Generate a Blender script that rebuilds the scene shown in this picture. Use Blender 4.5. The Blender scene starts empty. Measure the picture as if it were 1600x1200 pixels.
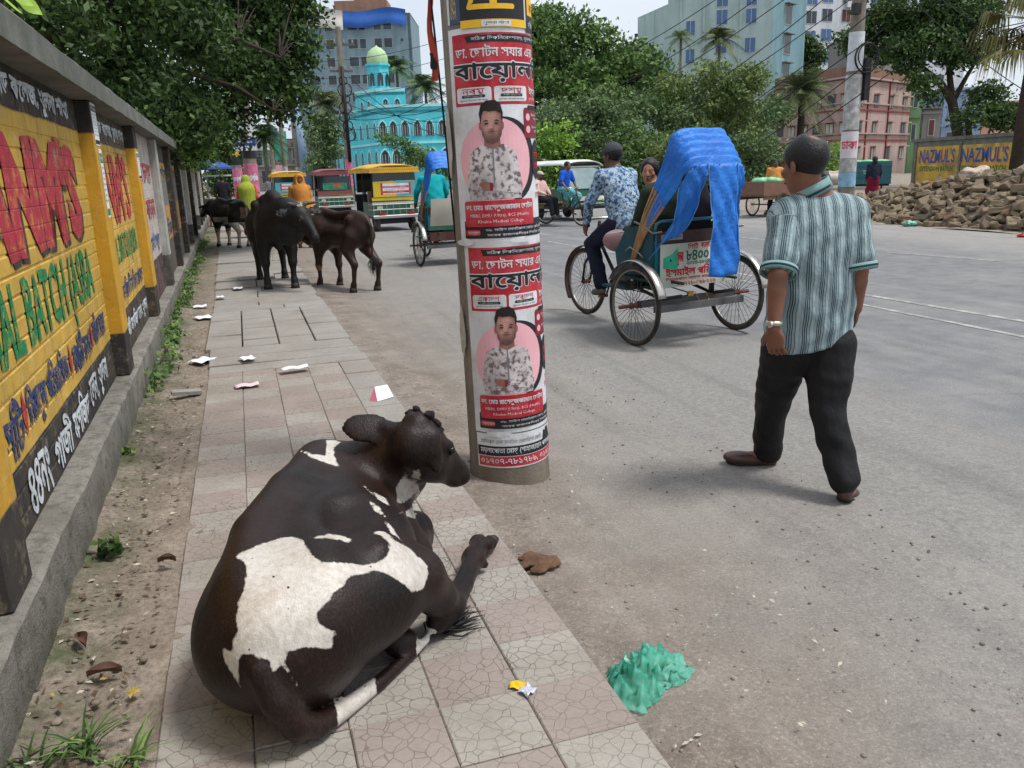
import bpy, bmesh, math, random
import numpy as np
from mathutils import Vector, Matrix, Euler
rnd = random.Random(7)
RG = np.random.default_rng(11)
SC = bpy.context.scene
COL = SC.collection
PI = math.pi
rad = math.radians
# ------------------------------------------------------------------ camera
CAM_H = 1.4647
pitch, roll, yaw, fpx = .2552, -.0331, .3087, 1275.3
_d = Vector((math.sin(yaw)*math.cos(pitch), math.cos(yaw)*math.cos(pitch), -math.sin(pitch)))
_r = Vector((math.cos(yaw), -math.sin(yaw), 0)); _u = _r.cross(_d)
_r2 = _r*math.cos(roll)+_u*math.sin(roll); _u2 = _u*math.cos(roll)-_r*math.sin(roll)
cam = bpy.data.cameras.new('camera'); cam.sensor_width = 36; cam.lens = 36*fpx/1600
cam.clip_start = .05; cam.clip_end = 3000
camo = bpy.data.objects.new('camera', cam); COL.objects.link(camo)
_m = Matrix((_r2, _u2, -_d)).transposed().to_4x4(); _m.translation = (0, 0, CAM_H)
camo.matrix_world = _m
SC.camera = camo
# ------------------------------------------------------------------ light
world = bpy.data.worlds.new('World'); SC.world = world; world.use_nodes = True
SUN_EL, SUN_AZ = rad(64), rad(125)      # azimuth measured clockwise from +Y
nt = world.node_tree; nt.nodes.clear()
_o = nt.nodes.new('ShaderNodeOutputWorld'); _b = nt.nodes.new('ShaderNodeBackground')
_s = nt.nodes.new('ShaderNodeTexSky'); _s.sky_type = 'NISHITA'; _s.sun_disc = False
_s.sun_elevation = SUN_EL; _s.sun_rotation = SUN_AZ; _s.air_density = 1.4; _s.dust_density = 4.5; _s.ozone_density = 1.5
_tc = nt.nodes.new('ShaderNodeTexCoord'); _n = nt.nodes.new('ShaderNodeTexNoise'); _n.inputs['Scale'].default_value = 2.2; _n.inputs['Detail'].default_value = 5
_cr = nt.nodes.new('ShaderNodeValToRGB'); _cr.color_ramp.elements[0].position = .25; _cr.color_ramp.elements[1].position = .7
_cr.color_ramp.elements[0].color = (7.6, 8.9, 10.6, 1); _cr.color_ramp.elements[1].color = (12.0, 12.6, 13.2, 1)
_mx = nt.nodes.new('ShaderNodeMix'); _mx.data_type = 'RGBA'; _mx.inputs[0].default_value = .82
nt.links.new(_tc.outputs['Generated'], _n.inputs['Vector']); nt.links.new(_n.outputs['Fac'], _cr.inputs[0])
nt.links.new(_s.outputs[0], _mx.inputs[6]); nt.links.new(_cr.outputs[0], _mx.inputs[7])
nt.links.new(_mx.outputs[2], _b.inputs[0]); nt.links.new(_b.outputs[0], _o.inputs[0]); _b.inputs[1].default_value = .06
sun = bpy.data.lights.new('sun', 'SUN'); sun.energy = 2.2; sun.angle = rad(14); sun.color = (1, .975, .94)
suno = bpy.data.objects.new('sun', sun); COL.objects.link(suno)
_sd = Vector((math.sin(SUN_AZ)*math.cos(SUN_EL), math.cos(SUN_AZ)*math.cos(SUN_EL), math.sin(SUN_EL)))
suno.rotation_euler = _sd.to_track_quat('Z', 'Y').to_euler()
SC.view_settings.view_transform = 'Standard'; SC.view_settings.look = 'None'; SC.view_settings.gamma = 1
SC.view_settings.use_curve_mapping = False; SC.view_settings.exposure = 0.62
SC.render.engine = 'CYCLES'; SC.cycles.use_denoising = True; SC.cycles.max_bounces = 5
SC.cycles.diffuse_bounces = 2; SC.cycles.glossy_bounces = 2; SC.cycles.transparent_max_bounces = 8
SC.cycles.use_adaptive_sampling = True; SC.cycles.adaptive_threshold = .025
SC.render.film_transparent = False
# ------------------------------------------------------------------ camera maths used only to lay the plan out
def ray(x, y): return _d + _r2*((x-800)/fpx) - _u2*((y-600)/fpx)
def gp(x, y, z=-.06):
    v = ray(x, y); return Vector((0, 0, CAM_H)) + v*((z-CAM_H)/v.z)
def dp(x, y, D): return Vector((0, 0, CAM_H)) + ray(x, y)*D
# ------------------------------------------------------------------ materials
MATS = {}
def srgb(*c):
    if len(c) == 1 and isinstance(c[0], str):
        h = c[0]; c = [int(h[i:i+2], 16) for i in (0, 2, 4)]
    elif len(c) == 1: c = [c[0]]*3
    return tuple((v/255/12.92 if v/255 <= .04045 else ((v/255+.055)/1.055)**2.4) for v in c)
class NT:
    def __init__(s, name):
        s.m = bpy.data.materials.new(name); s.m.use_nodes = True; s.t = s.m.node_tree
        s.p = s.t.nodes['Principled BSDF']; s.out = s.t.nodes['Material Output']; s._tc = None
    def n(s, typ, **kw):
        x = s.t.nodes.new('ShaderNode'+typ)
        for k, v in kw.items():
            if k.startswith('i_'):
                key = k[2:]; key = int(key) if key.isdigit() else key.replace('_', ' ')
                x.inputs[key].default_value = v
            else: setattr(x, k, v)
        return x
    def l(s, a, b): s.t.links.new(a, b); return s
    def tc(s, kind='Object'):
        if s._tc is None: s._tc = s.n('TexCoord')
        return s._tc.outputs[kind]
    def noise(s, scale, detail=4, rough=.55, vec=None, kind='Object'):
        x = s.n('TexNoise', i_Scale=scale, i_Detail=detail, i_Roughness=rough)
        s.l(vec if vec is not None else s.tc(kind), x.inputs['Vector']); return x.outputs['Fac']
    def ramp(s, fac, stops):
        x = s.n('ValToRGB'); e = x.color_ramp.elements
        while len(e) < len(stops): e.new(.5)
        for k, (p, c) in enumerate(stops):
            e[k].position = p; e[k].color = (tuple(c)+(1,))[:4] if not isinstance(c, (int, float)) else (c, c, c, 1)
        s.l(fac, x.inputs[0]); return x.outputs[0]
    def mix(s, fac, a, b, mode='MIX'):
        x = s.n('Mix', data_type='RGBA', blend_type=mode)
        for v, i in ((fac, 0), (a, 6), (b, 7)):
            if isinstance(v, bpy.types.NodeSocket): s.l(v, x.inputs[i])
            elif i == 0: x.inputs[0].default_value = v
            else: x.inputs[i].default_value = tuple(v)+(1,) if len(v) == 3 else v
        return x.outputs[2]
    def math(s, op, a, b=0., c=None):
        x = s.n('Math', operation=op)
        for i, v in enumerate((a, b, c)):
            if v is None: continue
            if isinstance(v, bpy.types.NodeSocket): s.l(v, x.inputs[i])
            else: x.inputs[i].default_value = v
        return x.outputs[0]
    def attr(s, name): return s.n('Attribute', attribute_name=name)
    def color(s, c):
        if isinstance(c, bpy.types.NodeSocket): s.l(c, s.p.inputs['Base Color'])
        else: s.p.inputs['Base Color'].default_value = tuple(c)+(1,)
        return s
    def set(s, rough=None, metal=None, spec=None, **kw):
        if rough is not None: s.p.inputs['Roughness'].default_value = rough
        if metal is not None: s.p.inputs['Metallic'].default_value = metal
        if spec is not None: s.p.inputs['Specular IOR Level'].default_value = spec
        for k, v in kw.items(): s.p.inputs[k.replace('_', ' ')].default_value = v
        return s
    def bump(s, h, strength=.3, dist=.01):
        x = s.n('Bump', i_Strength=strength, i_Distance=dist); s.l(h, x.inputs['Height']); s.l(x.outputs[0], s.p.inputs['Normal']); return s
def M(name, col=None, rough=.75, var=.12, scale=6, bump=0., bscale=80, metal=0, spec=.3, dirt=None, dscale=3, damt=.5, kind='Object'):
    if name in MATS: return MATS[name]
    t = NT(name)
    c = tuple(col)
    if var:
        f = t.noise(scale, 5, kind=kind)
        cc = t.ramp(f, [(.3, tuple(v*(1-var) for v in c)), (.7, tuple(min(1, v*(1+var)) for v in c))])
    else: cc = t.mix(0, c, c)
    if dirt is not None:
        f2 = t.noise(dscale, 7, .65, kind=kind)
        k = t.ramp(f2, [(.42, 0.), (.68, damt)])
        cc = t.mix(k, cc, dirt)
    t.color(cc).set(rough, metal, spec)
    if bump: t.bump(t.noise(bscale, 4, kind=kind), bump, .01)
    MATS[name] = t.m
    return t.m
# ------------------------------------------------------------------ objects
def link(o, parent=None):
    COL.objects.link(o)
    if parent is not None: o.parent = parent
    return o
def tag(o, label=None, cat=None, group=None, kind=None):
    if label: o['label'] = label
    if cat: o['category'] = cat
    if group: o['group'] = group
    if kind: o['kind'] = kind
    return o
def thing(name, label, cat, loc=(0, 0, 0), rz=0, group=None):
    o = bpy.data.objects.new(name, None); o.empty_display_size = .1; COL.objects.link(o)
    o.location = loc; o.rotation_euler = (0, 0, rz)
    return tag(o, label, cat, group)
def ob(name, me, mat=None, parent=None, loc=None, rz=None, smooth=False):
    o = bpy.data.objects.new(name, me)
    if mat is not None:
        me.materials.clear()
        for m_ in (mat if isinstance(mat, (list, tuple)) else [mat]): me.materials.append(m_)
    if smooth: me.polygons.foreach_set('use_smooth', [True]*len(me.polygons))
    link(o, parent)
    if loc is not None: o.location = loc
    if rz is not None: o.rotation_euler = (0, 0, rz)
    return o
def copy_tree(o, parent=None):
    c = o.copy(); link(c, parent)
    for ch in list(o.children): copy_tree(ch, c)
    return c
def mesh_np(name, V, F, smooth=False):
    V = np.ascontiguousarray(V, np.float32); F = np.ascontiguousarray(F, np.int32)
    me = bpy.data.meshes.new(name); k = F.shape[1]
    me.vertices.add(len(V)); me.vertices.foreach_set('co', V.ravel())
    me.loops.add(F.size); me.loops.foreach_set('vertex_index', F.ravel())
    me.polygons.add(len(F)); me.polygons.foreach_set('loop_start', np.arange(0, F.size, k, dtype=np.int32))
    try: me.polygons.foreach_set('loop_total', np.full(len(F), k, np.int32))
    except Exception: pass
    me.update(calc_edges=True)
    if smooth: me.polygons.foreach_set('use_smooth', np.ones(len(F), bool))
    return me
def fattr(me, name, vals):
    a = me.attributes.new(name, 'FLOAT', 'POINT'); a.data.foreach_set('value', np.ascontiguousarray(vals, np.float32))
class MB:
    """collects simple solids into one mesh"""
    def __init__(s): s.v = []; s.f = []; s.mi = []; s.m = 0
    def add(s, vs, fs, T=None):
        b = len(s.v)
        for p in vs: s.v.append(tuple(T @ Vector(p)) if T is not None else tuple(p))
        for q in fs: s.f.append(tuple(b+i for i in q)); s.mi.append(s.m)
        return s
    def box(s, c, d, rot=None, taper=1.):
        x, y, z = d[0]/2, d[1]/2, d[2]/2
        vs = [(-x, -y, -z), (x, -y, -z), (x, y, -z), (-x, y, -z), (-x*taper, -y*taper, z), (x*taper, -y*taper, z), (x*taper, y*taper, z), (-x*taper, y*taper, z)]
        T = Matrix.Translation(c) @ (Euler(rot).to_matrix().to_4x4() if rot else Matrix())
        return s.add(vs, [(3, 2, 1, 0), (4, 5, 6, 7), (0, 1, 5, 4), (1, 2, 6, 5), (2, 3, 7, 6), (3, 0, 4, 7)], T)
    def bb(s, x0, x1, y0, y1, z0, z1): return s.box(((x0+x1)/2, (y0+y1)/2, (z0+z1)/2), (x1-x0, y1-y0, z1-z0))
    def tube(s, pts, r, n=8, cap=True, closed=False, sq=None):
        pts = [Vector(p) for p in pts]; N = len(pts)
        rs = r if isinstance(r, (list, tuple)) else [r]*N
        vs = []; prev = None
        for i, p in enumerate(pts):
            if closed: t = pts[(i+1) % N]-pts[i-1]
            else: t = pts[min(i+1, N-1)]-pts[max(i-1, 0)]
            if t.length < 1e-9: t = Vector((0, 0, 1))
            t.normalize()
            if prev is None:
                a = Vector((0, 0, 1)) if abs(t.z) < .9 else Vector((0, 1, 0))
                prev = t.cross(a).normalized()
            u = (prev-t*prev.dot(t)).normalized(); w = t.cross(u); prev = u
            for k in range(n):
                a = 2*PI*k/n + (PI/4 if n == 4 else 0); q = (sq or 1)
                vs.append(p+u*(math.cos(a)*rs[i])+w*(math.sin(a)*rs[i]*q))
        fs = []
        for i in range(N if closed else N-1):
            j = (i+1) % N
            for k in range(n):
                fs.append((i*n+k, i*n+(k+1) % n, j*n+(k+1) % n, j*n+k))
        if cap and not closed:
            fs.append(tuple(range(n-1, -1, -1))); fs.append(tuple((N-1)*n+k for k in range(n)))
        return s.add(vs, fs)
    def cyl(s, a, b, r, n=12, r2=None): return s.tube([a, b], [r, r if r2 is None else r2], n)
    def lathe(s, prof, n=16, c=(0, 0, 0), axis='z', T=None):
        vs = []; c = Vector(c)
        for (r, z) in prof:
            for k in range(n):
                a = 2*PI*k/n; p = (r*math.cos(a), r*math.sin(a), z)
                if axis == 'x': p = (p[2], p[0], p[1])
                elif axis == 'y': p = (p[0], p[2], p[1])
                vs.append(c+Vector(p))
        fs = []
        for i in range(len(prof)-1):
            for k in range(n): fs.append((i*n+k, i*n+(k+1) % n, (i+1)*n+(k+1) % n, (i+1)*n+k))
        return s.add(vs, fs, T)
    def torus(s, c, R, r, axis='x', n=40, m=8):
        pts = []
        for k in range(n):
            a = 2*PI*k/n; p = (R*math.cos(a), R*math.sin(a))
            pts.append(Vector(c)+(Vector((0, p[0], p[1])) if axis == 'x' else Vector((p[0], 0, p[1])) if axis == 'y' else Vector((p[0], p[1], 0))))
        return s.tube(pts, r, m, closed=True)
    def prism(s, poly, depth, T=None):
        """poly in xy, extruded to +z depth"""
        n = len(poly)
        vs = [(x, y, 0) for x, y in poly]+[(x, y, depth) for x, y in poly]
        fs = [tuple(range(n-1, -1, -1)), tuple(range(n, 2*n))]+[(i, (i+1) % n, n+(i+1) % n, n+i) for i in range(n)]
        return s.add(vs, fs, T)
    def poly(s, pts): return s.add(pts, [tuple(range(len(pts)))])
    def grid(s, fn, nu, nv, thick=0, closeu=False):
        vs = [Vector(fn(i/nu, j/nv)) for j in range(nv+1) for i in range(nu+1)]
        fs = [(j*(nu+1)+i, j*(nu+1)+i+1, (j+1)*(nu+1)+i+1, (j+1)*(nu+1)+i) for j in range(nv) for i in range(nu)]
        return s.add(vs, fs)
    def sphere(s, c, r, n=12, m=8, sc=(1, 1, 1)):
        prof = [(max(1e-4, math.sin(PI*i/m)), -math.cos(PI*i/m)) for i in range(m+1)]
        T = Matrix.Translation(c) @ Matrix.Diagonal((r*sc[0], r*sc[1], r*sc[2], 1))
        return s.lathe(prof, n, T=T)
    def mesh(s, name='m'):
        me = bpy.data.meshes.new(name); me.from_pydata([tuple(p) for p in s.v], [], s.f)
        if any(s.mi): me.polygons.foreach_set('material_index', s.mi)
        me.update(); return me
    def ob(s, name, mat, parent=None, smooth=False, **k): return ob(name, s.mesh(name), mat, parent, smooth=smooth, **k)
def solidify(o, t, off=0):
    m_ = o.modifiers.new('s', 'SOLIDIFY'); m_.thickness = t; m_.offset = off; return o
def bevel(o, w=.005, seg=2):
    m_ = o.modifiers.new('b', 'BEVEL'); m_.width = w; m_.segments = seg; m_.limit_method = 'ANGLE'; return o
# ------------------------------------------------------------------ smooth implicit modelling (bodies as ONE skin)
class SDF:
    def __init__(s, lo, hi, h):
        s.h = h; s.lo = np.array(lo, float); n = np.ceil((np.array(hi)-s.lo)/h).astype(int)+1
        s.n = n; s.F = np.full(n, 1., np.float32)
        s.ax = [s.lo[i]+h*np.arange(n[i]) for i in range(3)]
    def _sl(s, lo, hi):
        a = np.clip(np.floor((lo-s.lo)/s.h).astype(int), 0, s.n-1); b = np.clip(np.ceil((hi-s.lo)/s.h).astype(int)+1, 1, s.n)
        sl = tuple(slice(a[i], max(b[i], a[i]+1)) for i in range(3))
        return sl, np.meshgrid(*[s.ax[i][sl[i]] for i in range(3)], indexing='ij', sparse=True)
    def _put(s, sl, d, k, sub=False):
        A = s.F[sl]; d = d.astype(np.float32)
        if sub:
            hh = np.maximum(k-np.abs(A+d), 0)/k; s.F[sl] = np.maximum(A, -d)+hh*hh*k*.25
        else:
            hh = np.maximum(k-np.abs(A-d), 0)/k; s.F[sl] = np.minimum(A, d)-hh*hh*k*.25
    def cone(s, a, b, ra, rb, k=.03, sub=False, flat=None):
        a = np.array(a, float); b = np.array(b, float); R = max(ra, rb)+max(k, 3*s.h)
        sl, (X, Y, Z) = s._sl(np.minimum(a, b)-R, np.maximum(a, b)+R)
        ba = b-a; L2 = max(ba@ba, 1e-9)
        px, py, pz = X-a[0], Y-a[1], Z-a[2]
        t = np.clip((px*ba[0]+py*ba[1]+pz*ba[2])/L2, 0, 1)
        d = np.sqrt((px-t*ba[0])**2+(py-t*ba[1])**2+(pz-t*ba[2])**2)-(ra+(rb-ra)*t)
        s._put(sl, d, k, sub); return s
    def chain(s, pts, rs, k=.03):
        P = np.array([tuple(q) for q in pts], float); R = max(rs)+max(k, 3*s.h)
        sl, (X, Y, Z) = s._sl(P.min(0)-R, P.max(0)+R); D = None
        for i in range(len(P)-1):
            a, b = P[i], P[i+1]; ba = b-a; L2 = max(ba@ba, 1e-9); px, py, pz = X-a[0], Y-a[1], Z-a[2]
            t = np.clip((px*ba[0]+py*ba[1]+pz*ba[2])/L2, 0, 1)
            d = np.sqrt((px-t*ba[0])**2+(py-t*ba[1])**2+(pz-t*ba[2])**2)-(rs[i]+(rs[i+1]-rs[i])*t)
            if D is None: D = d
            else:
                q = .35*max(rs[i], .01); hh = np.maximum(q-np.abs(D-d), 0)/q; D = np.minimum(D, d)-hh*hh*q*.12
        s._put(sl, D, k); return s
    def ell(s, c, r, rot=None, k=.03, sub=False):
        """ellipsoid; rot = Euler angles or 3x3 with columns = local axes"""
        c = np.array(c, float); r = np.array(r, float)
        Rm = np.eye(3) if rot is None else (np.array(Euler(rot).to_matrix()) if not isinstance(rot, np.ndarray) else rot)
        R = r.max()+max(k, 3*s.h)
        sl, (X, Y, Z) = s._sl(c-R, c+R)
        px, py, pz = X-c[0], Y-c[1], Z-c[2]
        q = [(px*Rm[0, i]+py*Rm[1, i]+pz*Rm[2, i])/r[i] for i in range(3)]
        k0 = np.sqrt(q[0]**2+q[1]**2+q[2]**2)
        k1 = np.sqrt((q[0]/r[0])**2+(q[1]/r[1])**2+(q[2]/r[2])**2)
        d = np.where(k1 > 1e-6, k0*(k0-1)/np.maximum(k1, 1e-6), -r.min())
        s._put(sl, d, k, sub); return s
    def plane_cut(s, p, n):
        """remove the half space on the side of n"""
        p = np.array(p, float); n = np.array(n, float); n /= np.linalg.norm(n)
        X, Y, Z = np.meshgrid(*s.ax, indexing='ij', sparse=True)
        s.F = np.maximum(s.F, ((X-p[0])*n[0]+(Y-p[1])*n[1]+(Z-p[2])*n[2]).astype(np.float32)); return s
    def arrays(s):
        F = s.F; ins = F < 0
        n0, n1, n2 = F.shape
        cnt = np.zeros((n0-1, n1-1, n2-1), np.uint8); cs = [(i, j, k) for i in (0, 1) for j in (0, 1) for k in (0, 1)]
        for i, j, k in cs: cnt += ins[i:n0-1+i, j:n1-1+j, k:n2-1+k]
        act = (cnt > 0) & (cnt < 8); base = np.stack(np.nonzero(act), 1); idx = np.full(act.shape, -1, np.int32); idx[act] = np.arange(len(base))
        G_ = {c: F[base[:, 0]+c[0], base[:, 1]+c[1], base[:, 2]+c[2]] for c in cs}
        num = np.zeros(len(base), np.float32); P = np.zeros((len(base), 3), np.float32)
        for a in cs:
            for axis in range(3):
                if a[axis]: continue
                b = list(a); b[axis] = 1; fa, fb = G_[a], G_[tuple(b)]; m = (fa < 0) != (fb < 0)
                t = np.where(m, fa/np.where(m, fa-fb, 1), 0); num += m
                for q in range(3): P[:, q] += np.where(m, a[q]+(t if q == axis else 0), 0)
        V = s.lo+s.h*(base+P/num[:, None])
        Q = []
        for axis in range(3):
            sl0 = [slice(None)]*3; sl1 = [slice(None)]*3; sl0[axis] = slice(0, -1); sl1[axis] = slice(1, None)
            m = ins[tuple(sl0)] != ins[tuple(sl1)]; fl = ins[tuple(sl0)]
            u, v = (axis+1) % 3, (axis+2) % 3
            ii = np.stack(np.nonzero(m), 1); sgn = fl[m]
            ok = (ii[:, u] > 0) & (ii[:, v] > 0) & (ii[:, u] < act.shape[u]) & (ii[:, v] < act.shape[v])
            ii = ii[ok]; sgn = sgn[ok]
            def G(du, dv):
                w = ii.copy(); w[:, u] -= du; w[:, v] -= dv; return idx[w[:, 0], w[:, 1], w[:, 2]]
            q = np.stack([G(1, 1), G(0, 1), G(0, 0), G(1, 0)], 1)
            q[~sgn] = q[~sgn][:, ::-1]; Q.append(q)
        Q = np.concatenate(Q); Q = Q[(Q >= 0).all(1)]
        return V, Q
    def mesh(s, name='m', relax=1):
        V, Q = s.arrays()
        for _ in range(relax):
            A = np.zeros_like(V); n = np.zeros(len(V))
            for a, b in ((0, 1), (1, 2), (2, 3), (3, 0)):
                np.add.at(A, Q[:, a], V[Q[:, b]]); np.add.at(n, Q[:, a], 1)
                np.add.at(A, Q[:, b], V[Q[:, a]]); np.add.at(n, Q[:, b], 1)
            V = V*.4+.6*A/np.maximum(n, 1)[:, None]
        s.V = V
        return mesh_np(name, V, Q, True)
def bounds(pts, rs):
    p = np.array([tuple(q) for q in pts]); r = np.max(rs)+.05
    return p.min(0)-r, p.max(0)+r
# ------------------------------------------------------------------ lettering
def bn(s):
    """put the Bengali signs in the order in which they are written"""
    s = s.replace('\u09cd\u200c', ''); out = []; i = 0
    pre = {'ি': ('ি', ''), 'ে': ('ে', ''), 'ৈ': ('ৈ', ''), 'ো': ('ে', 'া'), 'ৌ': ('ে', 'ৗ')}
    cl = []
    for ch in s:
        if ch in pre and cl:
            a, b = pre[ch]; j = len(cl)-1
            if cl[j] == '\u09bc': j -= 1
            while j >= 2 and cl[j-1] == '্': j -= 2
            cl.insert(j, a)
            if b: cl.append(b)
        else: cl.append(ch)
    return ''.join(c for c in cl if c != '্')
_fc = None
def text_np(body, size=1., bold=0., ax='CENTER', w=None, h=None, res=2, shear=0.):
    """2D lettering as (verts Nx2, faces); fitted to width w / height h when given"""
    c = bpy.data.curves.new('t', 'FONT'); c.body = bn(body); c.resolution_u = res; c.align_x = ax; c.offset = bold; c.shear = shear
    o = bpy.data.objects.new('t', c); me = bpy.data.meshes.new_from_object(o)
    V = np.array([v.co[:2] for v in me.vertices]) if len(me.vertices) else np.zeros((0, 2)); F = [tuple(p.vertices) for p in me.polygons]
    bpy.data.objects.remove(o); bpy.data.curves.remove(c); bpy.data.meshes.remove(me)
    if len(V):
        lo, hi = V.min(0), V.max(0); V = V-(lo+hi)/2
        s = np.array([size, size], float)
        if w: s[0] = w/(hi-lo)[0]
        if h: s[1] = h/(hi-lo)[1]
        if w and not h: s[1] = s[0]
        if h and not w: s[0] = s[1]
        V = V*s
    return V, F
class Print:
    """flat coloured shapes and lettering laid on a surface given by fn(u, v, lift)"""
    def __init__(s): s.v = []; s.f = []; s.mi = []; s.mats = []
    def _m(s, mat):
        if mat not in s.mats: s.mats.append(mat)
        return s.mats.index(mat)
    def shape(s, V, F, mat, at=(0, 0), lift=.001):
        b = len(s.v); k = s._m(mat)
        s.v += [(p[0]+at[0], p[1]+at[1], lift) for p in V]
        s.f += [tuple(b+i for i in f) for f in F]; s.mi += [k]*len(F); return s
    def rect(s, x0, x1, y0, y1, mat, lift=.0005, rr=0):
        if rr:
            pts = []
            for cx, cy, a0 in ((x1-rr, y1-rr, 0), (x0+rr, y1-rr, 90), (x0+rr, y0+rr, 180), (x1-rr, y0+rr, 270)):
                for a in (0, 30, 60, 90): pts.append((cx+rr*math.cos(rad(a0+a)), cy+rr*math.sin(rad(a0+a))))
        else: pts = [(x0, y0), (x1, y0), (x1, y1), (x0, y1)]
        return s.shape(pts, [tuple(range(len(pts)))], mat, lift=lift)
    def poly(s, pts, mat, lift=.001): return s.shape(pts, [tuple(range(len(pts)))], mat, lift=lift)
    def ell(s, cx, cy, rx, ry, mat, lift=.001, n=24): return s.poly([(cx+rx*math.cos(2*PI*i/n), cy+ry*math.sin(2*PI*i/n)) for i in range(n)], mat, lift)
    def text(s, body, cx, cy, mat, w=None, h=None, bold=.01, lift=.0015, size=1., res=2, shear=0., halo=0.):
        V, F = text_np(body, size, 0., w=w, h=h, res=1 if (h or 1) < .025 else res, shear=shear); hh = (V[:, 1].max()-V[:, 1].min()) if len(V) else .01
        if halo: offs = [(halo*math.cos(k*PI/4), halo*math.sin(k*PI/4)) for k in range(8)]
        else:
            d = bold*hh*.9; offs = [(0, 0), (d, 0), (-d, 0), (0, d*.8), (0, -d*.8)] if bold > .012 and hh > .03 else [(0, 0)]
        for k, (dx, dy) in enumerate(offs): s.shape(V, F, mat, (cx+dx, cy+dy), lift+k*.00004)
        return s
    def mesh(s, fn, name='print', cut=None):
        me = bpy.data.meshes.new(name); me.from_pydata([tuple(p) for p in s.v], [], s.f)
        me.polygons.foreach_set('material_index', s.mi); me.update()
        if cut:
            bm = bmesh.new(); bm.from_mesh(me); xs = [v[0] for v in s.v]
            x = (math.floor(min(xs)/cut)+1)*cut
            bmesh.ops.triangulate(bm, faces=[f for f in bm.faces if len(f.verts) > 4])
            while x < max(xs):
                bmesh.ops.bisect_plane(bm, geom=bm.verts[:]+bm.edges[:]+bm.faces[:], plane_co=(x, 0, 0), plane_no=(1, 0, 0)); x += cut
            bm.to_mesh(me); bm.free()
        n = len(me.vertices); co = np.zeros(n*3, np.float32); me.vertices.foreach_get('co', co); co = co.reshape(-1, 3)
        me.vertices.foreach_set('co', np.array([tuple(fn(*p)) for p in co], np.float32).ravel()); me.update()
        fattr(me, 'pu', co[:, 0]); fattr(me, 'pv', co[:, 1])
        for m_ in s.mats: me.materials.append(m_)
        return me
    def ob(s, name, fn, parent=None, cut=None):
        o = bpy.data.objects.new(name, s.mesh(fn, name, cut)); return link(o, parent)
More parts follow.
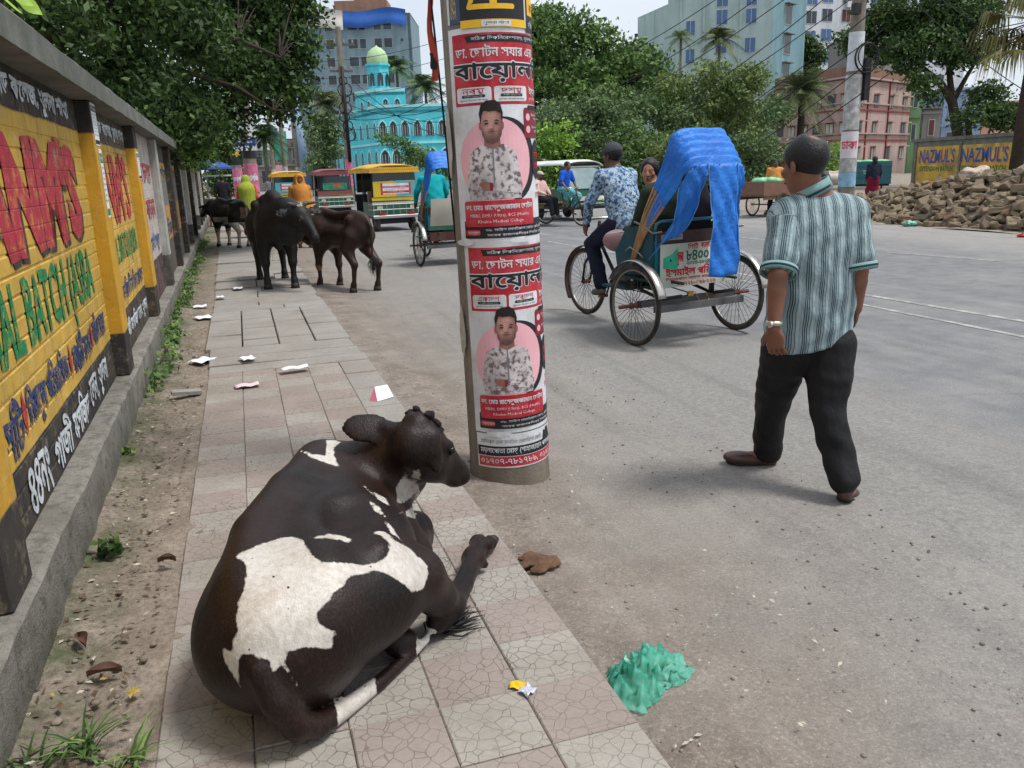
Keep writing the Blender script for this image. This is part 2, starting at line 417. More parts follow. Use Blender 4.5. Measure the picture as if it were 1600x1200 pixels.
# ================================================================== SETTING: ground, road, verge, sidewalk
def pos_xyz(t):
    g_ = t.n('NewGeometry'); s_ = t.n('SeparateXYZ'); t.l(g_.outputs['Position'], s_.inputs[0]); return g_.outputs['Position'], s_.outputs
def hnoise(x, y, seed=0):
    """cheap smooth 2D noise for uneven ground"""
    v = 0
    for k, (fx, fy, ph, a) in enumerate(((1.7, 2.3, .3, .5), (3.1, -2.7, 1.9, .3), (-6.3, 5.1, 4.2, .15), (9.7, 11.3, 2.2, .1), (-17, 13, .7, .07), (23, 29, 5.1, .05))):
        v = v+a*np.sin(fx*x+fy*y+ph+seed*1.7*(k+1))
    return v
def mat_asphalt():
    t = NT('asphalt'); P, s_ = pos_xyz(t)
    big = t.noise(.55, 6, .6, P); mid = t.noise(5, 5, .6, P); fine = t.noise(160, 3, .7, P)
    base = t.ramp(mid, [(.3, srgb(104, 104, 107)), (.7, srgb(124, 124, 125))])
    # older gravelly lane next to the kerb: lighter, dusty
    w = t.math('ADD', s_[0], t.math('MULTIPLY', t.math('SUBTRACT', big, .5), 1.3))
    old = t.ramp(t.math('MULTIPLY_ADD', w, -.8, 3.45), [(.0, 0.), (.45, .75), (1., 1.)])
    oldc = t.ramp(t.noise(30, 5, .7, P), [(.25, srgb(112, 109, 106)), (.5, srgb(134, 131, 127)), (.75, srgb(152, 148, 143))])
    c = t.mix(old, base, oldc)
    dust = t.ramp(t.math('MULTIPLY_ADD', w, -.75, 1.95), [(0., 0.), (1., .8)])
    c = t.mix(dust, c, t.ramp(mid, [(.3, srgb(122, 113, 104)), (.7, srgb(148, 139, 130))]))
    far = t.ramp(t.math('MULTIPLY_ADD', w, .35, -3.6), [(0., 0.), (1., .55)])
    c = t.mix(far, c, srgb(158, 154, 148))
    w2 = t.math('ADD', t.math('ADD', s_[0], t.math('MULTIPLY', t.math('SUBTRACT', t.noise(1.3, 5, .65, P), .5), 1.5)), t.math('MULTIPLY', t.math('SUBTRACT', t.noise(.35, 3, .5, P), .5), .9))
    earth = t.ramp(t.math('MULTIPLY_ADD', w2, -1.5, 2.45), [(0., 0.), (1., .9)])
    e1 = t.ramp(t.noise(4, 5, .68, P), [(.3, srgb(104, 92, 82)), (.5, srgb(134, 122, 111)), (.7, srgb(156, 145, 134))])
    e1 = t.mix(t.ramp(t.noise(38, 6, .75, P), [(.36, .55), (.56, 0.)]), e1, srgb(78, 69, 61))
    c = t.mix(earth, c, e1)
    c = t.mix(t.ramp(t.noise(2.2, 5, .7, P), [(.55, 0.), (.75, .28)]), c, srgb(92, 89, 87))
    c = t.mix(t.ramp(t.noise(.8, 5, .6, P), [(.5, 0.), (.7, .25)]), c, srgb(160, 156, 150))
    cr_ = t.n('TexVoronoi', feature='DISTANCE_TO_EDGE', i_Scale=.55); wv = t.n('Mix', data_type='RGBA', i_0=.22); nz = t.n('TexNoise', i_Scale=1.4, i_Detail=6.); t.l(P, nz.inputs['Vector']); t.l(P, wv.inputs[6]); t.l(nz.outputs['Color'], wv.inputs[7]); t.l(wv.outputs[2], cr_.inputs['Vector'])
    c = t.mix(t.math('MULTIPLY', t.ramp(cr_.outputs['Distance'], [(.004, 1.), (.012, 0.)]), t.ramp(t.noise(.4, 3, .5, P), [(.55, 0.), (.65, .2)])), c, srgb(80, 78, 76))
    mp = t.n('Mapping'); mp.inputs['Scale'].default_value = (2.6, .10, 1); t.l(P, mp.inputs['Vector']); st = t.noise(1., 5, .65, mp.outputs[0]); c = t.mix(t.ramp(st, [(.52, 0.), (.68, .34)]), c, srgb(86, 85, 85)); c = t.mix(t.ramp(st, [(.30, .3), (.45, 0.)]), c, srgb(158, 153, 146))
    c = t.mix(t.ramp(fine, [(.35, .2), (.6, 0.)]), c, srgb(80, 78, 76))
    ag = t.noise(85, 3, .75, P); c = t.mix(t.ramp(ag, [(.32, .4), (.46, 0.)]), c, srgb(78, 75, 72)); c = t.mix(t.ramp(ag, [(.56, 0.), (.70, .42)]), c, srgb(186, 181, 174))
    t.color(c).set(.82, 0, .25)
    hgt = t.math('ADD', t.math('MULTIPLY', fine, t.math('MULTIPLY_ADD', old, .9, .35)), t.math('MULTIPLY', t.noise(60, 3, .6, P), t.math('MULTIPLY_ADD', old, .8, .1)))
    t.bump(hgt, .55, .008); return t.m
def mat_dirt(name='dirt', c0=(116, 103, 92), c1=(158, 145, 132), moss=False):
    t = NT(name); P, s_ = pos_xyz(t)
    a = t.noise(4, 5, .65, P); b = t.noise(45, 5, .7, P)
    c = t.ramp(a, [(.3, srgb(*c0)), (.68, srgb(*c1))])
    c = t.mix(t.ramp(b, [(.35, .5), (.6, 0.)]), c, srgb(70, 62, 55))
    if moss:
        near = t.ramp(t.math('MULTIPLY_ADD', s_[0], -4.2, -2.05), [(0, 0.), (1, 1.)])
        k = t.math('MULTIPLY', t.ramp(t.noise(3.3, 6, .7, P), [(.4, 0.), (.62, .85)]), near)
        c = t.mix(k, c, srgb(70, 84, 50))
        lit = t.math('MULTIPLY', t.ramp(t.noise(28, 4, .7, P), [(.48, 0.), (.66, .6)]), near)
        c = t.mix(lit, c, srgb(62, 55, 47))
    t.color(c).set(.92, 0, .15); t.bump(t.math('ADD', b, t.noise(130, 3, .7, P)), .6, .012); return t.m
def sheet(x0, x1, y0, y1, nx, ny, zf):
    X, Y = np.meshgrid(np.linspace(x0, x1, nx+1), np.linspace(y0, y1, ny+1)); Z = zf(X, Y)
    V = np.stack([X.ravel(), Y.ravel(), Z.ravel()], 1); i = np.arange(nx*ny); r = i//nx; c = i % nx; b = r*(nx+1)+c
    return mesh_np('sheet', V, np.stack([b, b+1, b+nx+2, b+nx+1], 1), True)
tag(ob('ground', sheet(-900, 900, -60, 1500, 12, 12, lambda X, Y: X*0-.14), mat_dirt('far_earth', (120, 112, 100), (150, 142, 128))), kind='structure')
MATS['asphalt'] = mat_asphalt()
tag(ob('road', sheet(.6, 14.6, -4, 190, 14, 60, lambda X, Y: X*0-.06), MATS['asphalt']), kind='structure')
MATS['dirt'] = mat_dirt(); MATS['dirt_moss'] = mat_dirt('dirt_moss', (124, 112, 100), (160, 148, 135), True)
def verge_z(X, Y):
    t_ = np.clip((X-.86)/(.62+.22*hnoise(X*0+1, Y*1.3, 4)+.06*hnoise(X*3, Y*6)), 0, 1); n_ = hnoise(X*2, Y*2)*.016+hnoise(X*7, Y*7, 3)*.006
    return -.034*(1-t_)-.066*t_+n_*(1-t_)**1.2+.012*np.exp(-((X-1.05)/.12)**2)
tag(ob('dirt_verge', sheet(.84, 1.75, .8, 14, 60, 420, verge_z), MATS['asphalt']), kind='structure')
tag(ob('dirt_strip', sheet(-.98, -.3, .6, 14, 60, 500, lambda X, Y: -.012+.012*hnoise(X*3, Y*3, 2)+.006*hnoise(X*9, Y*9, 5)+np.clip((-.6-X)*.22, 0, .05)), MATS['dirt_moss']), kind='structure')
tag(ob('dirt_strip_far', sheet(-1.7, -.3, 14, 60, 8, 60, lambda X, Y: X*0-.01+.008*hnoise(X*3, Y*3, 2)), MATS['dirt_moss']), kind='structure')
tag(ob('far_roadside', sheet(14.5, 60, 4, 70, 60, 80, lambda X, Y: -.05+.03*hnoise(X*.7, Y*.7)+np.clip((X-15)*.004, 0, .1)), mat_dirt('rubble_earth', (128, 118, 106), (165, 156, 144))), kind='structure')
# road markings (worn paint)
def mat_paintline():
    t = NT('worn_line_paint'); P, s_ = pos_xyz(t)
    k = t.ramp(t.noise(9, 5, .75, P), [(.42, 0.), (.66, .9)])
    t.color(t.mix(k, srgb(120, 119, 118), srgb(182, 180, 174))).set(.8); return t.m
MATS['line'] = mat_paintline()
for (xa, ya, xb, yb, w_) in ((6.3, 4.4, 6.3, 9.5, .07), (7.05, 2.5, 6.35, 17, .09), (10.25, 11.2, 10.6, 9.3, .08), (10.1, 14.0, 10.1, 16.5, .08), (7.0, 18.5, 6.8, 26, .09)):
    d_ = Vector((xb-xa, yb-ya, 0)).normalized(); n_ = Vector((-d_.y, d_.x, 0))*w_/2
    mb = MB(); N = 10
    for i in range(N):
        a = Vector((xa, ya, -.056)).lerp(Vector((xb, yb, -.056)), i/N); b = Vector((xa, ya, -.056)).lerp(Vector((xb, yb, -.056)), (i+1)/N)
        mb.poly([a-n_, b-n_, b+n_, a+n_])
    tag(mb.ob('lane_marking', MATS['line']), kind='structure')
# ---------------------------------------------------------------- sidewalk: moulded tiles, edging and drain slabs
def mat_tile(name, ca, cb, groove):
    t = NT(name); P, s_ = pos_xyz(t)
    vec = t.tc('Object')
    wob = t.n('Mix', data_type='RGBA', i_0=.03); nz = t.n('TexNoise', i_Scale=14.); t.l(vec, nz.inputs['Vector'])
    t.l(vec, wob.inputs[6]); t.l(nz.outputs['Color'], wob.inputs[7])
    v = t.n('TexVoronoi', feature='DISTANCE_TO_EDGE', i_Scale=25.); t.l(wob.outputs[2], v.inputs['Vector'])
    g_ = t.ramp(v.outputs['Distance'], [(.008, 0.), (.045, 1.)])
    c = t.ramp(t.noise(3.2, 6, .6, P), [(.3, srgb(*ca)), (.7, srgb(*cb))])
    c = t.mix(t.ramp(t.noise(1.1, 6, .7, P), [(.42, 0.), (.66, .7)]), c, srgb(128, 118, 108))
    c = t.mix(t.ramp(t.noise(70, 4, .7, P), [(.3, .3), (.55, 0.)]), c, srgb(112, 104, 98))
    wear = t.ramp(t.noise(2.3, 5, .6, P), [(.35, 1.), (.65, .25)])
    gd = t.math('MULTIPLY', t.math('SUBTRACT', 1., g_), wear)
    c = t.mix(t.math('MULTIPLY', gd, groove), c, srgb(92, 82, 74))
    t.color(c).set(.85, 0, .2)
    t.bump(t.math('ADD', t.math('MULTIPLY', t.math('SUBTRACT', 1., gd), 1.), t.math('MULTIPLY', t.noise(220, 2, .5, P), .12)), .5, .004); return t.m
MATS['tile_grey'] = mat_tile('grey_paver', (146, 141, 134), (162, 157, 149), .8)
MATS['tile_pink'] = mat_tile('pink_paver', (140, 128, 122), (153, 142, 136), .72)
M('slab', srgb(156, 151, 143), .88, .14, 5, .35, 60, dirt=srgb(120, 110, 100), dscale=2.2, kind='Object')
def mat_conc(name, c, d, bs=50):
    t = NT(name); P, s_ = pos_xyz(t)
    k = t.ramp(t.noise(2.4, 6, .6, P), [(.3, tuple(v*.85 for v in c)), (.7, tuple(v*1.1 for v in c))])
    k = t.mix(t.ramp(t.noise(.9, 5, .7, P), [(.45, 0.), (.72, .6)]), k, d)
    k = t.mix(t.ramp(t.noise(40, 4, .7, P), [(.3, .35), (.5, 0.)]), k, tuple(v*.5 for v in d))
    t.color(k).set(.88, 0, .2); t.bump(t.noise(bs, 5, .7, P), .4, .008); return t.m
MATS['slab'] = mat_conc('worn_slab_concrete', srgb(146, 142, 136), srgb(128, 118, 108))
KX = .8825
walk = tag(ob('sidewalk', MB().bb(-.362, KX-.004, .4, 6.6, -.3, -.007).bb(-.55, KX-.01, 6.62, 46, -.3, -.05).mesh(), mat_conc('walk_bed', srgb(122, 113, 104), srgb(98, 90, 82))), kind='structure')
def tile_mesh(w, l, h=.035, c=.004):
    mb = MB(); x, y = w/2, l/2
    rings = [(x, y, -h), (x, y, -c), (x-c, y-c, 0)]
    vs = [(sx*a, sy*b, z) for a, b, z in rings for sx, sy in ((-1, -1), (1, -1), (1, 1), (-1, 1))]
    fs = [(r*4+i, r*4+(i+1) % 4, r*4+4+(i+1) % 4, r*4+4+i) for r in (0, 1) for i in range(4)]+[(8, 9, 10, 11)]
    return mb.add(vs, fs).mesh('tile')
tm = {}
for key in ('tile_grey', 'tile_pink'):
    me = tile_mesh(.2468, .2468); me.materials.append(MATS[key]); tm[key] = me
EDGE0 = 4.6
for r in range(-4, 17):
    y = 2.4866+.25*r+.125
    for c in range(5):
        x = KX-.125-.25*c
        if c == 0 and y > EDGE0: continue
        key = 'tile_grey' if (r+c) % 2 == 0 else 'tile_pink'
        if y > 4 and rnd.random() < .25: key = rnd.choice(list(tm))
        o = bpy.data.objects.new('paving_tile', tm[key]); link(o, walk)
        o.location = (x+rnd.uniform(-.0012, .0012), y+rnd.uniform(-.0012, .0012), rnd.uniform(-.002, .0015))
        o.rotation_euler = (rnd.uniform(-.006, .006), rnd.uniform(-.006, .006), rnd.choice((0, 1, 2, 3))*PI/2+rnd.uniform(-.004, .004))
for k in range(4):
    me = tile_mesh(.245, .49); me.materials.append(MATS['slab'])
    o = link(bpy.data.objects.new('edging_slab', me), walk); o.location = (KX-.125, EDGE0+.1+.25+.5*k, -.001+rnd.uniform(-.003, .003))
# drain cover slabs further on: long concrete lids lying across, uneven
def slab(x0, x1, y0, y1, z, tilt=.0, rz=0., h=.06, mat='slab', name='cover_slab'):
    me = tile_mesh(x1-x0-.012, y1-y0-.014, h, .007); me.materials.append(MATS[mat])
    o = link(bpy.data.objects.new(name, me), walk); o.location = ((x0+x1)/2, (y0+y1)/2, z)
    o.rotation_euler = (rnd.uniform(-1, 1)*tilt, rnd.uniform(-1, 1)*tilt, rz); return o
def lx(y): return -.37-.013*max(0, y-6)
y = 6.62
for n_, w_ in enumerate((.27, .30, .36)):
    slab(lx(y), KX-.02*n_, y, y+w_, .008+.006*n_, .008, rnd.uniform(-.012, .012)); y += w_
# flush tiles with a broken left corner, raised a step
y0 = y; nrow = 7
for r in range(nrow):
    for c in range(4):
        x1 = KX-.03-.32*c
        slab(x1-.32, x1, y0+.31*r, y0+.31*(r+1), .028+rnd.uniform(-.005, .005), .010, 0, .05, name='paving_tile', mat='slab').rotation_euler.y += rnd.uniform(-.012, .012)
y = y0+.31*nrow
for w_ in (.34, .45, .42, .6, .36, .8, .75, .5, .9, .8, .7, .9, .8, .9, 1.0, .9, .8, 1., 1., .9, 1., 1.1, 1., 1., 1.1, 1.):
    if rnd.random() < .45 and y < 14:
        xm = rnd.uniform(.05, .45)
        slab(lx(y), xm, y, y+w_, rnd.uniform(0, .04), .02, rnd.uniform(-.03, .03)); slab(xm, KX-.03, y, y+w_-.01, rnd.uniform(0, .03), .012, rnd.uniform(-.015, .015))
    else: slab(lx(y), KX-rnd.uniform(0, .06), y, y+w_, rnd.uniform(0, .03), .012, rnd.uniform(-.015, .015))
    y += w_
slab(lx(y), KX, y, 46, .01, 0)
# wet stains on the raised tiles and dark patch beside
t = NT('wet_stain'); P, s_ = pos_xyz(t)
t.color(t.ramp(t.noise(8, 6, .7, P), [(.3, srgb(88, 80, 76)), (.7, srgb(128, 120, 112))])).set(.45)
MATS['stain'] = t.m
def blob(name, cx, cy, z, rx, ry, mat, seed=0, n=40):
    mb = MB(); ph = rnd.random()*6
    mb.poly([(cx+rx*(1+.25*math.sin(3*a+ph)+.15*math.sin(7*a+2*ph)+.08*math.sin(13*a))*math.cos(a), cy+ry*(1+.25*math.sin(2*a+ph)+.15*math.sin(5*a+ph))*math.sin(a), z) for a in [2*PI*i/n for i in range(n)]])
    return tag(mb.ob(name, mat), kind='structure')
p_ = gp(545, 515, -.05); blob('damp_patch', p_.x, p_.y, -.0545, .12, .38, MATS['stain'])
# ================================================================== THE PAINTED BOUNDARY WALL
wall = thing('boundary_wall', 'long painted brick boundary wall with yellow mural panels and concrete coping', 'wall', (-.865, 5., 0), .012)
def mat_mural(name, bands, wear=.35, course=True, stain=srgb(110, 96, 70)):
    """paint bands by height: [(z_top, colour), ...]"""
    t = NT(name); P, s_ = pos_xyz(t)
    z = t.math('ADD', s_[2], t.math('MULTIPLY', t.math('SUBTRACT', t.noise(7, 4, .6, P), .5), .03))
    c = bands[0][1]
    n1 = t.noise(5, 6, .65, P)
    for i in range(1, len(bands)):
        k = t.ramp(t.math('MULTIPLY', t.math('SUBTRACT', z, bands[i-1][0]), 90.), [(0., 0.), (1., 1.)])
        c = t.mix(k, c, bands[i][1])
    c = t.mix(t.ramp(n1, [(.3, .22), (.6, 0.)]), c, srgb(255, 235, 190), 'MULTIPLY') if False else c
    c = t.mix(t.ramp(n1, [(.38, 0.), (.64, wear)]), c, stain)
    c = t.mix(t.ramp(t.noise(26, 5, .75, P), [(.60, 0.), (.72, .45)]), c, srgb(70, 58, 45))
    c = t.mix(t.ramp(t.noise(11, 5, .7, P), [(.28, .22), (.45, 0.)]), c, srgb(235, 215, 170))
    mp = t.n('Mapping'); mp.inputs['Scale'].default_value = (5, 5, .5); t.l(P, mp.inputs['Vector']); c = t.mix(t.ramp(t.noise(1., 6, .7, mp.outputs[0]), [(.5, 0.), (.7, .4)]), c, srgb(92, 80, 60))
    c = t.mix(t.ramp(t.noise(4.5, 6, .75, P), [(.64, 0.), (.67, .8)]), c, srgb(158, 150, 136))
    t.color(c).set(.78, 0, .2)
    hgt = t.math('ADD', t.noise(35, 5, .7, P), t.math('MULTIPLY', t.noise(9, 4, .6, P), 1.2))
    if course:
        fr = t.math('FRACT', t.math('DIVIDE', t.math('SUBTRACT', s_[2], .26), .08)); g_ = t.ramp(t.math('ABSOLUTE', t.math('SUBTRACT', fr, .5)), [(.42, 1.), (.5, 0.)])
        hgt = t.math('ADD', hgt, t.math('MULTIPLY', g_, .8))
    t.bump(hgt, .35, .008); return t.m
BLK = srgb(50, 50, 53); YEL = srgb(206, 168, 76); YEL2 = srgb(204, 156, 52)
MATS['mural0'] = mat_mural('yellow_mural_paint', [(.50, BLK), (1.775, YEL), (9, BLK)], .3, False)
MATS['mural1'] = mat_mural('yellow_mural_paint_faded', [(.56, BLK), (1.74, srgb(212, 174, 84)), (9, srgb(72, 70, 70))], .5)
MATS['pil_y'] = mat_mural('yellow_pillar_paint', [(.53, BLK), (1.76, YEL2), (9, BLK)], .2, False)
MATS['pil_w'] = mat_mural('white_pillar_paint', [(.62, BLK), (9, srgb(176, 176, 172))], .5, False, srgb(120, 118, 110))
MATS['pil_b'] = mat_mural('black_pillar_paint', [(9, BLK)], .2, False)
MATS['panel_white'] = mat_mural('white_poster_panel', [(.66, BLK), (9, srgb(188, 184, 180))], .5, True, srgb(150, 110, 108))
MATS['panel_grey'] = mat_mural('grey_panel', [(.7, srgb(90, 88, 86)), (1.15, srgb(196, 146, 80)), (1.5, srgb(120, 120, 124)), (1.72, srgb(205, 168, 84)), (9, srgb(72, 72, 76))], .5)
MATS['panel_cream'] = mat_mural('cream_panel', [(.7, BLK), (9, srgb(198, 186, 150))], .4)
t = NT('weathered_plinth'); P, s_ = pos_xyz(t)
c = t.ramp(t.noise(3, 5, .65, P), [(.3, srgb(112, 108, 100)), (.7, srgb(156, 152, 144))])
c = t.mix(t.ramp(t.noise(12, 6, .75, P), [(.45, 0.), (.62, .75)]), c, srgb(84, 82, 74))
low = t.ramp(t.math('MULTIPLY_ADD', s_[2], -5., 1.0), [(0, 0.), (1, .7)])
c = t.mix(t.math('MULTIPLY', low, t.ramp(t.noise(5, 5, .7, P), [(.3, .3), (.6, 1.)])), c, srgb(74, 76, 60))
t.color(c).set(.9, 0, .15); t.bump(t.math('ADD', t.noise(14, 6, .7, P), t.noise(70, 4, .7, P)), .55, .015); MATS['plinth'] = t.m
t = NT('mossy_coping'); P, s_ = pos_xyz(t)
c = t.ramp(t.noise(3, 6, .65, P), [(.3, srgb(88, 90, 86)), (.7, srgb(126, 126, 120))])
c = t.mix(t.ramp(t.noise(7, 6, .7, P), [(.48, 0.), (.66, .6)]), c, srgb(92, 100, 76))
t.color(c).set(.9, 0, .15); t.bump(t.noise(40, 5, .7, P), .4, .01); MATS['coping'] = t.m
t = NT('mortar'); P, s_ = pos_xyz(t); t.color(t.ramp(t.noise(9, 5, .6, P), [(.3, srgb(150, 118, 48)), (.7, srgb(196, 158, 62))])).set(.9); MATS['mortar'] = t.m
def rough_strip(x0, x1, z0, z1, y0, y1, step, amp, name, mat):
    """long bar with slightly broken edges"""
    ys = np.arange(y0, y1+step, step); q = random.Random(len(name)); V = []; F = []
    for i, y in enumerate(ys):
        j = [q.uniform(-amp, amp) for _ in range(8)]
        V += [(x0, y, z0), (x1+j[0], y, z0), (x1+j[1], y, z1-.015+j[2]*.4), (x1-.015+j[3], y, z1+j[4]*.3), (x0, y, z1)]
    n = 5
    for i in range(len(ys)-1):
        for k in range(n-1): F.append((i*n+k, (i+1)*n+k, (i+1)*n+k+1, i*n+k+1))
    mb = MB().add(V, [f[::-1] for f in F]); mb.add(V[:n], [tuple(range(n))]); mb.add(V[-n:], [tuple(range(n))[::-1]])
    return mb.ob(name, mat, wall)
rough_strip(-.3, .105, -.2, .255, -4.6, 30, .11, .006, 'plinth', MATS['plinth'])
rough_strip(-.36, .15, 1.96, 2.085, -4.6, 30, .17, .004, 'coping', MATS['coping'])
PILS = [-2.5, .70, 3.2, 5.65, 8.1, 10.55, 13.0, 15.45, 17.9, 20.3, 22.8, 25.3]
pm = ['pil_y', 'pil_y', 'pil_y', 'pil_w', 'pil_b', 'pil_b', 'pil_w', 'pil_b', 'pil_w', 'pil_b', 'pil_w', 'pil_b']
panm = ['mural0', 'mural1', 'panel_white', 'panel_grey', 'panel_grey', 'panel_white', 'panel_cream', 'panel_white', 'panel_cream', 'panel_white', 'panel_cream']
for i, y in enumerate(PILS): bevel(MB().bb(-.1, .082, y, y+.25, .258, 1.958).ob('pillar', MATS[pm[i]], wall), .006, 1)
MB().bb(-.2, -.012, -4.6, -2.5, .2, 1.97).ob('panel', MATS['mural0'], wall)
brick_me = None
def brick_mesh(L):
    mb = MB(); x, y, z, c = .03, L/2-.004, .0355, .004
    rings = [(0, y, z), (x-c, y, z), (x, y-c, z-c)]
    vs = [(a-.0, sy*b, sz*cz) for a, b, cz in rings for sy, sz in ((-1, -1), (1, -1), (1, 1), (-1, 1))]
    fs = [(r*4+k, r*4+(k+1) % 4, r*4+4+(k+1) % 4, r*4+4+k) for r in (0, 1) for k in range(4)]+[(8, 9, 10, 11)]
    return mb.add(vs, fs).mesh('brick')
full, half = brick_mesh(.25), brick_mesh(.125)
for me_ in (full, half): me_.materials.append(MATS['mural0'])
for i in range(len(PILS)-1):
    y0, y1 = PILS[i]+.25, PILS[i+1]
    pan = MB().bb(-.2, -.0035 if i < 2 else 0, y0+.002, y1-.002, .2, 1.97).ob('panel', MATS[panm[i]], wall)
    if i < 2:
        stuff = MB()
        for r in range(21):
            zc = .26+.08*r+.04; yy = y0+.003-(.125 if r % 2 else 0)
            while yy < y1-.02:
                a, b = max(yy, y0), min(yy+.25, y1)
                if b-a > .05:
                    if i == 0 and b > -2.2:
                        o = bpy.data.objects.new('brick', full if b-a > .2 else half); link(o, pan)
                        o.location = (-.03+rnd.uniform(-.0015, .0015), (a+b)/2, zc)
                        if .12 < b-a < .2 or b-a < .12: o.scale = (1, (b-a)/.125, 1)
                        elif b-a < .249: o.scale = (1, (b-a)/.25, 1)
                    elif i == 1: stuff.bb(-.03, .0+rnd.uniform(-.0015, .001), a+.004, b-.004, zc-.0355, zc+.0355)
                yy += .25
        if i == 1: tag(stuff.ob('brickwork', MATS['mural1'], wall), kind='stuff')
# lettering of the murals, painted on the brick faces
def mat_letter(name, c, under, wear=.35):
    t = NT(name); P, s_ = pos_xyz(t)
    cc = t.ramp(t.noise(6, 6, .65, P), [(.3, tuple(v*.8 for v in c)), (.7, tuple(min(1, v*1.18) for v in c))])
    cc = t.mix(t.ramp(t.noise(15, 6, .78, P), [(.52, 0.), (.64, wear)]), cc, under); cc = t.mix(t.ramp(t.noise(4.5, 6, .75, P), [(.64, 0.), (.67, .7)]), cc, srgb(158, 150, 136))
    fr = t.math('FRACT', t.math('DIVIDE', t.math('SUBTRACT', s_[2], .26), .08)); g_ = t.ramp(t.math('ABSOLUTE', t.math('SUBTRACT', fr, .5)), [(.44, 1.), (.5, 0.)])
    cc = t.mix(t.math('MULTIPLY', t.math('SUBTRACT', 1., g_), .22), cc, srgb(60, 45, 38))
    t.color(cc).set(.7, 0, .25); t.bump(t.math('ADD', g_, t.math('MULTIPLY', t.noise(35, 5, .7, P), .7)), .35, .006); return t.m
for n_, c_, u_, w_ in (('l_red', srgb(172, 52, 66), YEL, .5), ('l_green', srgb(24, 124, 74), YEL, .6), ('l_blue', srgb(42, 62, 108), YEL, .5), ('l_white', srgb(206, 212, 218), BLK, .6), ('l_shadow', srgb(66, 58, 54), YEL, .5), ('l_redw', srgb(176, 60, 70), srgb(188, 184, 180), .7), ('l_bluew', srgb(60, 84, 130), srgb(188, 184, 180), .7), ('l_blackp', srgb(40, 40, 42), srgb(220, 220, 216), .3)):
    MATS[n_] = mat_letter(n_, c_, u_, w_)
L_ = MATS
def mural(i, name, items, lift=.0045):
    """items: (text, y0, y1, z0, z1, mat, bold, drop)"""
    p = Print(); q = random.Random(i)
    for (body, y0, y1, z0, z1, mat, bold, ln) in items:
        V, F = text_np(body, 1, bold if body.isascii() else 0., w=y1-y0, h=z1-z0, res=2)
        V = V+np.stack([.006*np.sin(V[:, 1]*31+V[:, 0]*7), .006*np.sin(V[:, 0]*23+1)], 1)
        for k_, (a_, b_) in enumerate([(0, 0)] if body.isascii() else [(0, 0), (.006, 0), (-.006, 0), (0, .005), (0, -.005)]): p.shape(V, F, mat, ((y0+y1)/2+a_, (z0+z1)/2+b_), ln+k_*.00006)
    o = p.ob(name, lambda u, v, w: (w+lift, u, v), wall); return o
mural(0, 'red_lettering', [("ANM'S", -2.05+.18, .372, 1.155, 1.665, L_['l_shadow'], .06, 0), ("ANM'S", -2.05+.14, .33, 1.18, 1.70, L_['l_red'], .06, .0009)])
mural(1, 'green_lettering', [("SPECIAL BATCH (ASBA", -2.45, .36, .76, 1.12, L_['l_green'], .03, 0)])
mural(2, 'blue_lettering', [("ভার্সিটি", -2.3, -1.7, .54, .74, L_['l_blue'], .022, 0), ("নির্ভুল পরিমার্জি", -1.6, -.75, .54, .74, L_['l_blue'], .022, 0), ("রাষ্ট্রী কল্প", -.6, -.05, .56, .74, L_['l_blue'], .022, 0), ("নার্সিং কোর্স", .06, .52, .58, .76, L_['l_blue'], .022, 0)])
mb = Print()
for y_ in (-1.66, -.68, .0): mb.poly([(y_-.035, .645), (y_, .56), (y_+.035, .645), (y_, .74)], L_['l_red'], .0003)
mb.ob('red_diamond', lambda u, v, w: (.005+w, u, v), wall)
mural(3, 'white_address_lettering', [("৪৪নং", -1.78, -1.42, .28, .46, L_['l_white'], .02, 0), ("গাজী", -1.3, -.92, .29, .47, L_['l_white'], .02, 0), ("মসজিদ", -.85, -.4, .29, .47, L_['l_white'], .02, 0), ("লেন,", -.32, -.05, .30, .46, L_['l_white'], .02, 0), ("খুলনা", .02, .34, .30, .47, L_['l_white'], .02, 0)])
mural(4, 'white_top_lettering', [("স্কুল এন্ড কলেজ, খুলনা শাখা", -1.75, .40, 1.80, 1.92, L_['l_white'], .02, 0)])
mural(5, 'red_lettering', [("ANM'S", .98, 2.95, 1.17, 1.70, L_['l_red'], .03, 0), ("SPECIAL BATCH (ASBA", 1.0, 3.05, .84, 1.10, L_['l_green'], .03, 0), ("মেডিকেল ভার্সিটি নার্সিং কোর্স", 1.0, 3.1, .62, .78, L_['l_blue'], .02, 0), ("৪৪নং গাজী মসজিদ লেন, খুলনা", 1.0, 3.1, .33, .50, L_['l_white'], .02, 0), ("স্কুল এন্ড কলেজ, খুলনা শাখা", 1.0, 3.1, 1.79, 1.9, L_['l_white'], .02, 0)], .005)
mural(6, 'faded_lettering', [("ভর্তি চলছে", 3.55, 5.5, 1.45, 1.75, L_['l_redw'], .03, 0), ("শিশু কানন", 3.6, 5.45, 1.0, 1.38, L_['l_redw'], .03, 0), ("প্রি ক্যাডেট স্কুল", 3.6, 5.5, .72, .95, L_['l_bluew'], .03, 0)], .006)
mural(7, 'faded_lettering', [("কোচিং সেন্টার", 6.0, 8.0, 1.5, 1.7, L_['l_blue'], .03, 0), ("একাডেমিক", 6.0, 8.0, .75, 1.0, L_['l_bluew'], .03, 0), ("কোচিং সেন্টার", 8.5, 10.4, 1.5, 1.7, L_['l_blue'], .03, 0)], .006)
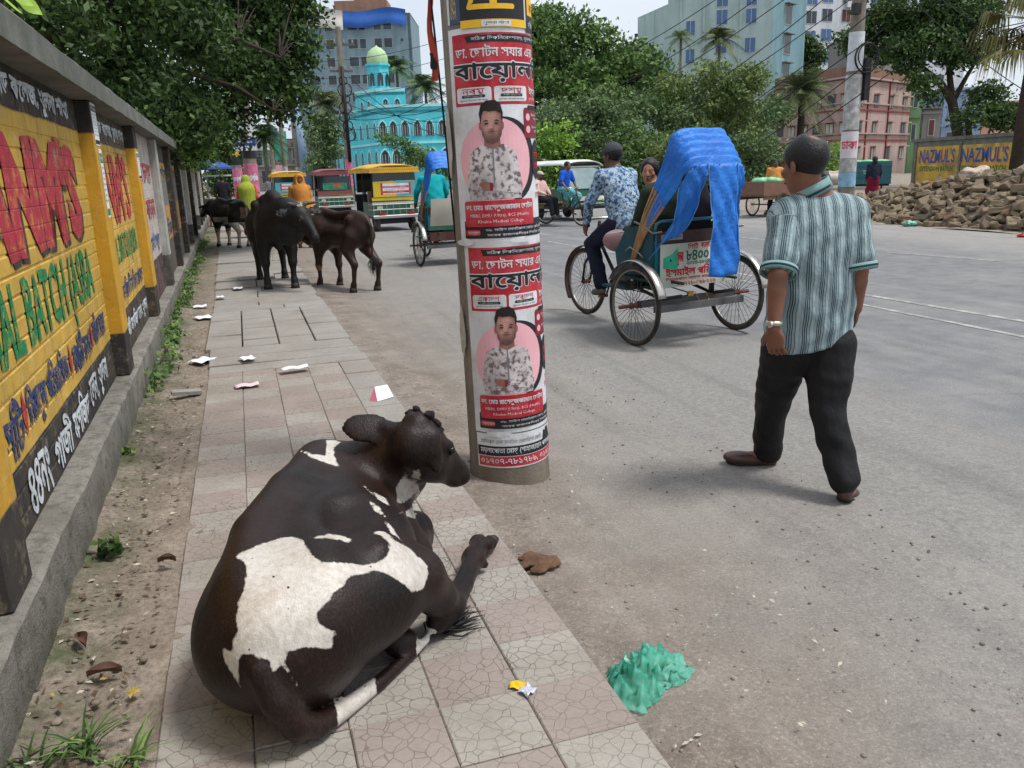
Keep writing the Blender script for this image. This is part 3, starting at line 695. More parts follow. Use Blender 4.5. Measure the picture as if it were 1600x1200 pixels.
# paper notices pasted on the pillars
def notice(name, label, y0, y1, z0, z1, head, body, green=False):
    th = thing(name, label, 'notice', (0, 0, 0)); th.matrix_world = Matrix.Translation((-.865, 5, 0)) @ Matrix.Rotation(.012, 4, 'Z')
    fn = lambda u, v, w: (.0835+w, u+.004*math.sin(v*9), v)
    W = M('paper_white', srgb(222, 224, 224), .8, .06, 9); K = M('ink_black', (.02, .02, .022), .7, .2, 20); G = M('ink_green', srgb(40, 130, 84), .7, .2, 20)
    p = Print()
    N = 8
    for k in range(N): p.rect(y0, y1, z0+(z1-z0)*k/N, z0+(z1-z0)*(k+1)/N, W, 0)
    p.ob('sheet', fn, th)
    p = Print(); h = z1-z0; ink = G if green else K
    p.rect(y0+.01, y1-.01, z1-h*.2, z1-h*.06, ink, .0006); p.text(head, (y0+y1)/2, z1-h*.13, W, w=(y1-y0)*.8, h=h*.08, lift=.0012)
    for k in range(7): p.text(body, (y0+y1)/2, z1-h*(.27+.08*k), ink, w=(y1-y0)*(.6 if k % 3 else .85), h=h*.042, lift=.0007, bold=.02)
    p.rect(y0+.01, y1-.01, z0+h*.03, z0+h*.13, ink, .0006)
    p.ob('print', fn, th); return th
notice('notice', 'white black-print notice near the top of the nearest yellow pillar', .73, .93, 1.70, 1.95, 'টিউটর', 'ক্লাস নাইন টেন')
notice('notice', 'narrow white and green notice curling down the nearest yellow pillar', .80, .93, 1.26, 1.68, 'ভর্তি', 'মহিলা মাদ্রাসা', True)
notice('notice', 'white black-print notice on the second yellow pillar from the camera', 3.22, 3.42, 1.50, 1.74, 'টিউটর', 'ক্লাস নাইন টেন')
# ================================================================== CATTLE (each body is one continuous skin)
def poly_sd(P, poly):
    """signed distance of 2D points to a polygon, + inside"""
    A = np.array(poly, float); B = np.roll(A, -1, 0); d = np.full(len(P), 1e9); ins = np.zeros(len(P), bool)
    for a, b in zip(A, B):
        e = b-a; w = P-a; t = np.clip((w@e)/(e@e), 0, 1); d = np.minimum(d, ((w-t[:, None]*e)**2).sum(1))
        c = ((a[1] <= P[:, 1]) != (b[1] <= P[:, 1])); xx = a[0]+(P[:, 1]-a[1])/(e[1] if abs(e[1]) > 1e-12 else 1e-12)*e[0]
        ins ^= c & (P[:, 0] < xx)
    return np.where(ins, 1, -1)*np.sqrt(d)
def mat_hide(name, dark, dark2, white=(.66, .63, .58), rough=.42, tan=None, sheen=.3):
    t = NT(name)
    a = t.attr('patch').outputs['Fac']
    mp = t.n('Mapping'); mp.inputs['Scale'].default_value = (60, 60, 25); t.l(t.tc('Object'), mp.inputs['Vector'])
    hair = t.noise(1., 4, .7, mp.outputs[0])
    e = t.math('ADD', a, t.math('MULTIPLY', t.math('SUBTRACT', hair, .5), .013))
    e = t.math('ADD', e, t.math('MULTIPLY', t.math('SUBTRACT', t.noise(14, 4, .6), .5), .020))
    k = t.ramp(t.math('MULTIPLY_ADD', e, 130., .5), [(.2, 0.), (.8, 1.)])
    d = t.ramp(t.math('ADD', t.math('MULTIPLY', t.noise(3.2, 5, .6), .75), t.math('MULTIPLY', hair, .25)), [(.36, dark), (.66, dark2)])
    # faint brown wear on the ridges
    w = t.ramp(t.noise(2.3, 4, .6), [(.3, tuple(v*.82 for v in white)), (.6, white)])
    w = t.mix(t.ramp(t.noise(9, 6, .75), [(.48, 0.), (.7, .55)]), w, srgb(150, 130, 108)); w = t.mix(t.ramp(hair, [(.35, .3), (.6, 0.)]), w, srgb(120, 108, 96))
    sp = t.n('TexVoronoi', i_Scale=24.); t.l(t.tc('Object'), sp.inputs['Vector'])
    w = t.mix(t.ramp(t.math('ADD', sp.outputs['Distance'], t.math('MULTIPLY', t.noise(5, 2), .30)), [(.20, 1.), (.235, 0.)]), w, tuple(v*1.2 for v in dark))
    mp2 = t.n('Mapping'); mp2.inputs['Scale'].default_value = (190, 190, 70); t.l(t.tc('Object'), mp2.inputs['Vector']); fh = t.noise(1., 3, .7, mp2.outputs[0])
    d = t.mix(t.ramp(fh, [(.38, .5), (.6, 0.)]), d, tuple(v*.35 for v in dark)); d = t.mix(t.ramp(fh, [(.55, 0.), (.75, .22)]), d, srgb(84, 62, 52)); w = t.mix(t.ramp(fh, [(.3, .22), (.5, 0.)]), w, srgb(140, 126, 112)); c = t.mix(k, d, w)
    if tan is not None: c = t.mix(t.attr('tan').outputs['Fac'], c, tan)
    t.color(c).set(rough, 0, .27)
    hb = t.math('ADD', t.math('ADD', hair, t.math('MULTIPLY', fh, .8)), t.math('MULTIPLY', t.noise(9, 3), 1.5))
    t.bump(hb, .30, .008); return t.m
E_ = np.array
def frame_from(dirv, up=(0, 0, 1)):
    y = E_(dirv, float); y /= np.linalg.norm(y); x = np.cross(y, up); x /= np.linalg.norm(x); z = np.cross(x, y); return np.stack([x, y, z], 1)
def cow_head(S, poll, muz, s=1., up=(0, 0, 1), roll=0., k=.03, horn=0, ears=(1, 1), earlen=.17, eard=None, earn=None):
    """head along poll -> muzzle; returns frame"""
    poll = E_(poll, float); muz = E_(muz, float); F = frame_from(muz-poll, up); L = np.linalg.norm(muz-poll)
    x, y, z = F[:, 0], F[:, 1], F[:, 2]
    def p(a, b, c): return poll+x*a*L+y*b*L+z*c*L
    S.ell(p(0, .14, -.14), (.215*L, .26*L, .25*L), F, k)        # skull and jaw joint
    S.ell(p(0, .36, -.17), (.19*L, .32*L, .20*L), F, k)
    S.cone(p(0, .25, -.02), p(0, .84, -.03), .15*L, .095*L, k)   # forehead to nose bridge
    S.cone(p(0, .32, -.26), p(0, .82, -.17), .125*L, .075*L, k)  # jaw
    S.ell(p(0, .93, -.085), (.14*L, .11*L, .115*L), F, k)        # muzzle
    S.ell(p(0, .86, -.175), (.09*L, .10*L, .055*L), F, .015)     # lower lip
    for sx in (-1, 1):
        S.ell(p(sx*.175, .36, -.01), (.055*L, .09*L, .055*L), F, .015)      # brow ridge
        S.ell(p(sx*.205, .385, -.05), (.03*L, .05*L, .04*L), F, .006)        # eyeball
        S.ell(p(sx*.075, 1.0, -.045), (.025*L, .03*L, .022*L), F, .008, sub=True)  # nostril
        S.cone(p(sx*.12, .84, -.14), p(sx*.05, 1.0, -.145), .008*L, .008*L, .01, sub=True)
    S.ell(p(0, .0, .03), (.13*L, .11*L, .09*L), F, .03)          # poll
    if horn:
        for sx in (-1, 1):
            S.chain([p(sx*.12, .02, .02), p(sx*.3, .0, .06), p(sx*.42, .05, .18), p(sx*.43, .1, .18+horn)], [.05*L, .042*L, .03*L, .012*L], .015)
    for sx, on in zip((-1, 1), ears):
        if not on: continue
        dv = E_(eard[0 if sx < 0 else 1]) if eard is not None else x*sx-z*.25-y*.1
        dv = dv/np.linalg.norm(dv); root = p(sx*.17, .08, -.06); n = np.cross(dv, y) if earn is None else np.cross(dv, np.cross(E_(earn[0 if sx < 0 else 1]), dv)); n /= np.linalg.norm(n)
        w = np.cross(n, dv)
        el = earlen if isinstance(earlen, float) else earlen[0 if sx < 0 else 1]
        S.cone(root, root+dv*.05, .03, .03, .02)
        S.ell(root+dv*(.04+el/2), (el*.58, el*.36, .015), np.stack([dv, w, n], 1), .012)
    return F, p
def build_mesh(S, name): return S.mesh(name, 2)
# ---------------------------------------------------------------- the big cow lying on the tiles
def lying_cow():
    h = .0105
    S = SDF((-.5, 1.55, -.03), (1.0, 3.25, .85), h)
    e = E_((.31, .95, 0.)); R = frame_from(e)   # columns: right, forward, up
    def body(c, lat, lon, ver, tilt=0., k=.08):
        Q = R @ np.array(Euler((0, tilt, 0)).to_matrix()); S.ell(c, (lat, lon, ver), Q, k)
    body((.10, 2.39, .255), .325, .45, .25, -.30, .05)            # barrel
    body((-.005, 2.17, .245), .25, .26, .22, -.30, .06)           # loin and rump
    body((.22, 2.72, .26), .23, .30, .25, -.15, .06)              # chest
    S.chain([(-.085, 2.00, .335), (-.105, 2.14, .405), (-.065, 2.36, .455), (.05, 2.62, .475), (.17, 2.86, .47)], [.045, .055, .06, .065, .07], .07)  # spine to withers
    S.ell((.19, 2.86, .455), (.09, .14, .075), R, .07)            # hump
    S.ell((.115, 2.10, .435), (.05, .06, .045), R, .05)              # hook bone
    S.ell((-.04, 2.01, .26), (.10, .075, .14), R, .07)            # pin bones
    S.ell((.215, 2.33, .50), (.07, .10, .05), R, .08, sub=True); S.ell((.03, 2.24, .53), (.06, .12, .03), R, .06, sub=True)   # hollow before the hip
    for k in range(5): S.chain([(.045+.045*k, 2.46+.075*k, .49), (.17+.04*k, 2.42+.075*k, .43), (.30+.03*k, 2.40+.07*k, .32)], [.014, .019, .014], .035)   # ribs
    S.chain([(.27, 2.14, .44), (.33, 2.30, .36), (.36, 2.42, .25)], [.02, .02, .02], .05)                      # flank fold
    # near hind quarter: thigh, stifle, hock, cannon, hoof
    S.ell((.20, 2.21, .265), (.19, .14, .155), (0, .15, .5), .06)
    S.chain([(.10, 2.09, .31), (.27, 2.18, .295), (.385, 2.25, .275)], [.14, .125, .085], .06)
    S.chain([(.39, 2.25, .275), (.465, 2.32, .16), (.515, 2.385, .085)], [.085, .065, .05], .04)
    S.ell((.475, 2.345, .06), (.062, .042, .04), (0, 0, .8), .025)  # point of hock
    S.chain([(.52, 2.38, .085), (.60, 2.52, .072), (.685, 2.70, .066)], [.048, .036, .034], .03)
    S.ell((.695, 2.725, .06), (.044, .05, .042), None, .025)      # fetlock
    S.chain([(.70, 2.74, .062), (.745, 2.82, .062)], [.037, .036], .02)
    S.ell((.663, 2.745, .045), (.016, .02, .016), None, .012); S.ell((.735, 2.715, .03), (.016, .02, .016), None, .012)
    for q in (-1, 1):
        S.cone((.755-.018*q, 2.835+.012*q, .058), (.80-.024*q, 2.905+.014*q, .040), .030, .022, .006)
    # buttock and the far hind leg tucked below
    S.ell((.05, 2.10, .15), (.13, .095, .12), (0, 0, .5), .05)
    S.ell((.19, 2.32, .10), (.13, .09, .08), (0, 0, .5), .04)
    S.ell((.33, 2.27, .055), (.055, .05, .05), None, .03)
    # shoulder, brisket, folded forelegs
    S.ell((.34, 2.72, .25), (.11, .15, .17), R, .06)
    S.ell((.32, 2.92, .19), (.13, .14, .16), R, .06)
    S.chain([(.38, 2.70, .24), (.44, 2.66, .15), (.50, 2.84, .14)], [.10, .085, .062], .05)
    S.ell((.52, 2.885, .135), (.06, .062, .078), None, .035)      # knee
    S.chain([(.52, 2.88, .09), (.47, 2.74, .06), (.43, 2.64, .05)], [.05, .038, .035], .025)
    S.chain([(.26, 2.95, .16), (.33, 3.06, .09), (.27, 2.9, .05)], [.09, .055, .04], .04)
    # neck with dewlap, then the head
    S.chain([(.22, 2.86, .37), (.35, 2.80, .455), (.46, 2.71, .535)], [.13, .10, .08], .07)
    S.chain([(.30, 2.90, .27), (.42, 2.84, .37), (.49, 2.76, .45)], [.13, .10, .07], .06)
    S.chain([(.41, 2.96, .17), (.47, 2.90, .27), (.52, 2.80, .37)], [.06, .035, .025], .05)
    for k in range(3): S.cone((.36+.03*k, 2.70+.01*k, .47-.05*k), (.43+.025*k, 2.78+.02*k, .33-.03*k), .004, .004, .012, sub=True)   # neck creases
    poll = E_((.495, 2.655, .635)); muz = E_((.70, 2.825, .375))
    F, p = cow_head(S, poll, muz, k=.03, ears=(1, 1), earlen=(.165, .085), eard=((-.93, .30, .12), (.04, -.22, -.95)), earn=((.0, .75, -.62), (.35, -.9, .25)))
    # tail: over the rump, down to the ground and round to the right
    tail = [(-.09, 1.99, .34), (-.075, 1.93, .27), (-.045, 1.91, .18), (-.005, 1.925, .09), (.05, 1.965, .045), (.12, 2.03, .028), (.24, 2.13, .024), (.36, 2.245, .024), (.42, 2.30, .03)]
    S.chain(tail, [.035, .04, .042, .04, .034, .028, .023, .018, .015], .012)
    S.plane_cut((0, 0, .002), (0, 0, -1))
    me = build_mesh(S, 'cow_body')
    return me, S.V, dict(poll=poll, muz=muz, F=F, p=p)
COW_N = E_((.10, .78, -.62)); COW_N = COW_N/np.linalg.norm(COW_N)      # direction in which the flank markings are mapped
COW_A = np.cross(COW_N, (0, 0, 1)); COW_A /= np.linalg.norm(COW_A); COW_B = np.cross(COW_A, COW_N)
COW_PATCH = [[(-0.234,0.016),(-0.194,0.038),(-0.154,0.056),(-0.118,0.068),(-0.083,0.064),(-0.053,0.045),(-0.041,0.013),(-0.02,-0.022),(0.003,-0.042),(0.056,-0.048),(0.102,-0.052),(0.144,-0.045),(0.174,-0.029),(0.184,0.0),(0.179,0.028),(0.16,0.051),(0.14,0.057),(0.156,0.066),(0.176,0.063),(0.199,0.034),(0.248,0.004),(0.291,-0.042),(0.291,-0.072),(0.268,-0.112),(0.235,-0.124),(0.217,-0.103),(0.189,-0.087),(0.166,-0.077),(0.138,-0.068),(0.11,-0.075),(0.073,-0.079),(0.059,-0.09),(0.054,-0.109),(0.036,-0.122),(0.021,-0.144),(-0.001,-0.158),(-0.018,-0.176),(-0.013,-0.202),(0.012,-0.217),(0.037,-0.227),(0.019,-0.238),(0.013,-0.258),(-0.005,-0.261),(-0.034,-0.256),(-0.068,-0.256),(-0.091,-0.261),(-0.099,-0.285),(-0.089,-0.31),(-0.076,-0.339),(-0.081,-0.339),(-0.094,-0.313),(-0.109,-0.292),(-0.13,-0.304),(-0.136,-0.277),(-0.161,-0.272),(-0.178,-0.259),(-0.2,-0.254),(-0.213,-0.269),(-0.219,-0.316),(-0.21,-0.337),(-0.226,-0.307),(-0.253,-0.257),(-0.251,-0.233),(-0.228,-0.238),(-0.225,-0.218),(-0.209,-0.196),(-0.215,-0.16),(-0.21,-0.124),(-0.197,-0.077),(-0.191,-0.042),(-0.207,-0.007)],[(-0.036,0.054),(-0.001,0.056),(0.023,0.06),(0.052,0.05),(0.083,0.034),(0.066,0.027),(0.038,0.038),(0.009,0.046)],[(-0.091,0.479),(-0.053,0.446),(-0.004,0.438),(0.001,0.501),(-0.003,0.524),(0.027,0.524),(0.047,0.509),(0.021,0.475),(0.026,0.438),(0.05,0.376),(0.006,0.399),(-0.052,0.425)],[(0.114,0.3),(0.14,0.254),(0.147,0.228),(0.126,0.274)],[(0.149,0.257),(0.186,0.226),(0.199,0.186),(0.183,0.189),(0.154,0.224)],[(0.137,0.199),(0.162,0.174),(0.18,0.13),(0.154,0.153)],[(0.177,0.111),(0.204,0.081),(0.219,0.039),(0.194,0.058)],[(0.261,0.347),(0.27,0.333),(0.308,0.333),(0.314,0.327),(0.297,0.311),(0.225,0.236),(0.227,0.311)],[(0.226,0.16),(0.268,0.243),(0.301,0.293),(0.289,0.215),(0.259,0.208)]]
def tuft(name, root, dirs, n, L, r, mat, parent, seed=1, spread=.4, droop=0.):
    """a lock of hair: n thin tapering strands"""
    q = random.Random(seed); mb = MB()
    for i in range(n):
        d_ = Vector(dirs)+Vector((q.gauss(0, spread), q.gauss(0, spread), q.gauss(0, spread*.7))); d_.normalize()
        b = Vector(root)+Vector((q.gauss(0, r), q.gauss(0, r), q.gauss(0, r*.5))); l = L*q.uniform(.6, 1.1)
        c = Vector((q.gauss(0, 1), q.gauss(0, 1), q.gauss(0, .5)))*l*.12
        p = [b, b+d_*l*.5+c+Vector((0, 0, -droop*l*.3)), b+d_*l+c*.6+Vector((0, 0, -droop*l))]
        for v in p: v.z = max(v.z, .004) if root[2] < .1 else v.z
        mb.tube(p, [.0035, .003, .0008], 4)
    return mb.ob(name, mat, parent, smooth=True)
M('hair_black', (.012, .011, .011), .45, .3, 30); M('eye_dark', (.008, .006, .005), .08, 0)
M('horn', srgb(74, 68, 62), .5, .2, 20); M('hoof', srgb(48, 44, 42), .6, .2, 30)
MATS['hide_cow'] = mat_hide('brown_black_hide', (.0062, .0045, .0042), (.027, .0115, .0085), (.60, .565, .52))
me, V, inf = lying_cow()
ctr = E_((.15, 2.4, .25)); Q = V-ctr; P2 = np.stack([Q@COW_A, Q@COW_B], 1)
nrm = np.zeros(len(V)*3, np.float32); me.vertices.foreach_get('normal', nrm); nrm = nrm.reshape(-1, 3)
val = np.max([poly_sd(P2, pl) for pl in COW_PATCH], 0); val = np.where(nrm@COW_N < .12, val, -1)
tailp = [(-.005, 1.925, .09), (.05, 1.965, .045), (.12, 2.03, .028), (.24, 2.13, .024), (.36, 2.245, .024), (.42, 2.30, .03)]
tp = E_(tailp); dd = np.min([np.linalg.norm(V-(tp[i]+(tp[i+1]-tp[i])*f_), axis=1) for i in range(5) for f_ in np.linspace(0, 1, 9)], 0)
ont = (dd < .04) & (V[:, 2] < .08) & (V[:, 0] > .03)
val = np.where(ont, np.maximum(-np.abs(V[:, 0]-.165)+.062, np.where(V[:, 0] > .375, .02, -.02)), val)
fattr(me, 'patch', val)
fattr(me, 'tan', np.clip(1-np.linalg.norm(V-E_((.78, 2.87, .05)), axis=1)/.06, 0, 1)*.0)
cow = thing('cow', 'large dark brown and white cow lying on the tiled sidewalk beside the pole', 'cow', (.15, 2.4, 0))
o = ob('body', me, MATS['hide_cow'], cow, smooth=True); o.location = (-.15, -2.4, 0)
def cowpart(o): o.location = (-.15, -2.4, 0); return o
p = inf['p']
for sx in (-1, 1): cowpart(MB().sphere(p(sx*.208, .385, -.045), .0155, 12, 8).ob('eye', MATS['eye_dark'], cow, True))
cowpart(tuft('tail_switch', (.46, 2.335, .03), (.8, .75, .25), 110, .17, .012, MATS['hair_black'], cow, 3, .28, .5))
S = SDF(tuple(p(0, .1, .1)-.12), tuple(p(0, .1, .1)+.12), .005); qf = random.Random(2)
for k in range(30): S.ell(p(qf.uniform(-.13, .13), qf.uniform(-.06, .24), .10+qf.uniform(-.03, .035)), (.012, .015, .01), (qf.random()*3, qf.random()*3, qf.random()*3), .007)
cowpart(ob('forelock', S.mesh('forelock', 0), M('hair_curl', (.014, .010, .009), .6, .4, 60, 1., 220), cow, smooth=True))
for q in (-1, 1): cowpart(MB().tube([(.775-.022*q, 2.868+.014*q, .049), (.802-.025*q, 2.912+.015*q, .036)], [.0295, .019], 10).ob('hoof', MATS['hoof'], cow, True))
# ---------------------------------------------------------------- standing cattle
def standing_cow(name, label, Hs, loc, rz, mat, poll, muz, patch, h=.02, fat=1., horn=0., legs=None, hump=0., tail=None, hornmat=True, tan=None, earlen=.16, eard=None, dewlap=0., belly=0., legr=1.):
    S = SDF((-.55*Hs, -.8*Hs, -.02), (.75*Hs, 1.35*Hs, 1.3*Hs), h)
    s_ = Hs; f = fat
    def pt(*a): return E_(a)*s_
    S.ell(pt(0, -.02, .66-belly*.3), (.20*f*s_, .46*s_, (.205+belly)*f*s_), None, .06*s_)
    S.ell(pt(0, .30, .68), (.18*f*s_, .24*s_, .24*f*s_), None, .08*s_)
    S.ell(pt(0, -.40, .74), (.17*f*s_, .19*s_, .185*s_), None, .08*s_)
    S.chain([pt(0, -.53, .88), pt(0, -.3, .925), pt(0, .05, .90), pt(0, .36, .95-.0*hump)], [.04*s_, .05*s_, .05*s_, .055*s_], .08*s_)
    if hump: S.ell(pt(0, .36, .95+hump*.4), (.08*s_, .16*s_, (.05+hump)*s_), None, .07*s_)
    for sx in (-1, 1):
        S.ell(pt(sx*.13*f, -.33, .86), (.045*s_, .06*s_, .05*s_), None, .06*s_)
        S.ell(pt(sx*.13*f, .32, .62), (.075*s_, .13*s_, .19*s_), None, .07*s_)
    L = legs or [(-.11, .36, 0), (.11, .32, 0), (-.12, -.46, 0), (.12, -.42, 0)]
    feet = []
    for i, (lx_, ly_, _) in enumerate(L):
        sx = -1 if lx_ < 0 else 1
        if i < 2:
            S.chain([pt(sx*.12*f, .32, .58), pt(lx_*1.02, .33*.3+ly_*.7, .42), pt(lx_, ly_+.01, .29)], [.105*s_, .07*s_*legr, .048*s_*legr], .05*s_)
            S.ell(pt(lx_, ly_+.012, .275), (.043*s_, .045*s_, .05*s_), None, .03*s_)
            S.chain([pt(lx_, ly_+.005, .27), pt(lx_, ly_, .10)], [.038*s_*legr, .032*s_*legr], .02*s_)
        else:
            S.chain([pt(sx*.12*f, -.38, .66), pt(lx_, -.31, .52), pt(lx_, ly_-.03, .34)], [.135*s_*(.4+.6*legr), .10*s_*legr, .05*s_*legr], .06*s_)
            S.ell(pt(lx_, ly_-.045, .335), (.036*s_, .05*s_, .055*s_), None, .03*s_)
            S.chain([pt(lx_, ly_-.03, .31), pt(lx_, ly_, .10)], [.042*s_*legr, .032*s_*legr], .02*s_)
        S.ell(pt(lx_, ly_+.01, .095), (.038*s_, .042*s_, .035*s_), None, .02*s_)
        S.cone(pt(lx_, ly_+.015, .075), pt(lx_, ly_+.03, .02), .036*s_, .047*s_, .015*s_)
        feet.append(pt(lx_, ly_+.03, .0))
    po, mu = E_(poll)*s_, E_(muz)*s_
    S.chain([pt(0, .36, .76), (po*.5+pt(0, .40, .80)*.5)*E_((1, 1, 1)), po+E_((0, 0, -.09*s_))], [.185*f*s_, .135*f*s_, .10*s_], .08*s_)
    S.chain([pt(0, .44, .58), po*.55+pt(0, .42, .55)*.45+E_((0, 0, -.1*s_)), po+E_((0, 0, -.16*s_))], [.11*f*s_, (.07+dewlap*.3)*s_, .05*s_], .07*s_)
    if dewlap: S.chain([pt(0, .42, .44), pt(0, .56, .55), (po+pt(0, .5, .6))*.5-E_((0, 0, .14*s_))], [.03*s_, .03*s_, .03*s_], .06*s_)
    F, p = cow_head(S, po, mu, k=.03*s_, horn=0, earlen=earlen*s_, eard=eard)
    tl = tail or [(0, -.56, .87), (0, -.615, .80), (.0, -.62, .60), (.01, -.60, .42)]
    S.chain([pt(*q) for q in tl], [.03*s_, .026*s_, .02*s_, .015*s_], .02*s_)
    S.plane_cut((0, 0, .001), (0, 0, -1))
    me = build_mesh(S, name); V = S.V/s_
    fattr(me, 'patch', patch(V)); fattr(me, 'tan', tan(V) if tan else np.zeros(len(V)))
    root = thing(name, label, 'bull' if name == 'bull' else 'cow', loc, rz)
    ob('body', me, mat, root, smooth=True)
    for sx in (-1, 1): MB().sphere(p(sx*.208, .385, -.045), .016*s_, 10, 6).ob('eye', MATS['eye_dark'], root, True)
    if horn:
        Lh = np.linalg.norm(mu-po)
        for sx in (-1, 1): MB().tube([p(sx*.12, -.02, .02), p(sx*.27, -.06, .04), p(sx*.42, -.02, .10), p(sx*.48, .06, .10+horn)], [.062*Lh, .052*Lh, .036*Lh, .008*Lh], 10).ob('horn', MATS['horn'], root, True)
    tuft('tail_switch', tuple(pt(*tl[-1])), (0, 0, -1), 60, .22*s_, .012*s_, MATS['hair_black'], root, 9, .12)
    for q in feet: MB().tube([q+E_((0, 0, .001)), q+E_((0, -.008, .06))*s_], [.05*s_, .041*s_], 10).ob('hoof', MATS['hoof'], root, True)
    return root
def n3(V, a=7.): return .5*np.sin(a*V[:, 0]+1.3*a*V[:, 1])+.5*np.sin(1.1*a*V[:, 2]-a*V[:, 1]+2)
MATS['hide_bull'] = mat_hide('black_hide', (.008, .0075, .0075), (.016, .0145, .014), (.55, .52, .48), .5)
MATS['hide_calf'] = mat_hide('dark_brown_hide', (.016, .009, .007), (.058, .026, .017), (.42, .31, .22), .45, tan=srgb(150, 112, 80))
MATS['hide_far'] = mat_hide('black_white_hide', (.009, .008, .0075), (.02, .016, .015), (.52, .46, .40), .5, tan=srgb(168, 132, 112))
standing_cow('bull', 'massive black bull standing on the sidewalk slabs facing the camera', 1.30, (.40, 12.15, -.01), rad(180+5), MATS['hide_bull'],
    (-.19, .80, .86), (-.32, 1.0, .54), lambda V: np.where((np.abs(V[:, 0]+.19) < .04) & (V[:, 1] > .80) & (V[:, 2] > .86), .0, -1.), .02, .90, .14, legs=[(-.13, .40, 0), (.14, .34, 0), (-.14, -.40, 0), (.13, -.44, 0)], hump=.012, dewlap=.25, belly=.015, eard=((-.95, -.2, -.1), (.95, -.1, -.15)), legr=.95)
standing_cow('calf', 'thin dark brown young cow with its rear turned, standing on the road', 1.12, (1.29, 11.6, -.06), rad(28), MATS['hide_calf'],
    (-.10, .78, .80), (-.22, 1.06, .62), lambda V: -1+0*V[:, 0], .018, .80, .05, belly=-.008, legr=.82, legs=[(-.10, .38, 0), (.12, .26, 0), (-.14, -.40, 0), (.13, -.52, 0)],
    tan=lambda V: np.clip(np.clip((.52-V[:, 2])*8, 0, 1)*np.clip((.18-np.abs(V[:, 1]+.1))*9, 0, 1)+np.where((V[:, 2] < .28) & (V[:, 2] > .22) & (V[:, 1] > .2) & (V[:, 0] < 0), .7, 0), 0, .9))
standing_cow('cow', 'black and white cow standing far off with its rear to the camera', 1.10, (-.22, 19.85, .0), rad(30), MATS['hide_far'],
    (-.02, .84, .86), (-.05, 1.10, .62), lambda V: np.where(V[:, 2] > .5, .06*np.where((V[:, 2] < .62) & (np.abs(V[:, 1]) < .3), 1, -1)+.06*n3(V)-.03, np.where(V[:, 1] < .1, .05, .05-(V[:, 2]-.2)*.5)), .025, 1.02, 0,
    tan=lambda V: np.where((V[:, 2] < .36), .55, 0.)+np.where((V[:, 1] < -.5) & (np.abs(V[:, 0]) < .08) & (V[:, 2] < .8), .4, 0))
# ================================================================== THE POSTERED UTILITY POLE
PX, PY, PR = 1.185, 3.80, .2
PHI0 = math.atan2(-PY, -PX)
pole = thing('utility_pole', 'thick grey concrete utility pole plastered with red and white posters', 'pole', (PX, PY, -.06))
t = NT('pole_concrete'); P, s_ = pos_xyz(t)
mp = t.n('Mapping'); mp.inputs['Scale'].default_value = (1, 1, .25); t.l(P, mp.inputs['Vector'])
c = t.ramp(t.noise(9, 7, .65, mp.outputs[0]), [(.3, srgb(104, 97, 88)), (.7, srgb(146, 139, 129))])
c = t.mix(t.ramp(t.noise(5, 6, .7, P), [(.5, 0.), (.7, .6)]), c, srgb(98, 82, 66))
c = t.mix(t.ramp(t.noise(30, 5, .75, P), [(.6, 0.), (.72, .5)]), c, srgb(66, 60, 54))
low = t.ramp(t.math('MULTIPLY_ADD', s_[2], -6., .75), [(0, 0.), (1, .55)]); c = t.mix(low, c, srgb(112, 100, 88))
t.color(c).set(.88, 0, .15); t.bump(t.math('ADD', t.noise(12, 6, .7, P), t.noise(60, 4, .7, P)), .45, .01); MATS['pole'] = t.m
MB().lathe([(.206, -.3), (.206, .0), (.201, .15), (.198, 2.4), (.16, 9.)], 40).ob('shaft', MATS['pole'], pole, True)
MB().tube([(-.9, 0, 8.4), (.9, 0, 8.4)], .05, 8).ob('crossarm', MATS['pole'], pole)
# dark cable with a torn red cloth tied to the left of the pole
def on_pole(th, r, z): a = PHI0+th; return Vector((r*math.cos(a), r*math.sin(a), z))
MB().tube([on_pole(-1.9, .215, 1.2), on_pole(-1.75, .22, 1.7), on_pole(-1.65, .235, 2.15), on_pole(-1.6, .26, 2.7), on_pole(-1.6, .24, 3.4)], .005, 6).ob('cable', M('cable_black', (.012, .012, .013), .6, .2, 20), pole, True)
def red_poster_mats():
    return dict(R=M('print_red', srgb(176, 32, 48), .5, .16, 9, .4, 13, dirt=srgb(196, 120, 124), dscale=9, damt=.3), K=M('print_black', srgb(38, 38, 43), .5, .12, 9), W=M('print_white', srgb(212, 214, 219), .6, .06, 4, .45, 13, dirt=srgb(168, 162, 154), dscale=7, damt=.55), N=M('print_maroon', srgb(128, 40, 48), .5, .1, 9), P=M('print_pink', srgb(228, 172, 182), .5, .06, 9), H=M('print_hair', srgb(38, 28, 28), .6, .2, 40), F=M('print_skin', srgb(178, 128, 116), .6, .22, 30), S=M('print_skin_dark', srgb(144, 98, 88), .6, .2, 30), Y=M('print_yellow', srgb(232, 182, 44), .5, .08, 8), G=M('print_grey', srgb(120, 118, 122), .5, .1, 9))
PMT = red_poster_mats()
t = NT('print_shirt'); v = t.n('TexVoronoi', feature='DISTANCE_TO_EDGE', i_Scale=26.); nz = t.n('TexNoise', i_Scale=48., i_Detail=6.); t.l(t.tc('Object'), nz.inputs['Vector'])
k = t.ramp(nz.outputs['Fac'], [(.48, 0.), (.62, 1.)]); k2 = t.ramp(t.noise(9, 4), [(.35, srgb(172, 162, 164)), (.65, srgb(214, 206, 206))]); t.color(t.mix(k, k2, srgb(104, 90, 94))).set(.55); PMT['shirt'] = t.m
t = NT('print_face'); pu, pv = t.attr('pu').outputs['Fac'], t.attr('pv').outputs['Fac']
def sq(a, c, r): return t.math('POWER', t.math('ABSOLUTE', t.math('DIVIDE', t.math('SUBTRACT', a, c), r)), 2.)
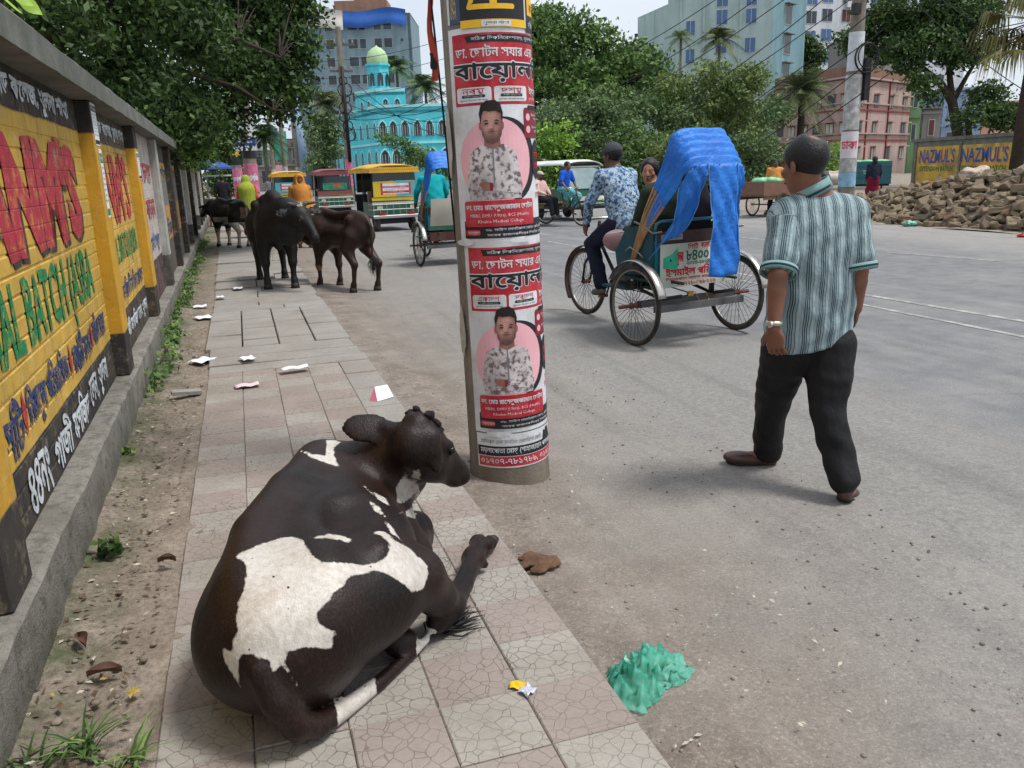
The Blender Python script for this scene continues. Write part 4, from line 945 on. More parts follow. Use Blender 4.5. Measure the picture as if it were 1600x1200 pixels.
def dd_(cx, cy, rx, ry): return t.math('SQRT', t.math('ADD', sq(pu, cx, rx), sq(pv, cy, ry)))
c = t.ramp(dd_(.182, .525, .056, .088), [(.0, srgb(196, 150, 136)), (.55, srgb(172, 124, 112)), (1., srgb(118, 78, 72))])
for cx, cy, rx, ry, col, a in ((.19, .446, .062, .040, (64, 47, 46), .72), (.15, .475, .018, .036, (74, 54, 52), .6), (.23, .475, .018, .036, (70, 50, 50), .6), (.19, .487, .028, .009, (60, 45, 44), .8), (.166, .52, .02, .014, (112, 74, 70), .5), (.214, .52, .02, .014, (104, 68, 64), .55), (.2, .505, .008, .02, (120, 80, 74), .4), (.19, .555, .03, .012, (206, 164, 150), .4), (.164, .497, .014, .012, (200, 148, 134), .4)): c = t.mix(t.ramp(dd_(cx, cy, rx, ry), [(.3, a), (1., 0.)]), c, srgb(*col))
t.color(t.mix(t.ramp(t.noise(90, 4, .7), [(.4, .2), (.6, 0.)]), c, srgb(110, 80, 76))).set(.6); PMT['F'] = t.m
def bent(z0, th0, r0=PR, wob=.0002):
    def fn(u, v, w):
        a = PHI0+rad(th0)+u/r0; z = z0+v
        r = r0+.002+w*1.7+wob*(1+math.sin(v*11+u*5))*.6+wob*.5*math.sin(v*27+3*u)
        r = r+.004*max(0, .03-max(u, 0))/.03
        return (r*math.cos(a), r*math.sin(a), z)
    return fn
TILT = (0, -.019, 0)
def class_poster(label, z0, th0, a, b, k0):
    """portrait poster .60 x .92 m wrapped round the pole"""
    m = PMT; H, W = .92, .60
    th = thing('poster', label, 'poster', (PX, PY, 0)); fn = bent(z0, th0)
    def layer(nm, p, par=th): return p.ob(nm, fn, par, cut=.022)
    p = Print()
    for i in range(12): p.rect(0, W, H*i/12, H*(i+1)/12, m['W'], 0)
    sheet_ = layer('sheet', p)
    p = Print(); p.rect(.022, W-.02, .60, .895, m['R'], .0004)
    p.poly([(.09, .885), (.1, .858), (.6, .852), (.59, .89)], m['K'], .0008); layer('red_header', p)
    p = Print(); p.text('সঠিক দিকনির্দেশনায়, সুন্দর ভবিষ্যৎ', .33, .872, m['W'], w=.42, h=.022, lift=.0013, bold=.02)
    p.text('ডা. ছোটন স্যার এর', .24, .822, m['W'], w=.40, h=.052, lift=.001, bold=.025)
    p.text('বায়োলজি', .31, .745, m['W'], w=.57, h=.10, lift=.0007, halo=.0075, res=3)
    p.text('বায়োলজি', .31, .745, m['K'], w=.57, h=.10, lift=.0014, bold=.035, res=3); layer('title_lettering', p)
    p = Print()
    for cx, tx, cl in ((.115, a, 'শ্রেণি (Class-%s)' % k0[0]), (.292, b, 'শ্রেণি (Class-%s)' % k0[1])):
        p.rect(cx-.083, cx+.083, .612, .676, m['W'], .001, .012)
        p.text(tx, cx, .658, m['R'], w=.105, h=.024, lift=.0015, bold=.035)
        p.rect(cx-.055, cx+.055, .6325, .6445, m['K'], .0014, .005); p.text(cl, cx, .6385, m['W'], w=.085, h=.008, lift=.0019, bold=.01)
        p.text('পূর্ণাঙ্গ সিলেবাস কভারেজ', cx, .622, m['K'], w=.13, h=.009, lift=.0015)
    p.text('ইয়ার', .44, .655, m['W'], w=.09, h=.04, lift=.001, bold=.03); p.text('(ভর্তি)', .44, .622, m['W'], w=.09, h=.022, lift=.001, bold=.02)
    layer('class_box', p)
    # portrait: disc, shirt with folded arms, neck, face, hair
    p = Print(); p.ell(.235, .36, .185, .19, m['K'], .0004, 40); p.ell(.205, .36, .175, .185, m['P'], .0007, 40); disc = layer('portrait_disc', p)
    por = Print(); cx = .19
    por.poly([(cx-.05, .432), (cx-.10, .405), (cx-.118, .33), (cx-.128, .25), (cx-.115, .195), (cx+.125, .195), (cx+.135, .25), (cx+.118, .34), (cx+.105, .40), (cx+.05, .432)], m['shirt'], .0011)
    port = layer('portrait_shirt', por)
    q = Print(); q.poly([(cx-.034, .47), (cx-.036, .428), (cx, .412), (cx+.036, .428), (cx+.034, .47)], m['S'], .0014)
    q.rect(cx-.003, cx+.003, .27, .43, m['G'], .0016)
    q.poly([(cx-.118, .222), (cx-.10, .205), (cx+.02, .232), (cx+.01, .262), (cx-.04, .265)], m['shirt'], .0017)
    q.poly([(cx+.122, .215), (cx+.122, .245), (cx-.01, .268), (cx-.02, .235)], m['shirt'], .0020)
    q.poly([(cx-.07, .262), (cx-.045, .275), (cx-.012, .268), (cx-.018, .232), (cx-.05, .238)], m['S'], .0023)
    q.poly([(cx-.005, .266), (cx-.02, .270), (cx-.02, .233), (cx-.008, .234)], m['N'], .0025); layer('portrait_arms', q)
    f = Print()
    f.poly([(cx+x, .52+y) for x, y in ((-.044, .03), (-.046, -.01), (-.042, -.048), (-.027, -.076), (0, -.086), (.027, -.076), (.042, -.048), (.046, -.01), (.044, .03), (.03, .058), (-.03, .058))], m['F'], .0018)
    for sx in (-1, 1):
        f.ell(cx+sx*.047, .512, .008, .018, m['S'], .0016, 10)
        f.poly([(cx+sx*.009, .530), (cx+sx*.022, .538), (cx+sx*.037, .531), (cx+sx*.022, .5315)], m['H'], .0022)
        f.ell(cx+sx*.0215, .5215, .009, .0036, m['H'], .0022, 10)
    f.poly([(cx-.013, .4995), (cx-.006, .4965), (cx+.006, .4965), (cx+.013, .4995), (cx, .4945)], m['N'], .0021)
    f.poly([(cx-.02, .479), (cx, .482), (cx+.02, .479), (cx, .474)], m['S'], .0022)
    layer('portrait_face', f)
    h_ = Print(); h_.poly([(cx+x, .52+y) for x, y in ((-.047, .0), (-.052, .045), (-.042, .082), (-.018, .098), (.02, .099), (.042, .082), (.052, .045), (.047, 0), (.041, .042), (.022, .054), (-.01, .052), (-.032, .056), (-.041, .035))], m['H'], .0024)
    layer('portrait_hair', h_)
    p = Print(); p.rect(.35, .58, .455, .585, m['N'], .0012, .012); p.rect(.38, .56, .575, .595, m['K'], .0016)
    for y_ in (.545, .492): p.ell(.378, y_, .016, .016, m['P'], .0017, 18); p.text('ফ্রি ক্লাস করতে\nকল করুন', .47, y_, m['W'], w=.13, h=.034, lift=.0017)
    p.ell(.445, .36, .05, .088, m['K'], .0016, 28); p.text('ভর্তি\nচলছে', .445, .36, m['R'], w=.06, h=.09, lift=.002, bold=.02)
    p.text('সরাসরি\nযোগাযোগ', .47, .225, m['R'], w=.10, h=.07, lift=.001)
    layer('side_badge', p)
    p = Print(); p.rect(.04, .385, .075, .190, m['R'], .0028, .012)
    p.text('ডা. মোঃ রাসেদুজ্জামান ছোটন', .2125, .160, m['W'], w=.325, h=.036, lift=.0034, bold=.03)
    p.text('MBBS, DMU (Ultra), BCS (Health),', .2125, .1225, m['W'], w=.285, h=.018, lift=.0034, bold=.01); p.text('Khulna Medical College', .2125, .096, m['W'], w=.21, h=.018, lift=.0034, bold=.02)
    layer('name_plate', p)
    p = Print(); p.rect(.03, .60, .022, .10, m['K'], .0012); p.rect(.035, .115, .035, .062, m['R'], .0018, .012)
    p.text('যোগাযোগ', .08, .048, m['W'], w=.06, h=.014, lift=.0023); p.text('৩৯, সাউথ সেন্ট্রাল রোড (পাইওনিয়ার কলেজ)', .36, .060, m['W'], w=.44, h=.018, lift=.0018)
    p.text('সাবেক রাজলক্ষীয়ের দ্বিতীয় তলায়, খুলনা', .345, .036, m['W'], w=.40, h=.017, lift=.0018); layer('address_band', p)
    return th
class_poster('upper red and white coaching poster with the portrait of a man on the pole', 1.150, -54, 'নবম', 'দশম', ('৯', '১০'))
class_poster('lower red and white coaching poster with the portrait of a man on the pole', .235, -49, 'একাদশ', 'দ্বাদশ', ('১১', '১২'))
q_ = random.Random(9)
def scrap(label, th0, z0, w_, h_, mat):
    th = thing('paper_scrap', label, 'paper', (PX, PY, 0)); p = Print(); N = 14; pts = []
    for k in range(N): a = 2*PI*k/N; pts.append((w_/2*math.cos(a)*(.75+.4*q_.random()), h_/2*math.sin(a)*(.75+.4*q_.random())))
    p.poly(pts, mat, .0062); p.ob('torn_paper', bent(z0, th0), th, cut=.022)
OP = M('torn_grey_paper', srgb(176, 172, 166), .8, .2, 14, .5, 20)
for lb, a_, z_, w_, h_, m_ in (('torn grey paper remnant on the left of the thick pole below the blue strip', -66, 1.62, .05, .34, OP), ('torn paper remnant on the left of the thick pole beside the lower poster', -64, .72, .06, .26, OP), ('torn white paper corner over the seam between the two posters', -44, 1.155, .10, .035, PMT['W']), ('torn white paper shred near the right of the seam between posters', 30, 1.16, .13, .03, PMT['W']), ('torn pale shred over the top edge of the phone number strip', -14, .232, .14, .028, PMT['W'])): scrap(lb, a_, z_, w_, h_, m_)
# phone number strip below
th = thing('poster', 'torn white, black and red strip with phone numbers at the foot of the thick pole', 'poster', (PX, PY, 0)); fn = bent(.055, -47); m = PMT
p = Print(); p.rect(0, .6, 0, .175, m['W'], .0012); p.ob('sheet', fn, th, cut=.022)
p = Print(); p.rect(.008, .6, .008, .058, m['R'], .0018); p.rect(.004, .6, .062, .112, m['K'], .0018)
p.poly([(.36, .112), (.37, .16), (.385, .15), (.40, .172), (.415, .158), (.43, .17), (.45, .112)], m['K'], .0016)
p.text('০১৭০৭-৭৮১৭৮৯, ০১৬১২-৭৮', .27, .033, m['W'], w=.50, h=.032, lift=.0024, bold=.02); p.text('ময়লাপোতা মোড় (শাহাজাহান প্লাজার ভবন)', .27, .087, m['W'], w=.50, h=.034, lift=.0024, bold=.015)
p.text('মেডিকেল এন্ড ডেন্টাল এ্যাডমিশন কোচিং', .19, .138, m['G'], w=.33, h=.026, lift=.0024); p.ob('print', fn, th, cut=.022)
# black and yellow poster above, with a blue strip left and a yellow one right
th = thing('poster', 'black poster with big yellow lettering at the top of the thick pole', 'poster', (PX, PY, 0)); fn = bent(2.065, -31)
p = Print(); p.rect(0, .305, 0, .6, m['K'], .0022); p.ob('sheet', fn, th, cut=.022)
p = Print(); p.rect(0, .305, .0, .032, m['Y'], .0028); p.rect(.09, .22, .003, .027, m['W'], .0034, .005); p.text('খুলনা শাখা', .155, .015, m['K'], w=.11, h=.015, lift=.004, bold=.01)
p.rect(.03, .24, .072, .093, m['Y'], .0028, .01); p.poly([(.03, .08), (.06, .10), (.08, .20), (.06, .2), (.045, .12)], m['Y'], .003); p.poly([(.13, .09), (.16, .09), (.15, .25), (.12, .25)], m['Y'], .003)
p.rect(.30, .312, 0, .6, m['W'], .0024); p.ob('print', fn, th, cut=.022)
th = thing('poster', 'pale blue poster strip at the upper left of the thick pole', 'poster', (PX, PY, 0)); fn = bent(2.09, -52)
p = Print(); p.rect(0, .075, 0, .5, M('print_blue', srgb(64, 84, 112), .6, .2, 12), .001); p.rect(.0, .012, 0, .5, m['W'], .0016); p.text('১৭২২', .035, .06, m['Y'], w=.03, h=.09, lift=.0017); p.ob('sheet', fn, th, cut=.022)
th = thing('poster', 'yellow and black poster strip at the upper right of the thick pole', 'poster', (PX, PY, 0)); fn = bent(2.05, 58)
p = Print(); p.rect(0, .16, 0, .5, m['K'], .0012); p.rect(.01, .15, .07, .14, m['Y'], .0018); p.text('কম', .06, .10, m['R'], w=.05, h=.03, lift=.0024); p.text('ভর্তি', .05, .035, m['W'], w=.06, h=.03, lift=.002); p.ob('sheet', fn, th, cut=.022)
th = thing('cloth', 'torn red cloth strip tied to a cable left of the thick pole', 'cloth', (PX, PY, 0))
a0 = on_pole(-1.62, .25, 1.9)
MB().grid(lambda u, v: a0+Vector((-.015+.028*u+.008*math.sin(9*v), -.01+.012*math.sin(7*v+3*u), -.02+.42*v)), 4, 10).ob('strip', M('cloth_red', srgb(178, 74, 60), .85, .2, 9), th, True)
MB().grid(lambda u, v: a0+Vector((-.017+.03*u, -.013+.01*math.sin(7*v+3*u), .03+.07*v)), 3, 4).ob('dark_band', M('cloth_dark', (.03, .03, .035), .85), th, True)

for o in list(bpy.data.objects):
    if o.parent is None and o.type == 'EMPTY' and (o.location.xy-Vector((PX, PY))).length < .01: o.rotation_euler = TILT
# ================================================================== PEOPLE: each body one continuous skin, clothes over it
def mat_skin(name, c, c2=None):
    t = NT(name); k = t.ramp(t.noise(9, 5, .6), [(.3, tuple(v*.8 for v in c)), (.7, tuple(v*1.12 for v in c))])
    k = t.mix(t.attr('dark').outputs['Fac'], k, c2 or tuple(v*.25 for v in c))
    t.color(k).set(.5, 0, .35, Subsurface_Weight=.06, Subsurface_Radius=(.02, .008, .004)); t.p.inputs['Subsurface Scale'].default_value = .4
    t.bump(t.noise(160, 3), .12, .003); return t.m
MATS['skin'] = mat_skin('brown_skin', srgb(124, 84, 66)); MATS['skin_dark'] = mat_skin('dark_brown_skin', srgb(98, 68, 54)); MATS['skin_pale'] = mat_skin('light_brown_skin', srgb(158, 112, 90))
M('hair', (.012, .011, .012), .42, .35, 60, .5, 140)
def nv(v): v = np.array([float(q) for q in v]); return v/max(np.linalg.norm(v), 1e-9)
def hand(S, w, d, n, s, side, curl=.5):
    """w wrist, d pointing along the hand, n palm normal; thumb leaves the side of the palm"""
    w = E_(w, float); d = nv(d); n = nv(n-d*(n@d)); x = np.cross(d, n)*side
    k = .0035
    S.ell(w+d*.05*s, (.043*s, .052*s, .017*s), np.stack([x, d, n], 1), .015)
    for i, (off, L) in enumerate(((-.031, .068), (-.0105, .078), (.0105, .074), (.030, .058))):
        b = w+x*off*s+d*.088*s; a1 = curl*.55; a2 = curl*1.25
        d1 = d*math.cos(a1)+n*math.sin(a1); d2 = d*math.cos(a2)+n*math.sin(a2)
        m_ = b+d1*L*.5*s; S.chain([b, m_, m_+d2*L*.5*s], [.0090*s, .0080*s, .0066*s], k)
    b = w-x*.034*s+d*.03*s; td = nv(-x*.55+d*.75+n*.3); m_ = b+td*.04*s
    S.chain([b, m_, m_+nv(td*.5+d*.6+n*.3)*.032*s], [.0135*s, .011*s, .0085*s], k)
def head(S, c, f, u, s, k=.015, nose=True):
    """c = centre between the ears; f facing, u up"""
    c = E_(c, float); f = nv(f); u = nv(u-f*(u@f)); x = np.cross(f, u); R = np.stack([x, f, u], 1)
    def p(a, b, z): return c+(x*a+f*b+u*z)*s
    S.ell(p(0, -.012, .028), (.074*s, .097*s, .092*s), R, k)
    S.ell(p(0, .018, -.052), (.056*s, .07*s, .066*s), R, .03)
    S.ell(p(0, .05, -.094), (.026*s, .027*s, .022*s), R, .025)
    if nose:
        S.cone(p(0, .088, .006), p(0, .106, -.038), .011*s, .016*s, .012)
        for q in (-1, 1):
            S.ell(p(q*.013, .097, -.042), (.010*s, .010*s, .008*s), R, .008)
            S.ell(p(q*.031, .095, .006), (.017*s, .012*s, .010*s), R, .012, sub=True)
            S.ell(p(q*.031, .079, .004), (.0135*s, .013*s, .010*s), R, .004)
            S.cone(p(q*.014, .088, .022), p(q*.05, .078, .022), .008*s, .007*s, .012)
            S.ell(p(q*.045, .062, -.03), (.02*s, .02*s, .018*s), R, .02)
        S.ell(p(0, .088, -.066), (.025*s, .012*s, .0065*s), R, .006); S.ell(p(0, .086, -.078), (.021*s, .012*s, .007*s), R, .006)
    for q in (-1, 1):
        S.ell(p(q*.076, -.012, -.012), (.008*s, .019*s, .032*s), R @ np.array(Euler((-.2, 0, q*.35)).to_matrix()), .008)
    return p, R
def pose(hip, yaw, lean=0., s=1., turn=0., legs=None, arms=None, look=0., nod=0.):
    """joint dictionary from a few angles; yaw 0 faces +Y. legs/arms: explicit points in the body's own frame"""
    pass
def person(name, label, J, h=.012, s=1., skin='skin', top=None, bottom=None, shoes=None, hair='hair', sleeve=1., fat=1., cap=None, beard=False, bald=False, cat='person', origin=None, group=None, hairlen=0, lungi=None, nose=True, fingers=True, stripes=False, hem=None, curl=.5, ret=False, eyes=True, bun=False, hemtilt=0., fatb=None):
    P = {k: E_([float(q) for q in v]) for k, v in J.items()}
    o0 = E_(origin if origin is not None else (P['hip'][0], P['hip'][1], min(P['anL'][2], P['anR'][2])-.08*s))
    for k in P:
        if k not in ('face', 'up', 'palmL', 'palmR'): P[k] = P[k]-o0
    root = thing(name, label, cat, tuple(o0), 0, group)
    pts = [v for k, v in P.items() if k not in ('face', 'up', 'palmL', 'palmR')]
    lo = np.min(pts, 0)-.22*s; hi = np.max(pts, 0)+.22*s
    face = nv(P['face']); up = nv(P.get('up', E_((0, 0, 1.))))
    side = nv(P['shR']-P['shL']); spine = nv(P['neck']-P['hip']); fwd = nv(np.cross(spine, side))*-1
    fwd = nv(np.cross(side, spine)) if (np.cross(side, spine)@face) > 0 else nv(np.cross(spine, side))
    if 'fwd' in J: fwd = nv(J['fwd'])
    Rt = np.stack([side, fwd, spine], 1)
    S = SDF(lo, hi, h)
    ch = P['hip']*.32+P['neck']*.68-spine*.02*s; be = P['hip']*.7+P['neck']*.3
    S.ell(ch, (.165*s*fat, .105*s*fat, .20*s), Rt, .05); S.ell(be, (.145*s*fat, .10*s*fat, .19*s), Rt, .05); S.ell(P['hip'], (.15*s*fat, .105*s*fat, .12*s), Rt, .05)
    S.chain([P['neck']-spine*.03*s, P['head']-up*.04*s-face*.012*s], [.062*s, .055*s], .03)
    S.cone(P['neck']-spine*.02*s, P['shL'], .06*s, .055*s, .04); S.cone(P['neck']-spine*.02*s, P['shR'], .06*s, .055*s, .04)
    for q in 'LR':
        S.chain([P['sh'+q], P['sh'+q]*.35+P['el'+q]*.65, P['el'+q]], [.056*s, .046*s, .039*s], .025)
        m_ = P['el'+q]*.7+P['wr'+q]*.3; S.chain([P['el'+q], m_, P['wr'+q]], [.038*s, .040*s, .026*s], .02)
        d = nv(P.get('hd'+q, P['wr'+q]+(P['wr'+q]-P['el'+q]))-P['wr'+q])
        n = P.get('palm'+q, -side if q == 'R' else side)
        if fingers: hand(S, P['wr'+q], d, n, s, 1 if q == 'L' else -1, curl)
        else: S.ell(P['wr'+q]+d*.07*s, (.03*s, .03*s, .07*s) if abs(d[2]) > .6 else (.045*s, .045*s, .04*s), None, .02)
        S.chain([P['hp'+q], P['hp'+q]*.45+P['kn'+q]*.55, P['kn'+q]], [.092*s, .074*s, .056*s], .04)
        m_ = P['kn'+q]*.65+P['an'+q]*.35; S.chain([P['kn'+q], m_, P['an'+q]], [.053*s, .054*s, .035*s], .03)
        S.chain([P['an'+q]-E_((0, 0, .03*s)), P['to'+q]], [.036*s, .026*s], .02)
    hp, HR = head(S, P['head'], face, up, s, nose=nose)
    me = S.mesh(name+'_body', 1); V = S.V
    dk = np.zeros(len(V)); q = (V-P['head'])@HR/s
    if beard: dk = np.where((q[:, 1] > .0) & (q[:, 2] < -.045) & (q[:, 2] > -.14), .9, 0)
    for sx in (-1, 1):
        if nose: dk = np.maximum(dk, np.where(((q[:, 0]-sx*.032)/.019)**2+((q[:, 2]-.028)/.006)**2 < 1, np.where(q[:, 1] > .05, .95, 0), 0))
    fattr(me, 'dark', dk); ob('body', me, MATS[skin], root, smooth=True)
    if nose and eyes:
        for sx in (-1, 1):
            e = MB().sphere(hp(sx*.031, .0765, .004), .0108*s, 10, 8, (1.15, 1, .62)).ob('eye', M('eye_white', (.62, .6, .56), .2, 0), root, True)
            MB().sphere(hp(sx*.030, .0835, .004), .0055*s, 8, 6).ob('iris', MATS['eye_dark'], e, True)
        MB().sphere(hp(0, .0965, -.0715), .004*s, 10, 6, (4.6, 1.2, 1.7)).ob('lips', M('lips', srgb(120, 62, 56), .5, .1), root, True)
    if hair:
        S = SDF(P['head']-.2*s-hairlen*.8, P['head']+.2*s, max(.007*s, h*.8))
        S.ell(hp(0, -.016, .034), (.083*s, .105*s, .098*s), HR, .01)
        if hairlen: S.chain([hp(0, -.05, .0), hp(0, -.085, -.07), hp(0, -.08, -.07-hairlen/s*.6)], [.085*s, .07*s, .04*s], .05)
        if bun: S.ell(hp(0, -.12, .02), (.05*s, .04*s, .05*s), HR, .02)
        S.ell(hp(0, .09 if hairlen else .085, -.05), ((.060 if hairlen else .078)*s, .085*s, .115*s), HR, .02, sub=True)    # face opening
        S.ell(hp(0, .01, -.16), (.12*s, .14*s, .11*s), HR, .02, sub=True) if not hairlen else None
        for sx in (() if hairlen else (-1, 1)): S.ell(hp(sx*.085, .0, -.03), (.018*s, .03*s, .045*s), HR, .01, sub=True)
        if bald: S.ell(hp(.01, -.085, .145), (.055*s, .06*s, .05*s), HR, .025, sub=True); S.ell(hp(0, .1, .12), (.07*s, .1*s, .06*s), HR, .02, sub=True)
        hm = S.mesh('hair', 1)
        if len(hm.vertices): ob('hair', hm, MATS[hair], root, smooth=True)
    if cap is not None:
        S = SDF(P['head']-.2*s, P['head']+.22*s, max(.008*s, h*.8)); S.ell(hp(0, -.012, .045), (.089*s, .11*s, .098*s), HR, .01); S.plane_cut(hp(0, 0, .035), -HR[:, 2]-HR[:, 1]*.12)
        S.ell(hp(0, .115, .045), (.065*s, .06*s, .010*s), HR @ np.array(Euler((-.2, 0, 0)).to_matrix()), .015)
        ob('cap', S.mesh('cap', 1), cap, root, smooth=True)
    if top is not None:
        S = SDF(lo-.05, hi+.05, max(h*1.25, .0085)); hem = hem or 0.
        S.ell(ch, (.185*s*fat, .128*s*fat, .21*s), Rt, .05); S.ell(be, (.168*s*fat, .125*s*fat, .20*s), Rt, .06); S.ell(P['hip']+spine*.03*s, (.184*s*fat, .150*s*fat, .50*s), Rt, .05)
        for q in 'LR':
            S.cone(P['neck']-spine*.045*s, P['sh'+q], .07*s, .072*s, .05)
            e = P['el'+q]*.92+P['sh'+q]*.08 if sleeve < .6 else P['el'+q]
            if sleeve < .6:
                e = P['sh'+q]+(P['el'+q]-P['sh'+q])*sleeve*2*.82; S.chain([P['sh'+q], e], [.073*s, .070*s*(1+.08*fat)], .04)
            else: S.chain([P['sh'+q], P['el'+q], P['el'+q]*.08+P['wr'+q]*.92], [.070*s, .056*s, .042*s], .035)
        S.plane_cut(P['hip']-spine*(.10+hem)*s, -spine+side*hemtilt)
        S.plane_cut(P['neck']+spine*.06*s, spine)
        nk = P['neck']+spine*.055*s; S.ell(nk+face*.02*s, (.07*s, .075*s, .05*s), Rt, .02, sub=True)
        tm_ = S.mesh('shirt', 1); Vt = S.V
        nr = np.zeros(len(Vt)*3, np.float32); tm_.vertices.foreach_get('normal', nr); zz = (Vt-P['hip'])@spine/s; xx = (Vt-P['hip'])@side/s
        fo = s*(.0038*np.sin(26*zz+14*xx+2.2*np.sin(9*xx+4*zz))*np.clip(1.1-2.2*np.abs(zz-.08), .15, 1)+.0026*np.sin(47*zz-31*xx+1.5*np.sin(13*zz)))
        Vt = Vt+nr.reshape(-1, 3)*fo[:, None]; tm_.vertices.foreach_set('co', Vt.astype(np.float32).ravel()); tm_.update()
        qx = (Vt-P['hip'])@side; qf = (Vt-P['hip'])@fwd
        u = np.where(qf < 0, 1, -1)*qx
        for q in 'LR':
            ax = nv(P['el'+q]-P['sh'+q]); w = Vt-P['sh'+q]; t_ = w@ax; rr = w-t_[:, None]*ax
            on = (t_ > .035*s) & (np.linalg.norm(rr, axis=1) < .105*s*fat) & (np.abs(qx) > .15*s*fat)
            u = np.where(on, np.arctan2(rr@fwd, rr@np.cross(ax, fwd))*.075*s, u)
        fattr(tm_, 'u', u/s); fattr(tm_, 'h', ((Vt-P['hip'])@spine)/s)
        ob('shirt', tm_, top, root, smooth=True)
    if bottom is not None:
        fb = fatb or fat
        S = SDF((lo-.05)*1., E_((hi[0]+.05, hi[1]+.05, P['hip'][2]+.3*s)), max(h*1.25, .0085))
        S.ell(P['hip'], (.172*s*fb, .128*s*fb, .13*s), Rt, .05)
        for q in 'LR':
            if lungi: continue
            a = P['an'+q]*.94+P['kn'+q]*.06
            S.chain([P['hp'+q], P['hp'+q]*.5+P['kn'+q]*.5, P['kn'+q], P['kn'+q]*.4+a*.6, a], [.112*s*fb, .096*s*fb, .078*s, .074*s, .072*s], .04)
        if lungi:
            for q in 'LR': S.chain([P['hp'+q], P['kn'+q]], [.12*s, .10*s], .08); S.chain([P['kn'+q], P['kn'+q]+(P['an'+q]-P['kn'+q])*lungi], [.10*s, .10*s], .08)
            S.chain([P['knL'], P['knR']], [.075*s, .075*s], .1)
        bm_ = S.mesh('trousers', 1); V = S.V
        w = .006*s*np.sin(V[:, 2]*24/s+V[:, 0]*31+2.5*np.sin(V[:, 1]*13+V[:, 2]*9))*np.sin(V[:, 2]*7+V[:, 0]*9)+.002*s*np.sin(V[:, 2]*57/s-V[:, 1]*33+3*np.sin(V[:, 2]*11))
        nr = np.zeros(len(V)*3, np.float32); bm_.vertices.foreach_get('normal', nr); V2 = V+nr.reshape(-1, 3)*w[:, None]*(.4+.6*np.clip((P['hip'][2]-V[:, 2])*2, 0, 1))[:, None]
        bm_.vertices.foreach_set('co', V2.astype(np.float32).ravel()); bm_.update()
        ob('lungi' if lungi else 'trousers', bm_, bottom, root, smooth=True)
    if shoes is not None:
        for q in 'LR':
            heel = P['an'+q]-E_((0, 0, .045*s)); to = P['to'+q]; d = nv(to-heel)
            S = SDF(np.minimum(heel, to)-.12*s, np.maximum(heel, to)+.12*s, max(.006*s, h*.7)); R_ = frame_from(d)
            S.ell(heel-d*.008*s, (.036*s, .045*s, .042*s), R_, .02); S.ell(heel*.5+to*.5, (.042*s, .085*s, .036*s), R_, .03); S.ell(to-d*.025*s, (.044*s, .06*s, .030*s), R_, .03)
            sh_ = ob('shoe', S.mesh('shoe', 1), shoes, root, smooth=True)
            if h < .01:
                S = SDF(np.minimum(heel, to)-.12*s, np.maximum(heel, to)+.12*s, .006); dn = np.cross(R_[:, 0], d); dn = dn if dn[2] < 0 else -dn
                S.ell((heel*.55+to*.45)+dn*.028*s, (.046*s, .125*s, .013*s), R_, .01); S.ell(heel+dn*.030*s, (.038*s, .04*s, .016*s), R_, .01)
                ob('sole', S.mesh('sole', 1), M('sole_rubber', (.02, .018, .017), .7), sh_, smooth=True)
    return (root, P, hp, HR, Rt, o0) if ret else root
def cloth(name, c, var=.12, rough=.85, sc=6, fold=.35, fs=14, pat=None):
    if name in MATS: return MATS[name]
    t = NT(name); k = t.ramp(t.noise(sc, 5), [(.3, tuple(v*(1-var) for v in c)), (.7, tuple(min(1, v*(1+var)) for v in c))])
    if pat: k = t.mix(t.ramp(t.noise(pat[1], 3, .5), [(.48, 0.), (.52, 1.)]), k, pat[0])
    t.color(k).set(rough, 0, .15)
    mp = t.n('Mapping'); mp.inputs['Scale'].default_value = (1, 1, .45); t.l(t.tc('Object'), mp.inputs['Vector'])
    t.bump(t.math('ADD', t.noise(fs, 3, .5, mp.outputs[0]), t.math('MULTIPLY', t.noise(300, 2), .06)), fold, .03); MATS[name] = t.m; return t.m
# ================================================================== THE MAN WALKING PAST
def ip(x, y, Y):
    v = ray(x, y); return Vector((0, 0, CAM_H))+v*(Y/v.y)
t = NT('striped_polo_cloth'); u = t.attr('u').outputs['Fac']
wob = t.math('ADD', u, t.math('MULTIPLY', t.math('SUBTRACT', t.noise(5, 3), .5), .006))
fr = t.math('FRACT', t.math('DIVIDE', wob, .056))
def line(c_, w_): return t.math('LESS_THAN', t.math('ABSOLUTE', t.math('SUBTRACT', fr, c_)), w_)
ln = t.math('MINIMUM', t.math('ADD', t.math('ADD', line(.12, .034), line(.26, .04)), t.math('ADD', line(.40, .034), line(.60, .016))), 1.)
base = t.ramp(t.noise(4, 4), [(.3, srgb(118, 136, 142)), (.7, srgb(140, 158, 163))])
pale = t.mix(t.math('MULTIPLY', t.math('LESS_THAN', t.math('ABSOLUTE', t.math('SUBTRACT', fr, .76)), .09), .5), base, srgb(168, 184, 186))
t.color(t.mix(t.math('MULTIPLY', ln, .92), pale, srgb(38, 52, 62))).set(.85, 0, .15)
mp = t.n('Mapping'); mp.inputs['Scale'].default_value = (1, 1, .4); t.l(t.tc('Object'), mp.inputs['Vector']); t.bump(t.noise(11, 4, .55, mp.outputs[0]), .75, .05); MATS['polo'] = t.m
polo_trim = M('polo_trim', srgb(120, 152, 152), .85, .08, 20); polo_trim_d = M('polo_trim_dark', srgb(34, 50, 56), .85)
slacks = cloth('black_slacks', (.015, .015, .0165), .25, .62, 8, .8, 11); brown_shoe = M('brown_leather', srgb(74, 50, 42), .38, .25, 20, .25, 60, spec=.45)
